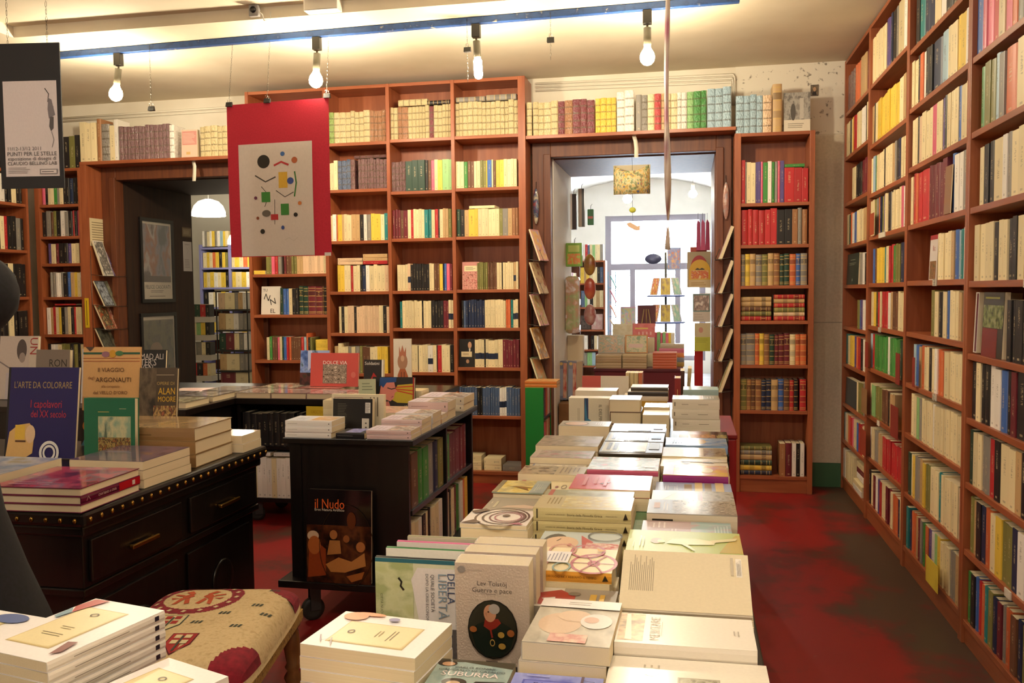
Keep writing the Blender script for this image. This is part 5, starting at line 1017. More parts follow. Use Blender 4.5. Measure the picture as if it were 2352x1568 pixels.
# upright display books on the desk
book(standM(-2.245, 2.972, B, 3, 4), 0.205, 0.265, 0.03, 'green hardback standing with a framed view of an old town', '1c6a4c', '1c6a4c', [('r', 0.28, 0.10, 0.92, 0.74, 'b8ae78'), ('n', 0.285, 0.42, 0.915, 0.735, ['8aa890', 'c9c49a', '6f8f80'], 3), ('n', 0.285, 0.105, 0.915, 0.44, ['4a4030', 'b89a58', '2c2c28', 'a8683a'], 12), ('p', [(0.4, 0.44), (0.43, 0.64), (0.46, 0.44)], '5a6a5a'), ('x', 0.28, 0.79, 0.5, 0.82, 1, 'c9b86a', False), ('x', 0.7, 0.84, 0.88, 0.86, 1, 'c9c8a0', False)], [('x', 0.3, 0.3, 0.6, 0.7, 1, 'c9a85a', False)], True, 'hardback', 'hardback')
book(standM(-2.72, 3.10, B + 0.0012, 8, 2), 0.315, 0.365, 0.012, 'dark blue colouring book with an arched title', '1e1a58', '15151c', [('r', 0, 0, 0.03, 1, '15151c'), ('t', "L'ARTE DA COLORARE", 0.5, 0.80, 0.82, 'a8905c', 0, 1.5), ('t', 'I capolavori', 0.56, 0.59, 0.44, 'b8303c', 0, 1.5), ('t', 'del XX secolo', 0.6, 0.48, 0.5, 'b8303c', 0, 1.5), ('p', [(0.02, 0.0), (0.06, 0.28), (0.18, 0.36), (0.34, 0.38), (0.42, 0.3), (0.40, 0.05), (0.3, 0.0)], 'd9b070'), ('r', 0.14, 0.2, 0.28, 0.36, 'e0b848'), ('e', 0.36, 0.26, 0.07, 0.1, 'e0bf98'), ('r', 0.15, 0.17, 0.3, 0.19, '5a3a24'), ('o', 0.64, 0.06, 0.14, 0.13, 0.25, 'e6e2dc'), ('o', 0.64, 0.06, 0.09, 0.085, 0.3, 'e6e2dc')], (), False, 'picture_book', 'picture book')
book(standM(-2.595, 3.40, B, 6, 4), 0.265, 0.43, 0.012, 'large sand-coloured illustrated album with a decorated border', 'd9a86c', 'c8965c', [('p', [(0, 0), (1, 0), (1, 0.40), (0.8, 0.36), (0.5, 0.34), (0.3, 0.30), (0, 0.36)], '2c2018'), ('e', 0.62, 0.20, 0.30, 0.07, 'd8a878'), ('e', 0.62, 0.17, 0.26, 0.055, '2c2018'), ('p', [(0.2, 0.30), (0.75, 0.36), (0.76, 0.34), (0.22, 0.27)], 'e0c8a8'), ('p', [(0.0, 0.0), (0.2, 0.22), (0.34, 0.14), (0.4, 0.0)], '4f7f90'), ('e', 0.12, 0.2, 0.1, 0.06, 'd87a2c'), ('r', 0.0, 0.925, 1, 0.945, '2c5a44'), ('l', [(0, 0.885), (1, 0.885)], 0.002, 'a8402c'), ('l', [(0, 0.855), (1, 0.855)], 0.002, 'a8402c'), ('p', [(0.04, 1.0), (0.2, 1.0), (0.12, 0.955)], '4a3c34'), ('e', 0.52, 0.93, 0.06, 0.04, 'd09a2c'), ('e', 0.40, 0.925, 0.07, 0.03, '9a6a7a'), ('e', 0.64, 0.935, 0.07, 0.025, '4a7a4c'), ('t', 'Il VIAGGIO', 0.5, 0.765, 0.46, '6a4428', 0), ('t', 'degli', 0.16, 0.685, 0.12, '8a5a34', 0), ('t', 'ARGONAUTI', 0.55, 0.665, 0.62, '55361e', 0), ('t', 'alla conquista', 0.5, 0.60, 0.32, '8a5a34', 0), ('t', 'del VELLO D\'ORO', 0.5, 0.535, 0.6, '6a4428', 0)], (), True, 'picture_book', 'picture book')
book(standM(-2.320, 3.40, B, 8, 6), 0.17, 0.34, 0.02, 'dark brown comic album with a yellow block title', '4a3c2c', '3a2e22', [('n', 0, 0, 0.45, 1, ['2c241c', '6a5a44', '4a3c2c'], 3), ('x', 0.45, 0.9, 0.95, 0.92, 1, 'b8a888', False), ('t', 'OPERE DI', 0.70, 0.80, 0.46, 'b89a50', 0), ('t', 'ALAN', 0.74, 0.70, 0.44, 'e0b02c', 0, 1.4), ('t', 'MOORE', 0.74, 0.60, 0.46, 'e0b02c', 0, 1.4), ('n', 0.4, 0.2, 1, 0.52, ['8a6a3c', 'c09a5c', '3c2c20', 'a05a3c'], 10)], (), True, 'comic_album', 'comic album')

# ================================================================ LOW L-SHAPED BOOK BENCH BEHIND THE DESK
lt = thing('book_bench', 'low black L-shaped book bench on casters with shelves below', 'bench', (-2.4, 5.3, 0))
# front run along x, left wing along y
MB().box(-0.31, -0.36, 0.735, 0.88, 0.50, 0.77, BLACKWOOD).build('top_board', lt, 0.003)
MB().box(-1.85, -0.90, 0.735, -0.3105, 0.50, 0.77, BLACKWOOD).build('wing_top', lt, 0.003)
MB().box(-0.31, -0.34, 0.13, 0.86, 0.10, 0.155, BLACKWOOD).build('bottom_shelf', lt)
MB().box(-0.31, -0.34, 0.455, 0.86, 0.10, 0.475, BLACKWOOD).build('middle_shelf', lt)
MB().box(-0.31, 0.102, 0.13, 0.86, 0.118, 0.7345, BLACKWOOD).build('back_panel', lt)
for x in (-0.31, 0.26, 0.84):
    MB().box(x, -0.335, 0.1555, x + 0.02, 0.10, 0.4545, BLACKWOOD).build('divider', lt); MB().box(x, -0.335, 0.4755, x + 0.02, 0.10, 0.7345, BLACKWOOD).build('divider', lt)
MB().box(-1.80, -0.85, 0.10, -0.34, 0.45, 0.7345, BLACKWOOD).build('wing_body', lt)
def caster(root, x, y, r=0.045, ztop=0.128, yaw=0.5):
    c_ = bpy.data.objects.new('caster', None); C.objects.link(c_); c_.parent = root; c_.location = (x, y, 0)
    c_.rotation_euler = (0, 0, yaw)
    GREY = pm('4a4846', 0.4, 0.6); RUB = pm('26241f', 0.5)
    MB().lathe([(r * 0.6, -0.012), (r * 0.95, -0.014), (r, -0.008), (r, 0.008), (r * 0.95, 0.014), (r * 0.6, 0.012)], RUB, Matrix.Translation((0, 0, r)) @ Matrix.Rotation(math.pi / 2, 4, 'X'), 20).build('wheel', c_)
    f_ = MB(); f_.box(-0.014, -0.022, r - 0.005, 0.03, -0.017, ztop - 0.004, GREY); f_.box(-0.014, 0.017, r - 0.005, 0.03, 0.022, ztop - 0.004, GREY); f_.box(-0.014, -0.022, ztop - 0.0055, 0.04, 0.022, ztop - 0.0005, GREY)
    f_.build('fork', c_)
for x, y in ((-0.22, -0.28), (0.78, -0.28), (0.78, 0.05), (-0.22, 0.05)): caster(lt, x, y)
for x, y in ((-0.42, -0.78), (-1.7, -0.78)): caster(lt, x, y, 0.04, 0.0995)
tag(draw(MB().box(-2.245, 4.936, 0.665, -2.085, 4.939, 0.728, pm('d8bc2c', 0.5)), [('t', 'ORSCOVAL', 0.5, 0.45, 0.62, 'b88a1c', 0, 1.4)], 0.16, 0.063, lambda x, y, k: (-2.245 + x, 4.936 - k, 0.665 + y)).build('shelf_sign'), 'yellow hand-lettered shelf sign on the low black bench', 'sign')
bn = 'the low black bench'
row('wwcwwwcwwww*0.9w', (-2.685, 4.965, 0.156), (1, 0, 0), 0, 0.385, 0.255, 0.16, 'the bottom shelf of ' + bn, NB, seed=701, frm='the desk')
pile('w', (-2.68, 4.97, 0.413), 0, 0, 0.18, 0.02, 0.13, 'the white row of ' + bn, 'paperback', 'paper', 51)
pile('w', (-2.48, 4.97, 0.413), 0, 0, 0.16, 0.022, 0.13, 'island end of the white row of ' + bn, 'paperback', 'paper', 52)
row('kkkkkkkk_*0.4kkkkk', (-2.68, 4.965, 0.4755), (1, 0, 0), 0, 0.54, 0.205, 0.15, 'the upper shelf of ' + bn, NB, seed=702, frm='the desk')
row('wkcwwkccwwk', (-2.11, 4.965, 0.156), (1, 0, 0), 0, 0.5, 0.25, 0.16, 'the bottom shelf right part of ' + bn, NB, seed=703, frm='the desk')
BZ = 0.7702
gl = [(-2.705, -2.48, 4.945, 5.20, 'b0a090', ['8a8078', 'c0b0a8', '5a5450'], 'grey photo album flat on the bench corner'), (-2.475, -2.25, 4.945, 5.19, '9a7a7a', ['7a5a5a', 'b89a98', '8a7a80'], 'rosy photo album flat on the bench edge'), (-2.245, -2.02, 4.945, 5.18, 'a8888c', ['9a7078', 'c8a8a8', '8a8090'], 'pink-tinted photo album flat on the bench edge'),
      (-2.015, -1.80, 4.95, 5.19, 'a89a90', ['8a8078', 'c8bab0'], 'pale photo album flat behind the island'), (-2.72, -2.45, 5.22, 5.52, '8f8a80', ['6a645c', 'b0a898', 'd0c8b8'], 'film-wrapped grey album at the bench inner corner'), (-2.44, -2.15, 5.22, 5.50, 'a06a60', ['a05a50', 'c08a80', '8a6a6a'], 'reddish album at the back of the bench'), (-2.94, -2.74, 4.45, 4.70, 'a8a088', ['8a8470', 'c8c0a0'], 'olive album on the bench wing edge'), (-2.96, -2.74, 4.74, 5.0, '7a7476', ['55504e', '9a9294', 'c0b4b0'], 'dark grey album on the bench wing'), (-3.22, -2.98, 4.75, 5.0, '8a8488', ['6a6468', 'a8a0a4'], 'violet-grey album on the bench wing'), (-2.98, -2.73, 5.03, 5.3, '9a9298', ['75706e', 'b0a8ac'], 'silver album where the bench wing meets the run')]
for xa, xb, ya, yb, c_, cols, lb in gl:
    book(flatM(xa, xb, ya, yb, BZ, 'P'), xb - xa, yb - ya, 0.034, lb, c_, c_, [('n', 0.02, 0.02, 0.98, 0.98, cols, 4), ('r', 0.1, 0.75, 0.6, 0.85, 'd0c4bc')], (), True, 'photo_album', 'album', gloss=0.1, coat=0.9)
book(flatM(-3.25, -3.0, 5.05, 5.3, BZ, 'P', 10), 0.25, 0.25, 0.02, 'pale pink magazine lying askew on the bench wing', 'd9b4a8', 'd9b4a8', [('n', 0, 0, 1, 1, ['d9a8a0', 'e3ccc0'], 3)], (), False, 'magazine', 'magazine')
BZ2 = BZ + 0.0345
book(standM(-2.50, 5.42, BZ2, 8), 0.20, 0.225, 0.015, 'painted forest picture book standing behind the coral album', '26385a', '26385a', [('n', 0, 0.3, 1, 1, ['1c3060', '4a6ab0', '8aa0d8', '2a4a3a'], 2.5), ('n', 0, 0, 1, 0.35, ['2a1a1a', '5a2a2a', '3a3020'], 5), ('p', [(0.25, 1), (0.4, 1), (0.38, 0.5), (0.28, 0.4)], 'b8c4e8'), ('p', [(0.6, 1), (1, 1), (1, 0.4), (0.7, 0.35)], '9ab0e0')], (), False, 'picture_book', 'picture book')
book(standM(-2.385, 5.33, BZ2, 7), 0.325, 0.215, 0.018, 'coral landscape-format photo book standing on the bench', 'c8504c', 'b8443f', [('r', 0.26, 0.09, 0.76, 0.66, '6a5c54'), ('n', 0.265, 0.095, 0.755, 0.65, ['4a4038', 'a8988a', '6a5c54', 'c9b8a8'], 9), ('t', 'DOLCE VIA', 0.51, 0.705, 0.50, 'f0e6e0', 0), ('e', 0.9, 0.35, 0.05, 0.09, 'cf6a62')], (), True, 'photo_book', 'photo book', gloss=0.15, coat=0.5)
book(standM(-2.03, 5.36, BZ2 - 0.0342, 6), 0.13, 0.205, 0.03, 'black paperback with a red figure and white title on the bench', '221c1c', '1a1616', [('t', 'Soldatini', 0.42, 0.88, 0.74, 'e8e2da', 0), ('p', [(0.1, 0), (0.3, 0.3), (0.5, 0.6), (0.7, 0.45), (0.8, 0)], 'a8201c'), ('r', 0.92, 0, 1, 1, 'e8e2da')])
book(standM(-1.86, 5.44, BZ, 4, 12), 0.115, 0.335, 0.035, 'tall ivory book with a costumed warrior drawing standing on the bench', 'd9cfc0', 'cfc4b8', [('e', 0.5, 0.56, 0.28, 0.16, 'a87a5c'), ('p', [(0.2, 0.0), (0.22, 0.3), (0.35, 0.42), (0.65, 0.42), (0.8, 0.28), (0.84, 0)], 'a8582c'), ('p', [(0.3, 0.66), (0.32, 0.86), (0.4, 0.74), (0.5, 0.88), (0.6, 0.74), (0.7, 0.84), (0.7, 0.66)], 'b06a4c'), ('r', 0.40, 0.0, 0.46, 0.36, '7a3a1c'), ('r', 0.56, 0.0, 0.62, 0.36, '7a3a1c'), ('e', 0.5, 0.62, 0.1, 0.06, 'c9a080')], [('x', 0.2, 0.3, 0.85, 0.6, 1, 'b05a54', False)])

# upright books on the bench wing, seen over the desk
book(standM(-4.17, 4.72, BZ, 7), 0.27, 0.39, 0.02, 'white photo book with a grey portrait and red lettering behind the desk', 'd6ccc6', 'd6ccc6', [('e', 0.58, 0.78, 0.13, 0.17, '5a5254'), ('e', 0.6, 0.66, 0.08, 0.08, 'a89c98'), ('r', 0.78, 0.0, 1, 1, 'ddd4c8'), ('t', 'UN', 0.88, 0.84, 0.26, 'b0302c', -90), ('r', 0.2, 0.0, 0.78, 0.42, 'cfc8d0'), ('x', 0.3, 0.32, 0.7, 0.38, 1, '4a4448', False), ('l', [(0, 0.6), (0.4, 0.45)], 0.008, '8a8084')], (), True, 'photo_book', 'photo book')
book(standM(-3.80, 4.60, BZ, 6), 0.225, 0.315, 0.03, 'plain grey hardback with black capitals standing behind the desk', '8a8078', '7a7068', [('t', 'RON', 0.66, 0.74, 0.52, '2c2824', 0, 1.1)], (), True, 'hardback', 'hardback')
book(standM(-3.50, 4.60, BZ, 6), 0.19, 0.32, 0.02, 'white book with a red square standing behind the sand-coloured album', 'd8d4d6', 'd8d4d6', [('r', 0.08, 0.74, 0.5, 0.95, 'b02c28'), ('r', 0.1, 0.2, 0.9, 0.6, 'b8c4c8')], (), False, 'paperback', 'paperback')
book(standM(-3.29, 4.62, BZ, 7), 0.32, 0.315, 0.02, 'black biography with bold white capitals standing on the bench wing', '23272c', '23272c', [('t', 'MUHAMMAD ALI', 0.5, 0.87, 0.9, 'e0dcd8', 0, 1.2), ("t", "FIGHTER'S", 0.5, 0.76, 0.62, 'e0dcd8', 0, 1.2), ('t', 'HEAVEN', 0.5, 0.66, 0.5, 'e0dcd8', 0, 1.2), ('l', [(0.1, 0.3), (0.9, 0.6)], 0.003, '8a8c90')], (), True, 'hardback', 'hardback')

# ================================================================ BLACK ISLAND UNIT ON CASTERS
isl = thing('island_unit', 'black wooden island bookcase on casters with open side shelves', 'bookcase', (-1.382, 3.98, 0))
MB().box(-0.285, -0.555, 0.775, 0.285, 0.575, 0.80, BLACKWOOD).build('top_board', isl, 0.003)
MB().box(-0.30, -0.60, 0.175, 0.30, 0.57, 0.205, BLACKWOOD).build('base_board', isl, 0.003)
MB().box(-0.262, -0.53, 0.2055, 0.255, -0.505, 0.7745, BLACKWOOD).build('end_panel', isl)
MB().box(-0.262, 0.53, 0.2055, 0.262, 0.555, 0.7745, BLACKWOOD).build('end_panel', isl)
for x in (-0.262, 0.21):
    MB().box(x, -0.5395, 0.2055, x + 0.05, -0.5305, 0.7745, BLACKWOOD).build('stile', isl)
MB().box(-0.01, -0.5045, 0.2055, 0.01, 0.5295, 0.7745, BLACKWOOD).build('centre_panel', isl)
for s_ in (-1, 1):
    xa, xb = sorted((s_ * 0.0105, s_ * 0.262))
    MB().box(xa, -0.5045, 0.475, xb, 0.5295, 0.497, BLACKWOOD).build('shelf', isl, 0.002)
    MB().box(xa, 0.03, 0.4975, xb, 0.05, 0.7745, BLACKWOOD).build('divider', isl); MB().box(xa, 0.03, 0.2055, xb, 0.05, 0.4745, BLACKWOOD).build('divider', isl)
for x, y in ((-0.2, -0.48), (0.2, -0.48), (-0.2, 0.48), (0.2, 0.48)): caster(isl, x, y, 0.05, 0.1745, 0.7 if y < 0 else -0.4)
# books in the island's side shelves (spines face the table)
def isl_row(tk, y0_, y1_, z, h, where, sd):
    row(tk, (-1.128, y0_, z), (0, 1, 0), math.pi / 2, y1_ - y0_, h, 0.16, where, ('paperback', 'volume'), seed=sd, frm='the portfolio end')
isl_row('h*1.4gge*1.2n*1.3u', 3.50, 3.99, 0.4972, 0.235, 'the upper near shelf of the island', 711)
isl_row('g*1.2mmmmm', 4.04, 4.44, 0.4972, 0.225, 'the upper far shelf of the island', 712)
isl_row('ccwkckccw', 3.50, 3.96, 0.2057, 0.235, 'the lower near shelf of the island', 713)
isl_row('ckcmgwoy', 4.04, 4.46, 0.2057, 0.235, 'the lower far shelf of the island', 714)
# portfolio leaning on its front
book(standM(-1.553, 3.402, 0.2055, 3), 0.282, 0.385, 0.02, 'black film-wrapped art book with orange title leaning on the island', '161010', '120c0c', [('n', 0.0, 0.0, 1, 0.62, ['1c100a', '3a1c10', '5a3018', '24140c'], 3),
  ('p', [(0.02, 0.05), (0.04, 0.42), (0.16, 0.44), (0.3, 0.36), (0.3, 0.08)], '8a3c1c'), ('e', 0.1, 0.50, 0.09, 0.055, 'c8a888'), ('e', 0.12, 0.4, 0.1, 0.1, 'a85c2c'), ('e', 0.42, 0.52, 0.06, 0.05, '9a6034'), ('p', [(0.32, 0.30), (0.36, 0.46), (0.52, 0.46), (0.54, 0.32)], 'a06a38'), ('e', 0.62, 0.48, 0.05, 0.04, '8a5028'), ('p', [(0.3, 0.2), (0.5, 0.28), (0.7, 0.24), (0.9, 0.34), (0.92, 0.2), (0.6, 0.12), (0.38, 0.12)], 'b0743c'), ('e', 0.84, 0.4, 0.07, 0.055, 'a86838'), ('p', [(0.62, 0.08), (0.9, 0.14), (0.86, 0.06), (0.7, 0.02)], '9a5828'), ('e', 0.7, 0.68, 0.07, 0.09, '5a2c14'), ('o', 0.62, 0.40, 0.42, 0.45, 0.02, '2c2014'),
  ('t', 'il Nudo', 0.36, 0.845, 0.46, 'd8602c', 0, 1.3), ('t', 'Eros Natura Artificio', 0.36, 0.785, 0.46, 'd0c4b0', 0)], (), True, 'art_book', 'art book', gloss=0.1, coat=1.0)
IZ = 0.8002
# books on the island top
S(-1.655, -1.448, 3.43, 3.575, IZ, 0.872, 3, 'S', 'white paperback with pale blue title strip, topmost of three on the island', 'white paperback in the pile of three on the island', col='e9e6e6', spine='e6e2dc', prints=[('r', 0, 0.55, 1, 1, 'e0e4f0'), ('n', 0.1, 0.02, 0.9, 0.5, ['d9b060', 'c8a898', 'e8e0d0'], 4), ('x', 0.2, 0.65, 0.7, 0.85, 3, 'a8b0c4', False)], spine_prints=[('x', 0.05, 0.4, 0.3, 0.6, 1, 'a09a94', False), ('e', 0.94, 0.5, 0.012, 0.12, '6a6460')])
book(flatM(-1.435, -1.31, 3.44, 3.57, IZ, 'S'), 0.13, 0.125, 0.022, 'black paperback lying flat with a violet cover picture', '201c22', '141216', [('n', 0.15, 0.2, 0.95, 0.75, ['6a6ab0', 'a8a8d8', '7a6a9a'], 3)], [('x', 0.05, 0.4, 0.6, 0.6, 1, '8a8684', False)])
book(standM(-1.530, 3.665, IZ, 5), 0.182, 0.138, 0.03, 'black book standing with its back cover, blurb and barcode shown', '161416', '161416', [('x', 0.12, 0.06, 0.36, 0.86, 16, '5a564a', False), ('r', 0.82, 0.55, 0.95, 0.88, 'e0dcd4'), ('x', 0.83, 0.57, 0.94, 0.86, 8, '3a3634', False), ('r', 0.74, 0.0, 0.92, 0.38, 'd4cdc2'), ('x', 0.82, 0.04, 0.87, 0.3, 2, '4a4642', False)])
book(standM(-1.565, 3.735, IZ, 3), 0.245, 0.15, 0.03, 'cream book standing behind the black one with vertical title', 'dfd2b4', 'dfd2b4', [('x', 0.72, 0.35, 0.92, 0.92, 3, '7a6a54', True), ('l', [(0.05, 0.9), (0.6, 0.9), (0.6, 0.1)], 0.002, '8a4a4a')])
S(-1.645, -1.475, 3.80, 3.95, IZ, 0.912, 3, 'S', 'cream hardback topmost of the pile behind the white three', 'cream hardback in the pile behind the white three', col='d8c9a4', spine='dccdaa', cat='hardback', prints=[('r', 0, 0.1, 1, 0.4, 'a8b8c0')])
pinks = [(-1.300, -1.108, 3.435, 3.565, 0.838, 2, 'cdb0ac', 'nearest of the pink-spined piles on the island edge'), (-1.285, -1.105, 3.58, 3.72, 0.862, 3, 'd0b4b0', 'second pink-spined pile on the island edge'), (-1.275, -1.102, 3.735, 3.87, 0.868, 3, 'd4d0d0', 'grey-spined pile between pink ones on the island edge'), (-1.27, -1.105, 3.885, 3.98, 0.842, 2, 'd9b48c', 'low peach pile on the island edge'), (-1.30, -1.105, 3.995, 4.14, 0.886, 2, 'd6b8b4', 'thick pink-spined pile on the island edge'), (-1.34, -1.105, 4.30, 4.52, 0.872, 2, 'd8cbb4', 'large pale pile at the island far end')]
for xa, xb, ya, yb, zt_, n_, sc_, lb in pinks:
    S(xa, xb, ya, yb, IZ, zt_, n_, 'S', 'top novel, ' + lb, 'novel beneath the top, ' + lb, col='d9cfd2', spine=sc_, fill_spine=sc_, prints=[('r', 0, 0.56, 1, 1, 'ddd0e0'), ('x', 0.2, 0.64, 0.85, 0.92, 3, 'b0a2b4', False), ('n', 0.05, 0.02, 0.95, 0.54, ['a88a88', '6a6460', 'e0d8d0', 'b8846a'], 4)], spine_prints=[('x', 0.08, 0.4, 0.6, 0.6, 1, 'a07a78', False), ('e', 0.93, 0.5, 0.012, 0.14, '4a4240')], cat='novel')
book(flatM(-1.51, -1.32, 4.0, 4.24, IZ, 'P'), 0.19, 0.24, 0.03, 'pinkish glossy album lying flat on the island middle', 'b09088', 'b09088', [('n', 0, 0, 1, 1, ['a87a70', 'c8a890', '8a7a70'], 4)], (), False, 'photo_album', 'album')
book(standM(-1.605, 4.36, IZ, 6), 0.225, 0.165, 0.025, 'comic-style hardback with a blue-haired profile and coloured rays', '1c1a1c', 'a82a20', [('p', [(0.45, 0.30), (0.6, 0.75), (1, 0.8), (1, 0.18), (0.6, 0.2)], 'c8b02c'), ('l', [(0.56, 0.68), (1, 0.72)], 0.005, 'c8281c'), ('l', [(0.56, 0.62), (1, 0.58)], 0.005, 'c8281c'), ('l', [(0.56, 0.58), (1, 0.46)], 0.005, 'c8281c'), ('p', [(0.05, 0.3), (0.18, 0.5), (0.22, 0.2), (0.4, 0.24), (0.46, 0.0), (0.0, 0.0)], 'c87468'), ('p', [(0.18, 0.5), (0.2, 0.72), (0.3, 0.9), (0.52, 0.86), (0.56, 0.62), (0.60, 0.56), (0.54, 0.50), (0.52, 0.34), (0.44, 0.24), (0.22, 0.34)], 'd98478'), ('p', [(0.16, 0.7), (0.18, 0.98), (0.58, 0.99), (0.57, 0.84), (0.34, 0.82), (0.26, 0.66), (0.2, 0.74)], '1c4a8c'), ('l', [(0.36, 0.66), (0.46, 0.62), (0.55, 0.65)], 0.005, '2a1c20'), ('l', [(0.46, 0.36), (0.51, 0.4)], 0.003, '8a3a3a'), ('r', 0.55, 0.0, 1, 0.16, '262426'), ('t', 'VRTS', 0.85, 0.09, 0.14, 'b8b0a8', 0), ('r', 0.97, 0, 1, 1, 'a8281c')], (), True, 'comic_album', 'comic album')
book(standM(-1.70 + 0.045, 4.28, IZ, 8, 14), 0.085, 0.16, 0.02, 'slim pale green booklet leaning before the comic profile', 'b8c09c', 'aab48c', [('x', 0.2, 0.62, 0.85, 0.9, 3, '7a8468', False), ('r', 0.3, 0, 1, 0.35, '4a5a44'), ('e', 0.65, 0.14, 0.1, 0.1, 'c0603c'), ('r', 0.6, 0.14, 0.7, 0.3, 'e0d8c0')])
for k in range(2):
    book(flatM(-1.535, -1.36, 4.405, 4.54, IZ + k * 0.045, 'D'), 0.175, 0.135, 0.0445, 'thick cream-paged book in the pair behind the comic profile', 'dcc9a0', 'dcc9a0', group='pair behind the comic profile')

# ================================================================ TAPESTRY STOOL
sto = thing('stool', 'antique stool with worn heraldic tapestry seat and turned walnut legs', 'stool', M=Matrix.Translation((-1.385, 2.295, 0)) @ Matrix.Rotation(math.radians(11), 4, 'Z'))
TAP = ramp_mat('beige_tapestry_weave', ['b39a6c', 'c9b184', 'bda274'], scale=60, detail=3, rough=0.95, bump=0.2)
RT = ramp_mat('crimson_tapestry_weave', ['6e0f1c', '8a1626'], scale=60, detail=2, rough=0.95)
hw, hd = 0.228, 0.325
n = 20; vs = []; fs = []
def seat_h(u, v):
    e = max(abs(u), abs(v)); c_ = (1 - abs(u) ** 6) * (1 - abs(v) ** 6)
    return 0.405 + 0.062 * max(c_, 0) ** 0.45
def seat_xy(u, v):
    k = 1 - 0.07 * (u * u * v * v) ** 2
    return u * hw * k, v * hd * k
for j in range(n + 1):
    for i in range(n + 1):
        u, v = -1 + 2 * i / n, -1 + 2 * j / n; x, y = seat_xy(u, v); vs.append((x, y, seat_h(u, v)))
for j in range(n):
    for i in range(n): fs.append((j * (n + 1) + i, j * (n + 1) + i + 1, (j + 1) * (n + 1) + i + 1, (j + 1) * (n + 1) + i))
per = [i for i in range(n + 1)] + [(k + 1) * (n + 1) - 1 for k in range(1, n + 1)] + [n * (n + 1) + i for i in range(n - 1, -1, -1)] + [k * (n + 1) for k in range(n - 1, 0, -1)]
b0 = len(vs)
for p_ in per: vs.append((vs[p_][0], vs[p_][1], 0.385))
for k in range(len(per)):
    k2 = (k + 1) % len(per); fs.append((per[k2], per[k], b0 + k, b0 + k2))
fs.append([b0 + k for k in range(len(per))])
seat = MB().add(vs, fs, TAP, None, True).build('seat', sto)
def on_seat(x, y, k):
    u, v = max(-1, min(1, x)), max(-1, min(1, y)); X, Yy = seat_xy(u, v); return (X, Yy, seat_h(u, v) + 0.0006 + k)
def seat_fill(mb, f, mat, res=64, k=0.0):
    """cells of a fine grid inside f(u, v) lifted onto the seat surface"""
    vv = {}; ff = []; out = []
    def idx(i, j):
        if (i, j) not in vv:
            vv[(i, j)] = len(out); out.append(on_seat(-1 + 2 * i / res, -1 + 2 * j / res, k))
        return vv[(i, j)]
    for j in range(res):
        for i in range(res):
            if f(-1 + 2 * (i + 0.5) / res, -1 + 2 * (j + 0.5) / res): ff.append((idx(i, j), idx(i + 1, j), idx(i + 1, j + 1), idx(i, j + 1)))
    mb.add(out, ff, mat)
cx_, cy_ = -0.30, 0.52
def ell(u, v, rx, ry): return ((u - cx_) / rx) ** 2 + ((v - cy_) / ry) ** 2
w_ = MB(); seat_fill(w_, lambda u, v: ell(u, v, 0.60, 0.44) < 1 and ell(u, v, 0.44, 0.32) > 1, RT, 110)
w_.build('woven_roundel', seat)
for c_ in ((1, 1), (1, -1), (-1, -1), (-1, 1)):
    w_ = MB(); seat_fill(w_, lambda u, v: (u - c_[0]) ** 2 + (v - c_[1]) ** 2 * 1.2 < 0.22, RT, 70); w_.build('corner_patch', seat)
w_ = MB()
OR = pm('b04a24', 0.95); GRN = pm('3a4032', 0.95); PAL = pm('c9b88c', 0.95); RDS = pm('9a2420', 0.95)
def poly_on(mb, pts, mat, k=0.0006):
    # subdivided strip-free polygon: small shapes only
    mb.add([on_seat(u, v, k) for u, v in pts], [list(range(len(pts)))], mat)
for s_ in (-1, 1):   # a pair of generic rampant beasts
    q = lambda a_, b_: (cx_ + s_ * a_, cy_ + b_)
    for pts in ([q(0.06, 0.02), q(0.18, -0.06), q(0.22, 0.02), q(0.12, 0.12)], [q(0.08, 0.1), q(0.16, 0.2), q(0.24, 0.16), q(0.14, 0.08)], [q(0.16, -0.04), q(0.2, -0.18), q(0.26, -0.2), q(0.22, -0.02)], [q(0.1, -0.02), q(0.04, -0.17), q(0.1, -0.19), q(0.15, -0.06)], [q(0.2, 0.06), q(0.33, 0.1), q(0.35, 0.07), q(0.22, 0.02)], [q(0.22, -0.02), q(0.32, -0.06), q(0.36, 0.0), q(0.3, -0.02)]):
        poly_on(w_, pts, OR)
for k in range(16):  # pale marks round the roundel
    a_ = 2 * math.pi * k / 16; u, v = cx_ + 0.52 * math.cos(a_), cy_ + 0.38 * math.sin(a_)
    poly_on(w_, [(u - 0.035, v - 0.015), (u + 0.01, v - 0.03), (u + 0.035, v + 0.012), (u - 0.01, v + 0.03)], PAL, 0.0012)
for u, v in ((0.65, 0.75), (0.59, 0.3), (0.25, 0.1), (0.0, -0.12), (0.53, -0.21), (0.78, 0.1), (-0.75, -0.2), (0.40, 0.85), (-0.8, -0.6)):
    for dx in (-0.05, 0, 0.05):
        poly_on(w_, [(u + dx - 0.02, v - 0.03), (u + dx + 0.012, v - 0.03), (u + dx + 0.03, v + 0.03), (u + dx, v + 0.03)], GRN)
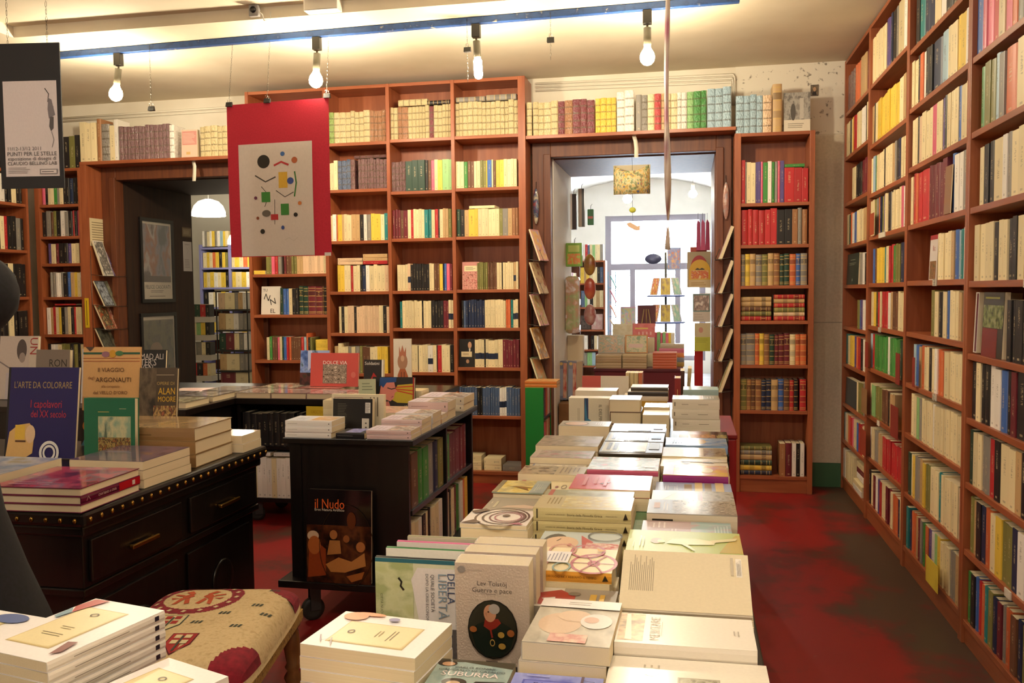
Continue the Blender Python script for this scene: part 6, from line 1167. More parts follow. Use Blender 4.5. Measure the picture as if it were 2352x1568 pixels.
for (u, v), cc in (((-0.33, -0.12), PAL), ((0.02, -0.55), RDS)):   # shields
    poly_on(w_, [(u - 0.16, v + 0.17), (u + 0.16, v + 0.17), (u + 0.16, v - 0.06), (u, v - 0.24), (u - 0.16, v - 0.06)], GRN if cc is PAL else pm('5a1414', 0.95))
    poly_on(w_, [(u - 0.145, v + 0.155), (u + 0.145, v + 0.155), (u + 0.145, v - 0.055), (u, v - 0.22), (u - 0.145, v - 0.055)], cc, 0.0012)
    for dx in (-1, 1):
        for dy in (-1, 1):
            poly_on(w_, [(u + dx * 0.02, v + 0.04 + dy * 0.02), (u + dx * 0.10, v + 0.04 + dy * 0.02), (u + dx * 0.10, v + 0.04 + dy * 0.09), (u + dx * 0.02, v + 0.04 + dy * 0.09)], RDS if cc is PAL else PAL, 0.0018)
    poly_on(w_, [(u - 0.012, v + 0.1), (u + 0.012, v + 0.1), (u + 0.012, v - 0.18), (u - 0.012, v - 0.18)], GRN, 0.0024)
w_.build('woven_motifs', seat)['kind'] = 'stuff'
GOLD = ramp_mat('frayed_gold_braid', ['7a5a24', 'a8843c', '5a3f18'], scale=80, rough=0.9)
fr = MB()
for s_ in (-1, 1):
    fr.box(-hw * 0.93, s_ * hd * 0.93 - 0.012, 0.352, hw * 0.93, s_ * hd * 0.93 + 0.012, 0.3845, GOLD)
    fr.box(s_ * hw * 0.93 - 0.012, -hd * 0.93 + 0.0125, 0.352, s_ * hw * 0.93 + 0.012, hd * 0.93 - 0.0125, 0.3845, GOLD)
fr.build('braid_rail', sto)
prof = [(0.016, 0.0), (0.022, 0.02), (0.026, 0.05), (0.02, 0.075), (0.027, 0.085), (0.027, 0.125), (0.018, 0.135), (0.03, 0.165), (0.018, 0.185), (0.026, 0.2), (0.019, 0.21), (0.028, 0.26), (0.022, 0.31), (0.018, 0.325), (0.027, 0.335), (0.027, 0.3515)]
for sx_ in (-1, 1):
    for sy_ in (-1, 1): MB().lathe(prof, STOOLWOOD, Matrix.Translation((sx_ * 0.19, sy_ * 0.28, 0)), 14).build('leg', sto)
for sx_ in (-1, 1): MB().tube([(sx_ * 0.19, -0.255, 0.105), (sx_ * 0.19, -0.12, 0.105), (sx_ * 0.19, -0.06, 0.105), (sx_ * 0.19, 0, 0.105), (sx_ * 0.19, 0.06, 0.105), (sx_ * 0.19, 0.12, 0.105), (sx_ * 0.19, 0.255, 0.105)], [0.012, 0.018, 0.012, 0.022, 0.012, 0.018, 0.012], STOOLWOOD, 10).build('stretcher', sto)
MB().tube([(-0.168, 0, 0.105), (-0.08, 0, 0.105), (0, 0, 0.105), (0.08, 0, 0.105), (0.168, 0, 0.105)], [0.012, 0.018, 0.022, 0.018, 0.012], STOOLWOOD, 10).build('stretcher', sto)

# ================================================================ PERSON IN A BLACK COAT (mostly out of frame)
def skin_body(name, verts, edges, radii, mat, root_i, parent, levels=2):
    me = bpy.data.meshes.new(name); me.from_pydata(verts, edges, []); me.materials.append(mat)
    o = bpy.data.objects.new(name, me); C.objects.link(o); o.parent = parent
    sk = o.modifiers.new('skin', 'SKIN'); sk.use_smooth_shade = True
    for i, r in enumerate(radii):
        me.skin_vertices[0].data[i].radius = r if isinstance(r, tuple) else (r, r)
    me.skin_vertices[0].data[root_i].use_root = True
    sb = o.modifiers.new('sub', 'SUBSURF'); sb.levels = levels; sb.render_levels = levels
    return o
per_ = thing('person', 'person in a black coat with raised elbow beside the desk', 'person', (-1.93, 1.88, 0))
COAT = ramp_mat('black_wool_coat', ['0b0a0c', '15131a'], scale=90, detail=2, rough=0.9)
SKIN = ramp_mat('person_skin', ['b5866a', 'c4957a'], scale=20, rough=0.55); HAIR = ramp_mat('dark_hair', ['17100c', '2a1c14'], scale=60, rough=0.5)
V = [(0, 0, 0.95), (0, 0.01, 1.12), (0, 0.01, 1.30), (0, 0.0, 1.42), (0, -0.01, 1.50), (0, -0.015, 1.58),       # 0-5 spine, neck, head base
     (0.15, 0.01, 1.375), (0.245, 0.02, 1.41), (0.19, -0.12, 1.46), (0.09, -0.20, 1.50),                            # 6-9 raised right arm: shoulder, elbow, forearm, wrist
     (-0.16, 0.0, 1.36), (-0.22, 0.02, 1.12), (-0.2, -0.12, 0.95), (-0.19, -0.18, 0.9),                            # 10-13 left arm
     (0.09, 0, 0.90), (0.10, 0.0, 0.50), (0.105, 0.03, 0.10), (0.11, -0.10, 0.045), (-0.09, 0, 0.90), (-0.10, 0.0, 0.50), (-0.105, 0.03, 0.10), (-0.11, -0.10, 0.045)]
Ed = [(0, 1), (1, 2), (2, 3), (3, 4), (4, 5), (3, 6), (6, 7), (7, 8), (8, 9), (3, 10), (10, 11), (11, 12), (12, 13), (0, 14), (14, 15), (15, 16), (16, 17), (0, 18), (18, 19), (19, 20), (20, 21)]
Rd = [(0.17, 0.12), (0.155, 0.11), (0.175, 0.12), (0.12, 0.09), 0.055, 0.06, (0.11, 0.11), 0.125, 0.09, 0.045, 0.08, 0.055, 0.045, 0.035, 0.10, 0.075, 0.055, 0.045, 0.10, 0.075, 0.055, 0.045]
body = skin_body('body', V, Ed, Rd, COAT, 0, per_)
# coat skirt
sk_ = MB(); prof = [(0.20, 0.98), (0.22, 0.85), (0.27, 0.70), (0.325, 0.56), (0.345, 0.50), (0.335, 0.495), (0.2, 0.9)]
sk_.lathe(prof, COAT, Matrix.Scale(0.82, 4, (0, 1, 0)), 28).build('coat_skirt', per_)
hd_ = MB(); hd_.sphere((0, -0.03, 1.66), (0.075, 0.095, 0.115), SKIN, None, 20, 14); hd_.sphere((0, -0.125, 1.645), (0.012, 0.02, 0.02), SKIN, None, 8, 6)
for s_ in (-1, 1): hd_.sphere((s_ * 0.076, -0.02, 1.65), (0.01, 0.018, 0.03), SKIN, None, 8, 6); hd_.sphere((s_ * 0.03, -0.115, 1.668), (0.011, 0.008, 0.007), pm('f0ebe4', 0.3), None, 8, 6); hd_.sphere((s_ * 0.03, -0.122, 1.668), (0.005, 0.004, 0.005), pm('2a1c14', 0.3), None, 8, 6)
hd_.sphere((0, -0.115, 1.605), (0.024, 0.008, 0.007), pm('a0605a', 0.5), None, 8, 6)
hd_.build('head', body)
MB().sphere((0, 0.0, 1.70), (0.084, 0.095, 0.09), HAIR, None, 18, 10).build('hair', body)
def hand(root, o_, M, parent):
    pv = [(0, 0, 0), (0, -0.04, 0), (0, -0.085, 0)]; pe = [(0, 1), (1, 2)]; pr = [(0.022, 0.014), (0.036, 0.014), (0.036, 0.013)]
    for fx, fl in ((-0.027, 0.066), (-0.009, 0.076), (0.009, 0.07), (0.027, 0.054)):
        b_ = len(pv); pv += [(fx, -0.09, 0), (fx * 1.1, -0.09 - fl * 0.5, -0.01), (fx * 1.1, -0.09 - fl * 0.85, -0.03)]; pe += [(2, b_), (b_, b_ + 1), (b_ + 1, b_ + 2)]; pr += [0.009, 0.0085, 0.0075]
    b_ = len(pv); pv += [(-0.035, -0.035, -0.005), (-0.055, -0.065, -0.015), (-0.058, -0.09, -0.03)]; pe += [(1, b_), (b_, b_ + 1), (b_ + 1, b_ + 2)]; pr += [0.011, 0.01, 0.008]
    return skin_body('hand', [tuple(M @ Vector(v)) for v in pv], pe, pr, SKIN, 0, parent, 2)
hand(None, None, Matrix.Translation((0.085, -0.205, 1.50)) @ Matrix.Rotation(math.radians(-35), 4, 'Z') @ Matrix.Rotation(math.radians(-40), 4, 'X'), body)
hand(None, None, Matrix.Translation((-0.19, -0.185, 0.895)) @ Matrix.Rotation(math.radians(40), 4, 'X'), body)
for s_ in (-1, 1):
    MB().sphere((s_ * 0.107, -0.05, 0.04), (0.045, 0.13, 0.04), pm('100e0e', 0.4), None, 14, 8).build('shoe', per_)
# ================================================================ POSTERS, CHAINS, HOOKS AND RACKS
IRON = pm('5a564e', 0.4, 0.8); CLIPM = pm('1a1818', 0.4)
def chain_geo(mb, p0, p1, pitch=0.022):
    p0, p1 = Vector(p0), Vector(p1); d = p1 - p0; n_ = max(2, int(d.length / pitch))
    for i in range(n_):
        a_ = p0 + d * (i / n_); b_ = p0 + d * ((i + 0.92) / n_); w = Vector((0.0035, 0, 0)) if i % 2 else Vector((0, 0.0035, 0))
        mb.tube([a_, a_ * 0.7 + b_ * 0.3 + w, a_ * 0.3 + b_ * 0.7 + w, b_, a_ * 0.3 + b_ * 0.7 - w, a_ * 0.7 + b_ * 0.3 - w, a_], 0.0009, IRON, 3)
def clip(mb, x, y, z):
    mb.add([(x - 0.02, y - 0.012, z - 0.012), (x + 0.02, y - 0.012, z - 0.012), (x + 0.02, y + 0.012, z - 0.012), (x - 0.02, y + 0.012, z - 0.012), (x - 0.02, y - 0.003, z + 0.016), (x + 0.02, y - 0.003, z + 0.016), (x + 0.02, y + 0.003, z + 0.016), (x - 0.02, y + 0.003, z + 0.016)],
           [(0, 1, 5, 4), (2, 3, 7, 6), (1, 2, 6, 5), (3, 0, 4, 7), (4, 5, 6, 7), (0, 3, 2, 1)], CLIPM)
    for s_ in (-1, 1): mb.tube([(x - 0.008, y + s_ * 0.004, z + 0.012), (x - 0.006, y + s_ * 0.012, z + 0.032), (x + 0.006, y + s_ * 0.012, z + 0.032), (x + 0.008, y + s_ * 0.004, z + 0.012)], 0.0013, pm('c8c4bc', 0.25, 1.0), 5)

# red sheet with a framed abstract print (generic stand-in artwork)
yp = 5.03
ps = thing('poster', 'red hanging sheet with an abstract print of coloured dots', 'poster', (-2.43, yp, 1.63))
mb = MB(); cols_, rows_ = 10, 14; W_, H_ = 0.662, 0.93; vs = []; fs = []
def sheet(x, y, k=0.0): return (x - W_ / 2, 0.012 * math.sin(3 * x + 1.2) * (1 - y / H_) - 0.01 * math.sin(y * 4) * 0.5 - k, y + 0.012 * (x / W_ - 0.5) * (y / H_))
for side in (0, 0.0016):
    b0 = len(vs)
    for j in range(rows_ + 1):
        for i in range(cols_ + 1): vs.append(sheet(i / cols_ * W_, j / rows_ * H_, side))
    for j in range(rows_):
        for i in range(cols_): fs.append((b0 + j * (cols_ + 1) + i, b0 + j * (cols_ + 1) + i + 1, b0 + (j + 1) * (cols_ + 1) + i + 1, b0 + (j + 1) * (cols_ + 1) + i))
REDP = ramp_mat('crimson_paper', ['b81c34', 'c4233c'], scale=120, detail=2, rough=0.75)
mb.add(vs, fs, REDP, None, True).build('backing_sheet', ps)
def pgrid(mb, x0, y0, x1, y1, mat, k):
    n_, m_ = 8, 10; v2 = []; f2 = []
    for j in range(m_ + 1):
        for i in range(n_ + 1): v2.append(sheet(x0 + (x1 - x0) * i / n_, y0 + (y1 - y0) * j / m_, k))
    for j in range(m_):
        for i in range(n_): f2.append((j * (n_ + 1) + i, j * (n_ + 1) + i + 1, (j + 1) * (n_ + 1) + i + 1, (j + 1) * (n_ + 1) + i))
    mb.add(v2, f2, mat, None, True)
pr_ = MB(); pgrid(pr_, 0.072, 0.004, 0.552, 0.684, pm('d8cfc8', 0.6), 0.0026); pr_ = pr_.build('print_paper', ps)
art = [('e', 0.34, 0.84, 0.085, 0.06, '26221f'), ('e', 0.60, 0.90, 0.03, 0.02, '3f68a8'), ('e', 0.76, 0.84, 0.04, 0.028, 'b0603a'), ('l', [(0.48, 0.80), (0.58, 0.83), (0.68, 0.80)], 0.012, 'b83238'), ('r', 0.54, 0.60, 0.66, 0.74, 'd8b03c'), ('l', [(0.22, 0.72), (0.36, 0.66), (0.5, 0.70)], 0.008, '4a4640'), ('l', [(0.30, 0.62), (0.40, 0.54), (0.34, 0.44)], 0.004, '3a3632'), ('l', [(0.50, 0.58), (0.62, 0.52), (0.74, 0.56)], 0.005, '55504a'), ('r', 0.30, 0.48, 0.42, 0.57, '3f8a3c'), ('e', 0.70, 0.66, 0.045, 0.03, '3a5098'), ('l', [(0.76, 0.74), (0.78, 0.64), (0.75, 0.52)], 0.009, '3f7a3c'), ('r', 0.56, 0.36, 0.67, 0.46, '3f8a3c'), ('e', 0.36, 0.38, 0.06, 0.03, '6a645c'), ('r', 0.42, 0.32, 0.52, 0.37, 'b83238'), ('l', [(0.48, 0.50), (0.47, 0.28)], 0.003, '3a3632'), ('e', 0.22, 0.52, 0.022, 0.015, '6a3050'), ('e', 0.24, 0.34, 0.02, 0.014, '8a4a2c'), ('e', 0.82, 0.46, 0.025, 0.017, 'c87a3c'), ('e', 0.76, 0.36, 0.028, 0.019, '26221f'), ('e', 0.58, 0.25, 0.022, 0.018, '3a5098'), ('e', 0.30, 0.22, 0.032, 0.022, '26221f'), ('l', [(0.6, 0.14), (0.66, 0.16), (0.72, 0.13), (0.78, 0.16)], 0.0015, 'b5aca4')]
draw(MB(), art, 0.48, 0.68, lambda x, y, k: sheet(0.072 + x, 0.004 + y, 0.0030 + k), 0.6, 0.00012).build('print_marks', pr_)
MB().box(0.29, -0.012, -0.002, 0.33, -0.010, 0.018, pm('e0dad2', 0.6)).build('price_tag', ps)
for x, z1_ in ((-0.312, 0.925), (-0.062, 0.935), (0.322, 0.945)):
    c_ = MB(); clip(c_, x, -0.001, z1_); c_.build('clip', ps)
    c_ = MB(); chain_geo(c_, (x + 0.002, -0.005, z1_ + 0.03), (x + 0.012, track_at(-2.43 + x) - yp - 0.0, 2.927 - 1.63)); c_.build('chain', ps)
# loose chains with clips on the track
for x, zb, zc, lb in ((-3.29, 2.585, 2.585, 'thin chain with a clip hanging left of the red poster'), (-1.235, 2.60, 2.80, 'thin chain with a clip hanging by the tubular bulb'), (-0.752, 2.69, 2.82, 'thin chain with a clip hanging between two bulbs')):
    t_ = thing('hanging_chain', lb, 'chain', (x, track_at(x) - 0.023, 0))
    c_ = MB(); chain_geo(c_, (0, 0, zb), (0, 0, 2.96)); c_.build('chain', t_)
    c_ = MB(); clip(c_, 0, 0, zc - 0.02); c_.build('clip', t_)

# black mounted poster in the near left corner
bp_ = thing('mounted_poster', 'black board with a white exhibition sheet hanging from a corner chain', 'poster', M=Matrix.Translation((-2.835, 3.27, 1.855)) @ Matrix.Rotation(math.radians(8), 4, 'Z'))
MB().box(0, 0, 0, 0.272, 0.006, 0.60, pm('161416', 0.6)).build('board', bp_)
pp = draw(MB(), [('r', 0, 0, 1, 1, 'd9cfcc'), ('l', [(0.78, 0.92), (0.85, 0.86), (0.83, 0.78), (0.93, 0.72)], 0.004, '2a2626'), ('p', [(0.84, 0.82), (0.90, 0.80), (0.96, 0.64), (0.84, 0.60), (0.82, 0.7)], '7a7476'), ('p', [(0.86, 0.62), (0.93, 0.62), (0.92, 0.50), (0.87, 0.47), (0.84, 0.52)], '55504e'), ('l', [(0.88, 0.47), (0.92, 0.38), (0.88, 0.3)], 0.002, '5a5654'), ('t', '11/12-13/12 2011', 0.36, 0.29, 0.62, '6a6464', 0), ('t', 'PUNTI PER LE STELLE', 0.5, 0.235, 0.92, '4a4646', 0), ('t', 'esposizione di disegni di', 0.5, 0.185, 0.9, '5a5454', 0), ('t', 'CLAUDIO BELLINO LAB', 0.5, 0.135, 0.92, '4a4646', 0), ('x', 0.05, 0.03, 0.5, 0.1, 4, '9a9292', False), ('r', 0.64, 0.02, 0.97, 0.075, '8a8484'), ('r', 0.66, 0.03, 0.95, 0.065, 'd9cfcc'), ('x', 0.68, 0.035, 0.92, 0.06, 1, '5a5454', False)], 0.232, 0.395, lambda x, y, k: (0.022 + x, -k, 0.05 + y), 0.6)
pp.build('exhibition_sheet', bp_)
c_ = MB(); chain_geo(c_, (0.05, 0.003, 0.59), (0.05, 0.003, 3.03 - 1.856), 0.03); c_.build('chain', bp_)
c_ = MB(); chain_geo(c_, (0.22, 0.003, 0.59), (0.22, 0.003, 3.03 - 1.856), 0.03); c_.build('chain', bp_)

# wall devices by the soffit edge
ca_ = thing('security_camera', 'small silver security camera on a white bracket under the soffit', 'camera', (-2.40, 4.73, 3.0))
MB().box(-0.03, -0.03, -0.035, 0.03, 0.0, 0.03, pm('8a8684', 0.35)).build('body', ca_, 0.006)
MB().lathe([(0.018, 0), (0.018, 0.006), (0.009, 0.008)], pm('1a1a1c', 0.15), Matrix.Translation((0, -0.03, 0.0)) @ Matrix.Rotation(math.pi / 2, 4, 'X'), 16).build('lens', ca_)
MB().tube([(0.028, -0.015, -0.01), (0.045, -0.012, -0.025), (0.05, 0.0, -0.055), (0.075, 0.029, -0.04), (0.075, 0.029, 0.0)], 0.004, pm('e0dcd2', 0.4)).build('bracket', ca_)
em_ = thing('emergency_light', 'flat white emergency light box at the ceiling recess', 'lamp', (-1.99, 4.70, 3.0))
MB().box(-0.10, -0.02, -0.035, 0.10, 0.055, 0.029, pm('e4ded2', 0.5)).build('housing', em_, 0.004)
MB().box(-0.09, -0.022, -0.03, 0.09, -0.0205, 0.02, pm('d8d0c0', 0.3)).build('diffuser', em_)

# plastic wall hooks over both doorways
for x, z, lb in ((-0.37, 2.4795, 'clear curved plastic strip hanging under the bright doorway shelf'), (-3.75, 2.432, 'white curved plastic strip hanging under the dark doorway shelf')):
    o = MB()
    pts = [(x, Y0 + 0.05, z), (x + 0.012, Y0 + 0.045, z - 0.04), (x + 0.018, Y0 + 0.03, z - 0.09), (x + 0.018, Y0 + 0.02, z - 0.155)]
    vs = []; fs = []
    for p_ in pts:
        for dx, dy in ((-0.014, 0), (0.014, 0), (0.014, 0.004), (-0.014, 0.004)): vs.append((p_[0] + dx, p_[1] + dy, p_[2]))
    for i in range(3):
        for k in range(4): fs.append((i * 4 + k, i * 4 + (k + 1) % 4, i * 4 + 4 + (k + 1) % 4, i * 4 + 4 + k))
    fs += [(0, 1, 2, 3), (12, 15, 14, 13)]
    o.add(vs, fs, pm('d8d2c0', 0.25), None, True); tag(o.build('plastic_strip'), lb, 'hook')

# ribbon hanging from the ceiling
rb_ = MB(); vs = []; fs = []
n_ = 40
for i in range(n_ + 1):
    t_ = i / n_; z = 3.03 - t_ * 1.45; a_ = 0.9 * math.sin(t_ * 7) + t_ * 5; w = 0.0125
    cx2 = -0.092 + 0.004 * math.sin(t_ * 9)
    dx, dy = w * math.cos(a_), w * math.sin(a_)
    for s_ in (-1, 1):
        vs.append((cx2 + s_ * dx, 4.0 + s_ * dy, z)); 
RIBA = ramp_mat('pink_and_white_ribbon', ['c87a90', 'e0ccc0', 'd8c8b8', '8a2a50'], scale=5, detail=1, rough=0.35)
for i in range(n_): fs.append((2 * i, 2 * i + 1, 2 * i + 3, 2 * i + 2))
rb_.add(vs, fs, RIBA, None, True)
vs = [(v[0] + 0.005, v[1] + 0.012, v[2] + 0.0) for v in vs]
rb_.add(vs, fs, pm('e3d6c4', 0.35), None, True)
o = rb_.build('ribbon'); sol = o.modifiers.new('thickness', 'SOLIDIFY'); sol.thickness = 0.0008
tag(o, 'long twisted pink and cream ribbon hanging from the ceiling', 'ribbon')

# paper mobile in the bright doorway
mo = thing('paper_mobile', 'hanging paper mobile of a painted folder, fruit and fish', 'mobile', (-0.39, 6.36, 2.10))
a = MB(); nn = 10; vs = []; fs = []
for j, zz in enumerate((-0.02, 0.06, 0.14, 0.185)):
    for i in range(nn + 1):
        t_ = i / nn; x = (t_ - 0.5) * (0.255 if j < 3 else 0.24); y = -0.045 * math.sin(math.pi * t_) * (1 if j < 3 else 0.6)
        vs.append((x, y, zz - (0.045 * math.sin(math.pi * t_) if j == 3 else 0)))
for j in range(3):
    for i in range(nn): fs.append((j * (nn + 1) + i, j * (nn + 1) + i + 1, (j + 1) * (nn + 1) + i + 1, (j + 1) * (nn + 1) + i))
PICT = ramp_mat('childrens_painted_paper', ['4a6a9a', 'c8a23c', 'd8c49a', '6a8a5a', 'b86a5a'], scale=7, detail=3, rough=0.5, coords='Generated')
o = a.add(vs, fs, PICT, None, True).build('folder_front', mo); o.modifiers.new('t', 'SOLIDIFY').thickness = 0.002
a = MB().add([(-0.13, 0.03, -0.015), (0.13, 0.03, -0.015), (0.13, 0.03, 0.19), (-0.13, 0.03, 0.19)], [(0, 1, 2, 3)], pm('b8ac90', 0.6)); o = a.build('folder_back', mo); o.modifiers.new('t', 'SOLIDIFY').thickness = 0.002
MB().tube([(0.0, 0.0, 0.366), (0.005, 0.0, 0.18), (0.005, 0, -0.13), (0.008, 0, -0.24)], 0.0012, pm('3a3a3a', 0.5), 5).build('string', mo)
MB().sphere((0.006, 0, -0.13), (0.024, 0.012, 0.02), pm('b8b83c', 0.5), None, 12, 8).build('paper_fruit', mo)
MB().prism([(-0.05, 0.02), (-0.02, 0.03), (0.03, 0.0), (0.05, 0.005), (0.045, -0.03), (0.02, -0.03), (-0.03, -0.005)], -0.003, 0.003, pm('cfae94', 0.6), Matrix.Translation((0.01, 0, -0.245)) @ Matrix.Rotation(math.pi / 2, 4, 'X')).build('paper_fish', mo)

# ---------------------------------------------------------------- wire card racks beside the doorways
def card_rack(name, label, x, sgn, yc, zs, colours, wid, lean_dx, hgt, two=False):
    """wire rack on an upright panel at x, cards lean out towards sgn"""
    root = thing(name, label, 'card rack', (x, yc, zs[-1]))
    WIRE = pm('6a665e', 0.35, 0.8)
    fz = [z - zs[-1] for z in zs]
    for yy in (-wid / 2, wid / 2): MB().tube([(0.003 * sgn, yy, -0.03), (0.003 * sgn, yy, fz[0] + hgt)], 0.0022, WIRE).build('upright_wire', root)
    for k, z in enumerate(fz):
        a = MB(); a.tube([(0.003 * sgn, -wid / 2, z + 0.01), (sgn * (lean_dx + 0.02), -wid / 2, z - 0.004), (sgn * (lean_dx + 0.02), wid / 2, z - 0.004), (0.003 * sgn, wid / 2, z + 0.01)], 0.0022, WIRE)
        a.tube([(sgn * (lean_dx + 0.02), -wid / 2, z - 0.004), (sgn * (lean_dx - 0.012), -wid / 2, z + 0.075), (sgn * (lean_dx - 0.012), wid / 2, z + 0.075), (sgn * (lean_dx + 0.02), wid / 2, z - 0.004)], 0.0016, WIRE)
        a.build('ledge_wire', root)
    return root, fz
def rack_card(x, sgn, y0_, w, z, lean_dx, hgt, t, col, label, prints, group, turn=0):
    """card leaning from ledge (out) up to the panel"""
    up_ = Vector((-sgn * lean_dx * 0.86, 0, hgt)).normalized()
    xd = Vector((0, sgn * 1.0, 0)) if sgn > 0 else Vector((0, -1, 0))
    org = Vector((x + sgn * (lean_dx + 0.004), y0_ if sgn > 0 else y0_ + w, z + 0.002))
    L_ = math.hypot(lean_dx * 0.86, hgt)
    nrm = xd.cross(up_)          # outward normal
    M = Matrix.Translation(-nrm * t) @ axes(org, xd, up_)
    if turn:
        P_ = Matrix.Translation((x, y0_ + w / 2, 0)); M = P_ @ Matrix.Rotation(math.radians(turn), 4, 'Z') @ P_.inverted() @ M
    r_ = thing('greeting_card', label, 'card', M=M, group=group)
    MB().box(0, 0, 0, w, L_, t * 0.82, PAGES).build('card_block', r_)
    draw(MB().box(0, 0, t * 0.82, w, L_, t, pm(col, 0.35)), prints, w, L_, lambda xx, yy, k: (xx, yy, t + k)).build('card_front', r_)
cc = [('d89aa0', ['d88a98', 'e8c07a', 'c8b0d0']), ('b8a07c', ['a87a5a', 'c8b48c', '8a4a40']), ('c9929c', ['d8a0a8', 'b89a60', 'c0c0a0']), ('c8923c', ['d0943c', '8a6a4c', 'd8c8a8']), ('9ab08a', ['a8b88a', 'd0905a', 'b0a080'])]
zsL = [1.62, 1.385, 1.155, 0.915, 0.70]
card_rack('card_rack', 'wire card rack on the tall bookcase side by the bright doorway', -1.1312, 1, 6.335, zsL, None, 0.15, 0.105, 0.2)
for k, z in enumerate(zsL):
    rack_card(-1.104, 1, 6.265, 0.14, z, 0.095, 0.225, 0.012, cc[k][0], ['pink', 'tan', 'rose', 'amber', 'sage'][k] + ' greeting cards leaning in the rack on the tall bookcase', [('n', 0.04, 0.04, 0.96, 0.96, cc[k][1], 4)], None, -16)
card_rack('card_rack', 'wire card rack facing the doorway on the narrow bookcase side', 0.311, -1, 6.335, [z - 0.01 for z in zsL], None, 0.15, 0.105, 0.2)
for k, z in enumerate(zsL):
    rack_card(0.308, -1, 6.265, 0.14, z - 0.01, 0.095, 0.225, 0.022, ['d0c0a8', 'cdb8a8', 'c8b0a0', 'c4a48c', 'c8a868'][k], ['ivory', 'grey-pink', 'peach', 'brown', 'sand'][k] + ' greeting cards leaning in the rack on the narrow bookcase', [('n', 0.05, 0.05, 0.95, 0.95, [cc[k][1][2], cc[k][1][0]], 5)], None)
zsD = [1.56, 1.32, 1.135, 0.945]
card_rack('leaflet_rack', 'wire leaflet rack on the panel beside the dark doorway', -4.6515, 1, 6.39, zsD, None, 0.25, 0.12, 0.2)
lf = [(('d8d0c4', ['d8d0c4', '4a4844', 'a8a098'], 'white'), ('5a4a70', ['4a3c64', '8a7aa0', '2c2438'], 'violet')), (('4a4c50', ['3a3c40', '8a9098', 'b0b8c0'], 'grey'), ('7a7a66', ['6a6a58', '98967c'], 'olive')), (('9a5a40', ['b0502c', '3a4a34', 'c8a878'], 'rust'), ('a86a54', ['8a3a30', 'd0a890', '5a3a34'], 'russet')), (('3a3c34', ['2c2e28', '6a6a5a'], 'dark'), ('5a5444', ['4a4436', '8a806a'], 'khaki'))]
for k, z in enumerate(zsD):
    for q in range(2):
        c_, pal, nm_ = lf[k][q]; h_ = 0.28 if k == 0 and q == 0 else 0.2
        rack_card(-4.648, 1, 6.27 + q * 0.122, 0.118, z, 0.11, h_, 0.014, c_, '%s illustrated leaflets in the rack beside the dark doorway' % nm_, [('n', 0.05, 0.03, 0.95, 0.97, pal, 6)], None)
# notices on the portal and in the dark passage
def sheet_x(x, y0_, y1_, z0_, z1_, col, items, name, label, cat, t=0.002, face=1):
    a = MB().box(min(x, x + face * t), y0_, z0_, max(x, x + face * t), y1_, z1_, pm(col, 0.6))
    draw(a, items, y1_ - y0_, z1_ - z0_, (lambda xx, yy, k: (x + face * (t + k), y0_ + xx, z0_ + yy)) if face > 0 else (lambda xx, yy, k: (x - (t + k), y1_ - xx, z0_ + yy)), 0.5)
    return tag(a.build(name), label, cat)
sheet_x(-4.651, 6.27, 6.50, 1.80, 2.02, 'd8c8a0', [('x', 0.1, 0.1, 0.92, 0.9, 9, '8a7a5c', False)], 'notice_sheet', 'cream typed notice on the portal above the leaflet rack', 'notice')
tag(draw(MB().box(-4.703, 6.246, 1.15, -4.668, 6.2495, 1.385, pm('d8b81c', 0.5)), [('x', 0.25, 0.08, 0.75, 0.92, 1, '5a4a10', True)], 0.035, 0.235, lambda x, y, k: (-4.703 + x, 6.246 - k, 1.15 + y)).build('edge_label'), 'narrow yellow strip label on the portal edge', 'label')
def framed(x, y0_, y1_, z0_, z1_, name, label, items, fr_col='141010'):
    r_ = thing(name, label, 'poster', (x, (y0_ + y1_) / 2, z0_)); w, h = y1_ - y0_, z1_ - z0_; F = pm(fr_col, 0.3)
    MB().box(0, -w / 2 - 0.03, -0.03, 0.018, w / 2 + 0.03, -0.0005, F).box(0, -w / 2 - 0.03, h + 0.0005, 0.018, w / 2 + 0.03, h + 0.03, F).box(0, -w / 2 - 0.03, 0, 0.018, -w / 2 - 0.0005, h, F).box(0, w / 2 + 0.0005, 0, 0.018, w / 2 + 0.03, h, F).build('frame', r_)
    draw(MB().box(0.001, -w / 2, 0, 0.006, w / 2, h, pm('cfc0ac', 0.4)), items, w, h, lambda xx, yy, k: (0.006 + k, -w / 2 + xx, yy), 0.15).build('print', r_)
    gm, nt_, b_ = new_mat('picture_glass'); tr_ = nt_.nodes.new('ShaderNodeBsdfTransparent'); g2 = nt_.nodes.new('ShaderNodeBsdfGlossy'); g2.inputs['Roughness'].default_value = 0.02; mx_ = nt_.nodes.new('ShaderNodeMixShader'); mx_.inputs[0].default_value = 0.12
    nt_.links.new(tr_.outputs[0], mx_.inputs[1]); nt_.links.new(g2.outputs[0], mx_.inputs[2]); nt_.links.new(mx_.outputs[0], nt_.nodes['Material Output'].inputs['Surface'])
    MB().box(0.013, -w / 2, 0, 0.0145, w / 2, h, gm).build('glass', r_)
framed(-4.511, 6.73, 7.16, 1.37, 2.03, 'framed_poster', 'framed exhibition poster with blurred coloured stripes in the dark passage', [('n', 0.04, 0.30, 0.96, 0.97, ['3a3c50', '7a7480', '8a4a34', 'a89c98', '4a3440'], 2.2), ('r', 0.04, 0.22, 0.96, 0.30, '3a1420'), ('t', 'FELICE CASORATI', 0.5, 0.155, 0.84, '2a2422', 0), ('x', 0.25, 0.08, 0.75, 0.12, 2, '6a5c50', False), ('x', 0.2, 0.025, 0.95, 0.05, 1, '6a5c50', False)])
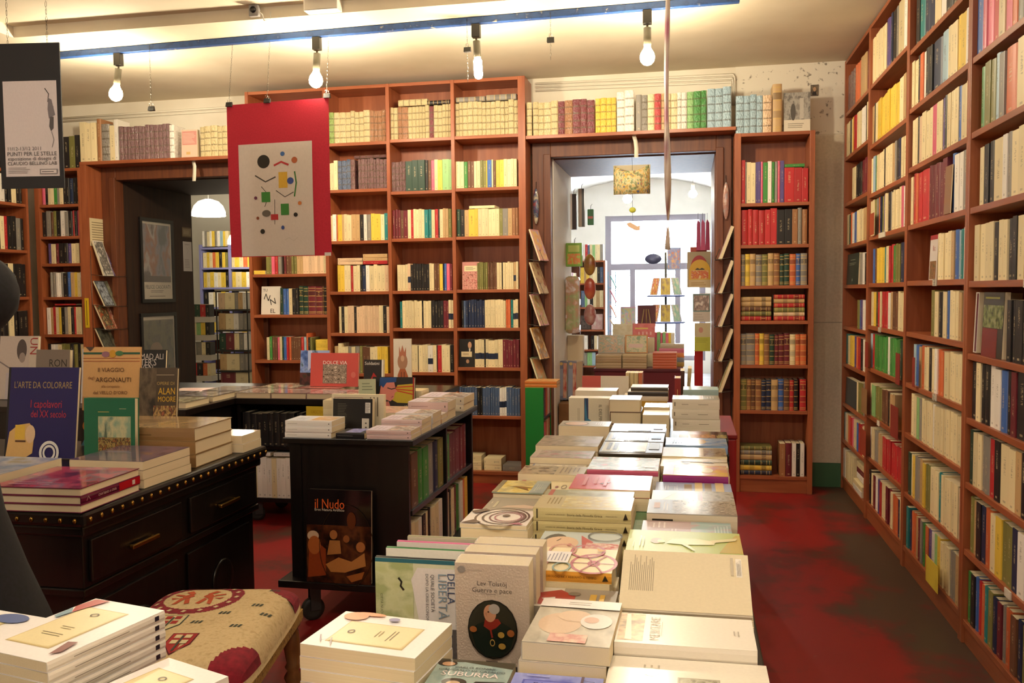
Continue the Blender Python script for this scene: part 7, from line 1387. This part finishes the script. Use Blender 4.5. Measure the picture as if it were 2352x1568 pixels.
framed(-4.511, 6.70, 7.17, 0.55, 1.22, 'framed_poster', 'framed dark landscape poster low in the dark passage', [('r', 0.02, 0.02, 0.98, 0.96, '8a7c68'), ('n', 0.04, 0.03, 0.96, 0.95, ['2c2418', '5a5230', '3a2c1c', '6a5a3c'], 3), ('e', 0.4, 0.55, 0.2, 0.12, '7a5c40')])
sheet_x(-4.511, 7.36, 7.50, 1.62, 1.89, 'c0b8b4', [('x', 0.15, 0.1, 0.85, 0.42, 6, '8a8280', False), ('l', [(0.4, 0.8), (0.6, 0.7), (0.45, 0.6)], 0.002, '6a6460'), ('x', 0.2, 0.88, 0.8, 0.93, 1, '8a8280', False)], 'notice_sheet', 'grey printed notice at the far end of the dark passage', 'notice')
sheet_x(-4.511, 7.35, 7.505, 1.93, 2.02, '5c4a34', [('r', 0.06, 0.12, 0.94, 0.88, '7a6a50'), ('x', 0.15, 0.3, 0.85, 0.7, 3, 'a8987c', False)], 'plaque', 'brown engraved plaque at the far end of the dark passage', 'plaque')
tag(draw(MB().box(0.836, YB - 0.010, 2.735, 0.888, YB - 0.0065, 2.812, pm('5a5048', 0.4)), [('n', 0.08, 0.08, 0.92, 0.92, ['3a342c', '8a7a64'], 4), ('e', 0.5, 0.6, 0.2, 0.2, 'c09a78'), ('p', [(0.2, 0.08), (0.35, 0.4), (0.65, 0.4), (0.8, 0.08)], '2a2624')], 0.052, 0.077, lambda x, y, k: (0.836 + x, YB - 0.010 - k, 2.735 + y)).build('small_photograph'), 'tiny portrait photograph stuck on the plaster near the corner', 'photograph')
# plastic-sleeved items hung on both casings
for x, lb, pal in ((-1.085, 'oval bagged toy hanging on the left casing of the bright doorway', ['a84a34', '3a4a6a', 'c8b89a']), (0.262, 'slim bagged toy hanging on the right casing of the bright doorway', ['c8b8a8', 'a87a70', '8a9aa0'])):
    a = MB().sphere((x, 6.405, 2.02), (0.022, 0.012, 0.13), ramp_mat('bagged_toy_' + pal[0], pal, scale=18, rough=0.12), None, 12, 10); a.tube([(x, 6.41, 2.14), (x, 6.425, 2.20)], 0.002, pm('3a3632', 0.4))
    tag(a.build('bagged_toy'), lb, 'toy')

# green cabinet with books beside the bright doorway
gc = thing('green_cabinet', 'bright green painted cabinet of small books by the bright doorway', 'cabinet', (-0.96, 5.98, 0)); GP_ = pm('0f7a2c', 0.45)
MB().box(-0.115, -0.14, 0, 0.01, -0.125, 0.755, GP_).build('side_panel', gc, 0.002); MB().box(-0.115, 0.18, 0, 0.01, 0.195, 0.755, GP_).build('side_panel', gc)
MB().box(-0.115, -0.1245, 0, -0.105, 0.1795, 0.755, GP_).build('back_panel', gc); MB().box(-0.1045, -0.1245, 0.0, 0.01, 0.1795, 0.03, GP_).build('shelf', gc); MB().box(-0.1045, -0.1245, 0.30, 0.01, 0.1795, 0.318, pm('16120f', 0.5)).build('shelf', gc); MB().box(-0.1045, -0.1245, 0.53, 0.01, 0.1795, 0.548, pm('16120f', 0.5)).build('shelf', gc)
row('pnrocwr', (-0.952, 5.857, 0.5483), (0, 1, 0), math.pi / 2, 0.3, 0.195, 0.10, 'the upper shelf of the green cabinet', ('paperback', 'volume'), seed=801, frm='the table side')
row('zpocar', (-0.952, 5.857, 0.3183), (0, 1, 0), math.pi / 2, 0.3, 0.20, 0.10, 'the lower shelf of the green cabinet', ('paperback', 'volume'), seed=802, frm='the table side')
for k in range(2):
    book(flatM(-1.078, -0.86, 5.85, 6.02, 0.7555 + k * 0.022, 'S'), 0.17, 0.218, 0.021, ['lower', 'upper'][k] + ' orange patterned board book lying on the green cabinet', 'c89050', 'c8722c', [('n', 0.02, 0.02, 0.98, 0.98, ['b89a5c', 'c87a3c', 'd8b878'], 5)], (), True, 'board_book', 'picture book', group='orange board books on the green cabinet')
# ================================================================ BRIGHT BACK ROOM
YW = 15.2
WX0, WX1, WZ0, WZ1 = -1.385, 0.29, 0.21, 2.67
bw = MB(); bw.box(-3.4, YW, 0, WX0, YW + 0.35, 3.6, PALE).box(WX1, YW, 0, 2.4, YW + 0.35, 3.6, PALE).box(WX0, YW, 0, WX1, YW + 0.35, WZ0, PALE).box(WX0, YW, WZ1, WX1, YW + 0.35, 3.6, PALE)
struct(bw.build('wall_window_side'))
struct(MB().box(-3.0, YB2, 0, -2.85, YW, 3.6, PALE).build('wall_back_room_left')); struct(MB().box(1.45, YB2, 0, 1.6, YW, 3.6, PALE).build('wall_back_room_right'))
# barrel vault
cx0, zc0, rv = -0.75, 1.75, 1.72
vs = []; fs = []; nn = 24
xr0, xr1 = -2.85, 1.45
for yy in (YB2, YW):
    for i in range(nn + 1):
        a_ = math.pi * i / nn; vs.append((cx0 - 2.15 * math.cos(a_), yy, 2.2 + 1.2 * math.sin(a_)))
for i in range(nn): fs.append((i, i + 1, nn + 2 + i, nn + 1 + i))
o = MB().add(vs, fs, PALE, None, True).build('ceiling_vault'); o.modifiers.new('t', 'SOLIDIFY').thickness = 0.12; struct(o)
struct(MB().box(-3.4, YB2, 3.42, 2.4, YW + 0.35, 3.6, PALE).build('ceiling_back_room'))
# window: frame, mullions, transom, panes
wn = struct(MB().box(WX0, YW + 0.05, WZ0, WX0 + 0.10, YW + 0.13, WZ1, pm('9a94a0', 0.5)).build('window_1'))
FRM = pm('9a94a0', 0.5)
for xa, xb, za, zb in ((WX1 - 0.10, WX1, WZ0, WZ1), (WX0 + 0.1, WX1 - 0.1, WZ1 - 0.09, WZ1), (WX0 + 0.1, WX1 - 0.1, WZ0, WZ0 + 0.08), (WX0 + 0.1, WX1 - 0.1, 1.75, 1.86)):
    MB().box(xa, YW + 0.05, za, xb, YW + 0.13, zb, FRM).build('window_frame', wn)
for x in (-0.97, -0.21): MB().box(x, YW + 0.06, WZ0 + 0.08, x + 0.09, YW + 0.12, 1.75, FRM).build('mullion', wn)
gm, nt, b = new_mat('window_glass'); tr_ = nt.nodes.new('ShaderNodeBsdfTransparent'); g2 = nt.nodes.new('ShaderNodeBsdfGlossy'); g2.inputs['Roughness'].default_value = 0.02; mx_ = nt.nodes.new('ShaderNodeMixShader'); mx_.inputs[0].default_value = 0.06
nt.links.new(tr_.outputs[0], mx_.inputs[1]); nt.links.new(g2.outputs[0], mx_.inputs[2]); nt.links.new(mx_.outputs[0], nt.nodes['Material Output'].inputs['Surface'])
for xa, xb, za, zb in ((WX0 + 0.1, -0.97, WZ0 + 0.08, 1.75), (-0.88, -0.21, WZ0 + 0.08, 1.75), (-0.12, WX1 - 0.1, WZ0 + 0.08, 1.75), (WX0 + 0.1, WX1 - 0.1, 1.86, WZ1 - 0.09)):
    MB().box(xa, YW + 0.085, za, xb, YW + 0.091, zb, gm).build('pane', wn)
g_ = MB()
for k in range(9): g_.box(WX0 + 0.02, YW + 0.2, WZ0 + 0.15 + k * 0.26, WX1 - 0.02, YW + 0.212, WZ0 + 0.162 + k * 0.26, pm('b8bcc8', 0.5))
g_.build('bars', wn)

# pendant bulbs in that room
def pendant(x, y, z, zc_, label, r=0.05):
    t_ = thing('pendant_lamp', label, 'lamp', (x, y, z))
    MB().tube([(0, 0, 0.12), (0, 0, zc_ - z)], 0.004, pm('d8d4cc', 0.5)).build('cord', t_)
    MB().lathe([(0.012, 0.125), (0.022, 0.115), (0.022, 0.06)], pm('e0dcd2', 0.4), None, 12).build('socket', t_)
    MB().sphere((0, 0, 0), r, emit_mat('back_room_bulb', (1, 0.93, 0.8), 160), None, 14, 10).build('bulb', t_)
pendant(0.06, 11.0, 2.56, 3.30, 'bright pendant bulb near the far window')
pendant(-0.66, 10.0, 2.42, 3.40, 'bright pendant bulb behind the paper mobile')
pendant(-0.5, 8.9, 2.75, 3.40, 'pendant bulb high over the picture book table')

# bookshelf beside the window
bookcase_x('bookcase', 'brown bookcase standing far back left of the bright window', [-1.56, -1.15], [[1.50, 1.16, 0.84, 0.56, 0.33]], 12.5, 0.28, 1.83, 0.2, 0.02, True, (0.025, 0.025))
Y0s = Y0
def far_row(tk, x0, x1, z, h, y, where, sd, frm='the window side', dep=0.16):
    row(tk, (x0, y, z), (1, 0, 0), 0, x1 - x0, h, dep, where, ('booklet', 'storybook'), seed=sd, frm=frm)
fw = 'the bookcase by the bright window'
far_row('o*2.2wrzcGcce*1.2', -1.545, -1.17, 1.8305, 0.23, 12.53, 'the top of ' + fw, 821, 'the side wall')
far_row('kyaycc*1.6kz', -1.53, -1.17, 1.5118, 0.23, 12.53, 'the top shelf of ' + fw, 822, 'the side wall')
far_row('kzGwkcac', -1.53, -1.17, 1.1718, 0.24, 12.53, 'the second shelf of ' + fw, 823, 'the side wall')
far_row('ccw_kcwk', -1.53, -1.17, 0.5718, 0.2, 12.53, 'the fourth shelf of ' + fw, 824, 'the side wall')
far_row('eGlmk', -1.45, -1.17, 0.3418, 0.19, 12.53, 'the lowest shelf of ' + fw, 825, 'the side wall')
book(standM(-1.53, 12.60, 0.852, 5), 0.17, 0.2, 0.02, 'dark picture book facing out in the far bookcase', '4a3c38', '4a3c38', [('n', 0.1, 0.1, 0.9, 0.9, ['6a5c58', '2c2424'], 4)], (), False, 'picture_book', 'picture book')
book(standM(-1.345, 12.60, 0.852, 5), 0.16, 0.22, 0.02, 'pale pink picture book facing out in the far bookcase', 'c8a8a4', 'c8a8a4', [('n', 0.05, 0.05, 0.95, 0.95, ['c89a98', 'd8ccc0'], 3)], (), False, 'picture_book', 'picture book')
# shelving along the passage side of that room
sd_ = thing('side_shelf', 'tall narrow shelf unit just inside the bright room', 'shelf', (-1.22, 9.1, 0))
for yy in (-0.6, 0.58): MB().box(-0.2, yy, 0, 0.06, yy + 0.02, 1.9, CASING).build('upright', sd_)
for z in (0.25, 0.62, 0.98, 1.34, 1.70): MB().box(-0.2, -0.5795, z, 0.055, 0.5795, z + 0.02, CASING if z < 0.9 else pm('c8c8dc', 0.4)).build('shelf', sd_)
for k, (z, tk) in enumerate(((0.2705, 'wrkcpokb'), (0.6405, 'cwakcykw'), (1.0005, 'bwcmkcwl'), (1.3605, 'ycwlcryw'))):
    row(tk, (-1.19, 8.53, z), (0, 1, 0), math.pi / 2, 1.12, 0.24, 0.15, 'the %s shelf of the narrow bright-room unit' % ['lowest', 'third', 'second', 'top'][k], ('booklet', 'storybook'), seed=830 + k, frm='the passage')
# picture book table
tt = thing('picture_book_table', 'table with a dark red base covered with picture books', 'table', (-0.40, 8.35, 0))
MB().box(-0.42, -0.55, 0.69, 0.36, 0.65, 0.715, pm('5a1420', 0.5)).build('tabletop', tt, 0.003); MB().box(-0.41, -0.535, 0.0, 0.35, 0.64, 0.6895, pm('6a0f1c', 0.6)).build('base_panel', tt)
def disp(x, y, z, w, h, label, col, pal, lean=8, sc=4, t=0.012, extra=()):
    return book(standM(x, y, z, lean), w, h, t, label, col, col, [('n', 0.05, 0.05, 0.95, 0.95, pal, sc)] + list(extra), (), True, 'picture_book', 'picture book')
zt_ = 0.7153
for x0_, x1_, n_, c_, lb in ((-0.80, -0.575, 5, 'b0926c', 'tan picture book in the stack at the table corner'), (-0.565, -0.355, 5, 'c0a06a', 'ochre picture book in the second stack on the table'), (-0.30, -0.095, 6, 'c8603c', 'orange picture book in the stack on the table edge')):
    for k in range(n_):
        book(flatM(x0_, x1_, 7.83, 8.02, zt_ + 0.0235 * k, 'S'), 0.19, x1_ - x0_, 0.023, ['lowest ', 'second lowest ', 'third lowest ', 'fourth ', 'fifth ', 'topmost '][k] + lb, c_, ['b89a74', 'c0a47c', 'a88a60'][k % 3] if c_ != 'c8603c' else 'c8603c', group=lb + 's', cat='picture book', name='picture_book')
disp(-0.80, 8.06, zt_ + 0.119, 0.235, 0.165, 'picture book with a watercolour animal standing on the tan stack', 'c0b8a8', ['a8a498', 'd8b090', '9aa890', 'c8c0b8'])
book(flatM(-0.80, -0.30, 8.035, 8.22, zt_, 'P'), 0.5, 0.185, 0.118, 'wide flat box under the standing picture books', 'a88a80', 'a88a80', name='game_box', cat='box')
disp(-0.555, 8.06, zt_ + 0.119, 0.20, 0.165, 'orange-framed picture book standing on the ochre stack', 'c8843c', ['8aa07a', 'd8c8a0', 'a8b898'], extra=[('r', 0.15, 0.3, 0.8, 0.5, 'd8b8b0')])
book(flatM(-0.80, -0.30, 8.235, 8.40, zt_, 'P'), 0.5, 0.165, 0.25, 'large pale box at the middle of the picture book table', 'c8b8a8', 'c8b8a8', name='game_box', cat='box')
disp(-0.69, 8.30, zt_ + 0.2505, 0.185, 0.125, 'cream picture book standing behind the watercolour animal', 'd8cdb0', ['d8cdb0', 'c8b890'])
disp(-0.50, 8.27, zt_ + 0.2505, 0.205, 0.13, 'coral picture book with yellow letters standing on the pale box', 'c85a54', ['c8504c', 'd06a60'], extra=[('x', 0.1, 0.5, 0.8, 0.8, 1, 'd8b84c', False), ('x', 0.2, 0.15, 0.9, 0.4, 4, 'e0a8a0', True)])
disp(-0.62, 8.36, zt_ + 0.2505, 0.14, 0.285, 'pastel paper house toy box standing at the back', 'd0a8c8', ['c8a0c8', 'd8d08a', 'a8c8d8', 'e0b8c8'])
ez = thing('book_easel', 'small gold easel holding a maroon card on the table', 'easel', (-0.38, 8.345, zt_ + 0.2506))
MB().box(-0.085, 0.02, 0.10, 0.085, 0.03, 0.30, pm('5a1420', 0.5), Matrix.Rotation(-0.15, 4, 'X')).build('card', ez)
e_ = MB(); GO = pm('b89a60', 0.3, 0.8)
for s_ in (-1, 1): e_.tube([(s_ * 0.06, -0.03, 0), (s_ * 0.02, 0.0, 0.26)], 0.004, GO)
e_.tube([(-0.045, -0.02, 0.09), (0.045, -0.02, 0.09)], 0.004, GO); e_.tube([(0, 0.07, 0), (0, 0.0, 0.26)], 0.004, GO); e_.build('easel_frame', ez)
far_row('pGpGpyw', -0.30, -0.12, zt_ + 0.0, 0.30, 8.30, 'the picture book table back row', 841, 'the easel')
for k, (c_, h_, lb) in enumerate((('b08a3c', 0.045, 'ochre'), ('8a8a98', 0.05, 'grey'), ('d07a3c', 0.035, 'orange'), ('c86a84', 0.04, 'pink'), ('b8a890', 0.03, 'beige'))):
    book(flatM(-0.285 + 0.01 * k, -0.03, 8.05 + 0.02 * k, 8.24, zt_ + 0.04 * k, 'S'), 0.19 - 0.02 * k, 0.255 - 0.01 * k, 0.0395, lb + ' picture book in the mixed pile at the table side', c_, c_, [('n', 0.05, 0.05, 0.95, 0.95, [c_, 'd8c8b0'], 4)], (), True, 'picture_book', 'picture book')
# revolving display before the window
rv_ = thing('revolving_stand', 'revolving wire stand of picture books before the window', 'display stand', (-0.26, 10.9, 0))
MB().cyl((0, 0, 0.03), (0, 0, 1.86), 0.015, IRON).build('pole', rv_); MB().lathe([(0.24, 0), (0.24, 0.02), (0.03, 0.05)], IRON, None, 20).build('base', rv_)
for z in (1.00, 1.32):
    MB().lathe([(0.22, z), (0.24, z + 0.012), (0.22, z + 0.02), (0.02, z + 0.02)], pm('5a6aa8', 0.4), None, 18).build('tray', rv_)
pals = [['8aa0d0', 'c8b0d8'], ['d8a83c', 'c8503c', 'e0d0a0'], ['c8a83c', '8a6a4c'], ['88b090', 'd8c8a8'], ['c88aa0', 'd8c0b0']]
for z, n_ in ((1.022, 5), (1.342, 5)):
    for k in range(n_):
        a_ = math.radians(-140 + 50 * k); d_ = Vector((math.sin(a_) * 0.2, -abs(math.cos(a_)) * 0.2 if abs(a_) < 1.6 else math.cos(a_) * -0.2, 0))
        yaw = math.degrees(a_)
        M = Matrix.Translation((-0.26, 10.9, z)) @ Matrix.Rotation(math.radians(50 * k - 100), 4, 'Z') @ Matrix.Translation((-0.059, -0.175, 0)) @ Matrix.Rotation(math.radians(78), 4, 'X')
        book(M, 0.118, 0.21, 0.012, '%s picture book on the %s tray of the revolving stand' % (['lilac', 'lemon', 'amber', 'mint', 'rose'][k], 'lower' if z < 1.2 else 'upper'), 'c8b8c0', 'c8b8c0', [('n', 0.03, 0.03, 0.97, 0.97, pals[k], 3)], (), True, 'picture_book', 'picture book')
disp(-0.24, 10.82, 1.64, 0.16, 0.27, 'orange and blue picture book at the top of the revolving stand', '8a98b8', ['d8a06a', '7a8ab0', 'c87a4c'], lean=4)
tag(MB().lathe([(0.0, 0.0), (0.10, 0.002), (0.10, 0.010), (0.0, 0.012)], pm('3a3c58', 0.5), Matrix.Translation((-0.41, 10.87, 1.78)) @ Matrix.Rotation(math.pi / 2, 4, 'X') @ Matrix.Scale(0.62, 4, (0, 1, 0)), 24).build('dark_disc_sign'), 'dark oval sign beside the top of the revolving stand', 'sign')
# second stand by the far bookcase
r2 = thing('wire_rack', 'pale blue wire rack of booklets beside the far bookcase', 'display rack', (-1.03, 12.3, 0)); BW = pm('7aa8c8', 0.4)
for x in (-0.05, 0.05): MB().tube([(x, 0, 0), (x, 0, 1.66)], 0.006, BW).build('upright_wire', r2)
for z in (0.85, 1.05, 1.25, 1.45):
    MB().tube([(-0.05, 0, z), (0.14, -0.02, z - 0.03)], 0.005, BW).build('ledge', r2)
for k, z in enumerate((0.86, 1.06, 1.26, 1.46)):
    book(axes((-0.965, 12.14, z - 0.02), (0, 1, 0), (-0.5, 0, 1)), 0.12, 0.18, 0.015, ['sand', 'coral', 'wine', 'teal'][k] + ' booklet leaning in the pale blue wire rack', ['c8a878', 'd0805a', 'a84a5a', '5aa0a0'][k], None, [('n', 0, 0, 1, 1, ['d8c8b0', ['c8a878', 'd0805a', 'a84a5a', '5aa0a0'][k]], 3)], (), False, 'booklet', 'booklet')

# goods hung in the passage of the bright doorway (left side)
def hung_box(x0, x1, y0_, y1_, z0_, z1_, name, label, cat, mat, items=None, bevel=0.004):
    r_ = thing(name, label, cat, ((x0 + x1) / 2, (y0_ + y1_) / 2, z0_)); w, d_, h_ = x1 - x0, y1 - y0_ if False else y1_ - y0_, z1_ - z0_
    MB().box(-w / 2, -d_ / 2, 0, w / 2, d_ / 2, h_, mat).build('body', r_, bevel)
    if items: draw(MB(), items, w, h_, lambda x, y, k: (-w / 2 + x, -d_ / 2 - k - 0.0004, y)).build('front_print', r_)
    MB().tube([(0, 0, h_), (0.0, 0.01, h_ + 0.03), (0.012, 0.012, h_ + 0.045)], 0.002, IRON).build('hook', r_)
    return r_
XJ = DR0 + 0.03
hung_box(XJ, XJ + 0.13, 7.16, 7.22, 1.60, 1.79, 'game_pack', 'lime green game pack hanging on the passage side', 'box', pm('7aa83c', 0.4), [('n', 0.1, 0.1, 0.9, 0.55, ['c8a86a', 'd87a3c', 'a8c85a'], 4), ('r', 0.15, 0.62, 0.85, 0.9, 'b8c86a')])
hung_box(XJ, XJ + 0.12, 7.05, 7.15, 1.06, 1.52, 'toy_bag', 'long clear bag of soft toys hanging in the passage', 'toy', ramp_mat('bag_of_toys', ['c8b8a0', '9aa87a', 'b8907a', 'd8d8e0'], scale=14, rough=0.08, coat=1.0), None, 0.03)
hung_box(XJ, XJ + 0.13, 7.2, 7.3, 0.80, 1.04, 'white_carton', 'cream carton hanging low on the passage side', 'box', pm('d8c8a8', 0.5), None)
hung_box(XJ + 0.02, XJ + 0.07, 7.3, 7.36, 1.91, 2.20, 'folder', 'white-edged dark folder hanging high in the passage', 'folder', pm('3a2c30', 0.5), [('r', 0, 0, 0.3, 1, 'e0d8d4')])
hung_box(XJ + 0.085, XJ + 0.135, 7.3, 7.36, 1.93, 2.24, 'folder', 'beige folder hanging high beside the dark one', 'folder', pm('b8a898', 0.5), [('r', 0.6, 0, 1, 1, '2a2424')])
hung_box(XJ + 0.15, XJ + 0.20, 7.40, 7.44, 1.95, 2.08, 'card_pack', 'green and red card hanging at the passage end', 'card', pm('2c6a3c', 0.5), [('r', 0.1, 0.4, 0.9, 0.55, 'a83a34')])
for k, (z, c_) in enumerate(((1.62, ['7a1c2c', 'b8923c']), (1.42, ['c8704c', 'a83a30']), (1.20, ['c8a8a0', 'a85a58', 'd8d0c8']))):
    o = MB().sphere((XJ + 0.165, 7.42, z), (0.05, 0.03, 0.09), ramp_mat('mask_%d' % k, c_, scale=9, rough=0.25), None, 16, 12); o.tube([(XJ + 0.165, 7.42, z + 0.088), (XJ + 0.165, 7.43, z + 0.11)], 0.002, IRON)
    tag(o.build('carnival_mask'), ['maroon and gold', 'orange', 'pale rose'][k] + ' oval mask hanging at the passage end', 'mask')
for k in range(2):
    book(standM(-0.955 + k * 0.075, 6.93, 0.553, 3, -12), 0.07, 0.30, 0.16, ['blue-grey boxed set standing on the brown carton', 'grey and red boxed set standing on the brown carton'][k], ['6a7088', '7a7a8a'][k], None, [('r', 0.1, 0.1, 0.6, 0.8, '8a90a4'), ('n', 0.6, 0.05, 0.98, 0.95, ['a83a34', 'c8a890'], 5), ('e', 0.35, 0.93, 0.2, 0.04, 'c8a86a')], (), True, 'boxed_set', 'book set')
tag(MB().box(-0.962, 6.62, 0.0, -0.80, 6.97, 0.55, ramp_mat('brown_cardboard', ['6a4828', '7c5630'], scale=12, rough=0.8)).build('cardboard_carton', None, 0.004), 'tall brown cardboard carton standing in the bright passage', 'carton')
# right side of the passage
XK = DR1 - 0.03
pk = thing('lunchbox_pack', 'hanging pack with a yellow and red rounded lunch box', 'toy', (XK - 0.095, 7.38, 1.42))
MB().box(-0.095, -0.01, 0.0, 0.093, 0.03, 0.29, pm('b8a888', 0.5)).build('card_back', pk); 
def arch(w, h, n_=14): return [(-w, 0), (w, 0), (w, h * 0.55)] + [(w * math.cos(math.pi * i / n_), h * 0.55 + h * 0.45 * math.sin(math.pi * i / n_)) for i in range(1, n_)] + [(-w, h * 0.55)]
MX = Matrix.Rotation(math.pi / 2, 4, 'X')
MB().prism(arch(0.07, 0.26), 0.0105, 0.03, pm('a81c24', 0.3), MX).build('red_shell', pk); MB().prism(arch(0.085, 0.225), 0.0305, 0.055, pm('d8a82c', 0.3), Matrix.Translation((0.005, 0, 0)) @ MX).build('yellow_shell', pk)
draw(MB(), [('r', 0, 0, 1, 0.28, 'd0b88a'), ('x', 0.1, 0.06, 0.8, 0.2, 2, 'a8824c', False), ('r', 0.08, 0.3, 0.92, 0.62, 'd8b060'), ('n', 0.1, 0.32, 0.9, 0.6, ['d8943c', 'c8503c', 'e0c88a'], 7), ('p', [(0.3, 0.66), (0.4, 0.7), (0.5, 0.66), (0.6, 0.7), (0.72, 0.66), (0.72, 0.63), (0.3, 0.63)], '2a2018')], 0.17, 0.225, lambda x, y, k: (-0.08 + x, -0.0555 - k, y)).build('front_print', pk)
MB().box(-0.07, 0.0, 0.2905, 0.06, 0.02, 0.33, pm('b84a3c', 0.5)).build('header_card', pk)
tag(draw(MB().box(XK - 0.145, 7.39, 1.14, XK - 0.005, 7.395, 1.37, pm('cfc4b8', 0.5)), [('r', 0.02, 0.36, 0.98, 0.98, '6a8a88'), ('n', 0.06, 0.40, 0.94, 0.94, ['c8b0a4', '8a7470', 'e0d4cc'], 4), ('x', 0.1, 0.05, 0.7, 0.3, 3, 'b8aca0', False)], 0.14, 0.23, lambda x, y, k: (XK - 0.145 + x, 7.39 - k, 1.14 + y)).build('picture_card'), 'framed photograph card hanging on the passage side', 'card')
tag(draw(MB().box(XK - 0.13, 7.39, 0.90, XK - 0.003, 7.395, 1.13, pm('c8c07a', 0.5)), [('r', 0, 0.5, 1, 1, 'cdbf9a'), ('r', 0, 0, 1, 0.5, 'c0c04c'), ('e', 0.4, 0.75, 0.14, 0.1, 'c89080'), ('x', 0.1, 0.3, 0.9, 0.46, 3, 'a0a03c', False)], 0.127, 0.23, lambda x, y, k: (XK - 0.13 + x, 7.39 - k, 0.9 + y)).build('picture_card'), 'yellow-green notice card hanging below the photograph card', 'card')
tag(MB().box(XK - 0.13, 7.55, 0.0, XK - 0.06, 7.60, 0.93, pm('b00c14', 0.4)).build('display_board', None, 0.003), 'narrow red display board standing at the end of the bright passage', 'display board')
for k, c_ in enumerate(('b83a6a', 'c84a78', 'a82a5c')):
    o = MB(); o.prism([(-0.018, 0), (0.018, 0), (0.013, 0.22), (-0.004, 0.25), (-0.013, 0.22)], -0.01, 0.01, pm(c_, 0.5), Matrix.Translation((XK - 0.10 + 0.036 * k, 7.36, 1.72)) @ Matrix.Rotation(math.pi / 2, 4, 'X'))
    o.tube([(XK - 0.104 + 0.036 * k, 7.36, 1.96), (XK - 0.104 + 0.036 * k, 7.365, 2.02)], 0.0015, IRON)
    tag(o.build('cloth_bag'), 'pink cloth bag hanging on the passage right side', 'bag', 'pink cloth bags in the passage')

# ================================================================ DARK-DOORWAY ROOM
struct(MB().box(-8.5, 11.2, 0, -3.0, 11.35, 3.6, PALE).build('wall_far_left_room')); struct(MB().box(-8.5, YB2, 3.3, -3.0, 11.35, 3.45, PALE).build('ceiling_left_room')); struct(MB().box(-8.6, YB2, 0, -8.5, 11.35, 3.45, PALE).build('wall_left_room_side'))
EDGE = pm('8a8ac0', 0.5)
lb_ = thing('blue_edged_shelving', 'white shelving with lilac-blue edges in the room past the dark doorway', 'bookcase', (-5.85, 10.5, 0))
for x in (-0.36, 0.05, 0.55): MB().box(x, 0, 0, x + 0.03, 0.3, 2.05, EDGE).build('upright', lb_)
for xa, xb in ((-0.33, 0.05), (0.08, 0.55)):
    for z in (0.4, 0.9, 1.23, 1.485, 1.74, 2.0): MB().box(xa, 0.0, z - 0.012, xb, 0.3, z + 0.012, EDGE).build('shelf', lb_)
    MB().box(xa, 0.285, 0, xb, 0.3, 2.0, CASING).build('back_panel', lb_)
zs_ = (0.9, 1.23, 1.485, 1.74, 2.012)
for k, z in enumerate(zs_):
    for q, (xa, xb) in enumerate(((-6.17, -5.81), (-5.765, -5.32))):
        far_row(['wcyekwc', 'kwcwyw', 'ycywcyk', 'cycoykyu', 'wecwyewlyc'][k], xa, xb, z + 0.0125, 0.20, 10.52, 'the %s shelf, %s blue-edged bay' % (['fifth', 'fourth', 'third', 'second', 'top'][k], ['left', 'right'][q]), 850 + k * 2 + q, 'the upright')
# glass revolving case of small books
gcse = thing('revolving_case', 'dark revolving case of small books past the dark doorway', 'display stand', (-4.55, 8.45, 0)); DK = pm('1c1a18', 0.4)
for z in (0.25, 0.47, 0.62, 0.83, 1.035, 1.244, 1.45): MB().box(-0.18, -0.18, z - 0.01, 0.18, 0.18, z + 0.008, DK if z < 1.4 else pm('8a8578', 0.2)).build('shelf', gcse)
for sx_ in (-0.175, 0.165):
    for sy_ in (-0.175, 0.165): MB().box(sx_, sy_, 0.02, sx_ + 0.01, sy_ + 0.01, 1.44, DK).build('post', gcse)
MB().lathe([(0.2, 0), (0.2, 0.02), (0.05, 0.03), (0.05, 0.24)], DK, None, 16).build('base', gcse)
for k, z in enumerate((0.4785, 0.6285, 0.8385, 1.0435, 1.2525)):
    far_row(['m*2c*2', 'a*1.4c*2.4ee', 'd*1.3m*2.4cew', 'a*1.6c*2.2wee', 'q*1.6c*2.0eaw'][k], -4.71, -4.39, z, 0.135 if k < 1 else 0.17, 8.30, 'the %s tier of the revolving case' % ['lowest', 'fourth', 'third', 'second', 'top'][k], 870 + k, 'the passage', 0.12)
# stepped magazine stand beside it
ms = thing('magazine_stand', 'white stepped magazine stand past the dark doorway', 'display stand', (-5.27, 9.0, 0))
for k, z in enumerate((0.45, 0.68, 0.90, 1.10)): MB().box(-0.13, -0.12, z, 0.13, 0.12, z + 0.06, pm('c8c0b4', 0.5)).build('step', ms)
for x in (-0.13, 0.11): MB().box(x, 0.1205, 0, x + 0.02, 0.14, 1.3, DK).build('post', ms)
for k, z in enumerate((0.5105, 0.7405, 0.9605, 1.1605)): far_row(['rkoc', 'weck', 'cGyk', 'kdrk'][k], -5.38, -5.16, z, 0.14, 8.90, 'the %s step of the white magazine stand' % ['lowest', 'second', 'third', 'top'][k], 880 + k, 'the passage', 0.1)
# glowing dome shades
def dome(x, y, z, r, label, st):
    t_ = thing('dome_lamp', label, 'lamp', (x, y, z)); SH = emit_mat('glowing_shade_%g' % st, (1.0, 0.88, 0.66), st)
    o = MB().lathe([(r, 0), (r * 0.98, r * 0.28), (r * 0.85, r * 0.62), (r * 0.6, r * 0.88), (r * 0.2, r * 1.02), (0.01, r * 1.04)], SH, None, 24).build('shade', t_)
    MB().tube([(0, 0, r * 1.04), (0, 0, 3.3 - z)], 0.004, pm('4a4640', 0.5)).build('cord', t_)
dome(-5.19, 9.0, 2.27, 0.18, 'large glowing dome lamp past the dark doorway', 14.0)
dome(-5.40, 10.1, 2.02, 0.16, 'second glowing dome lamp partly behind the red poster', 14.0)
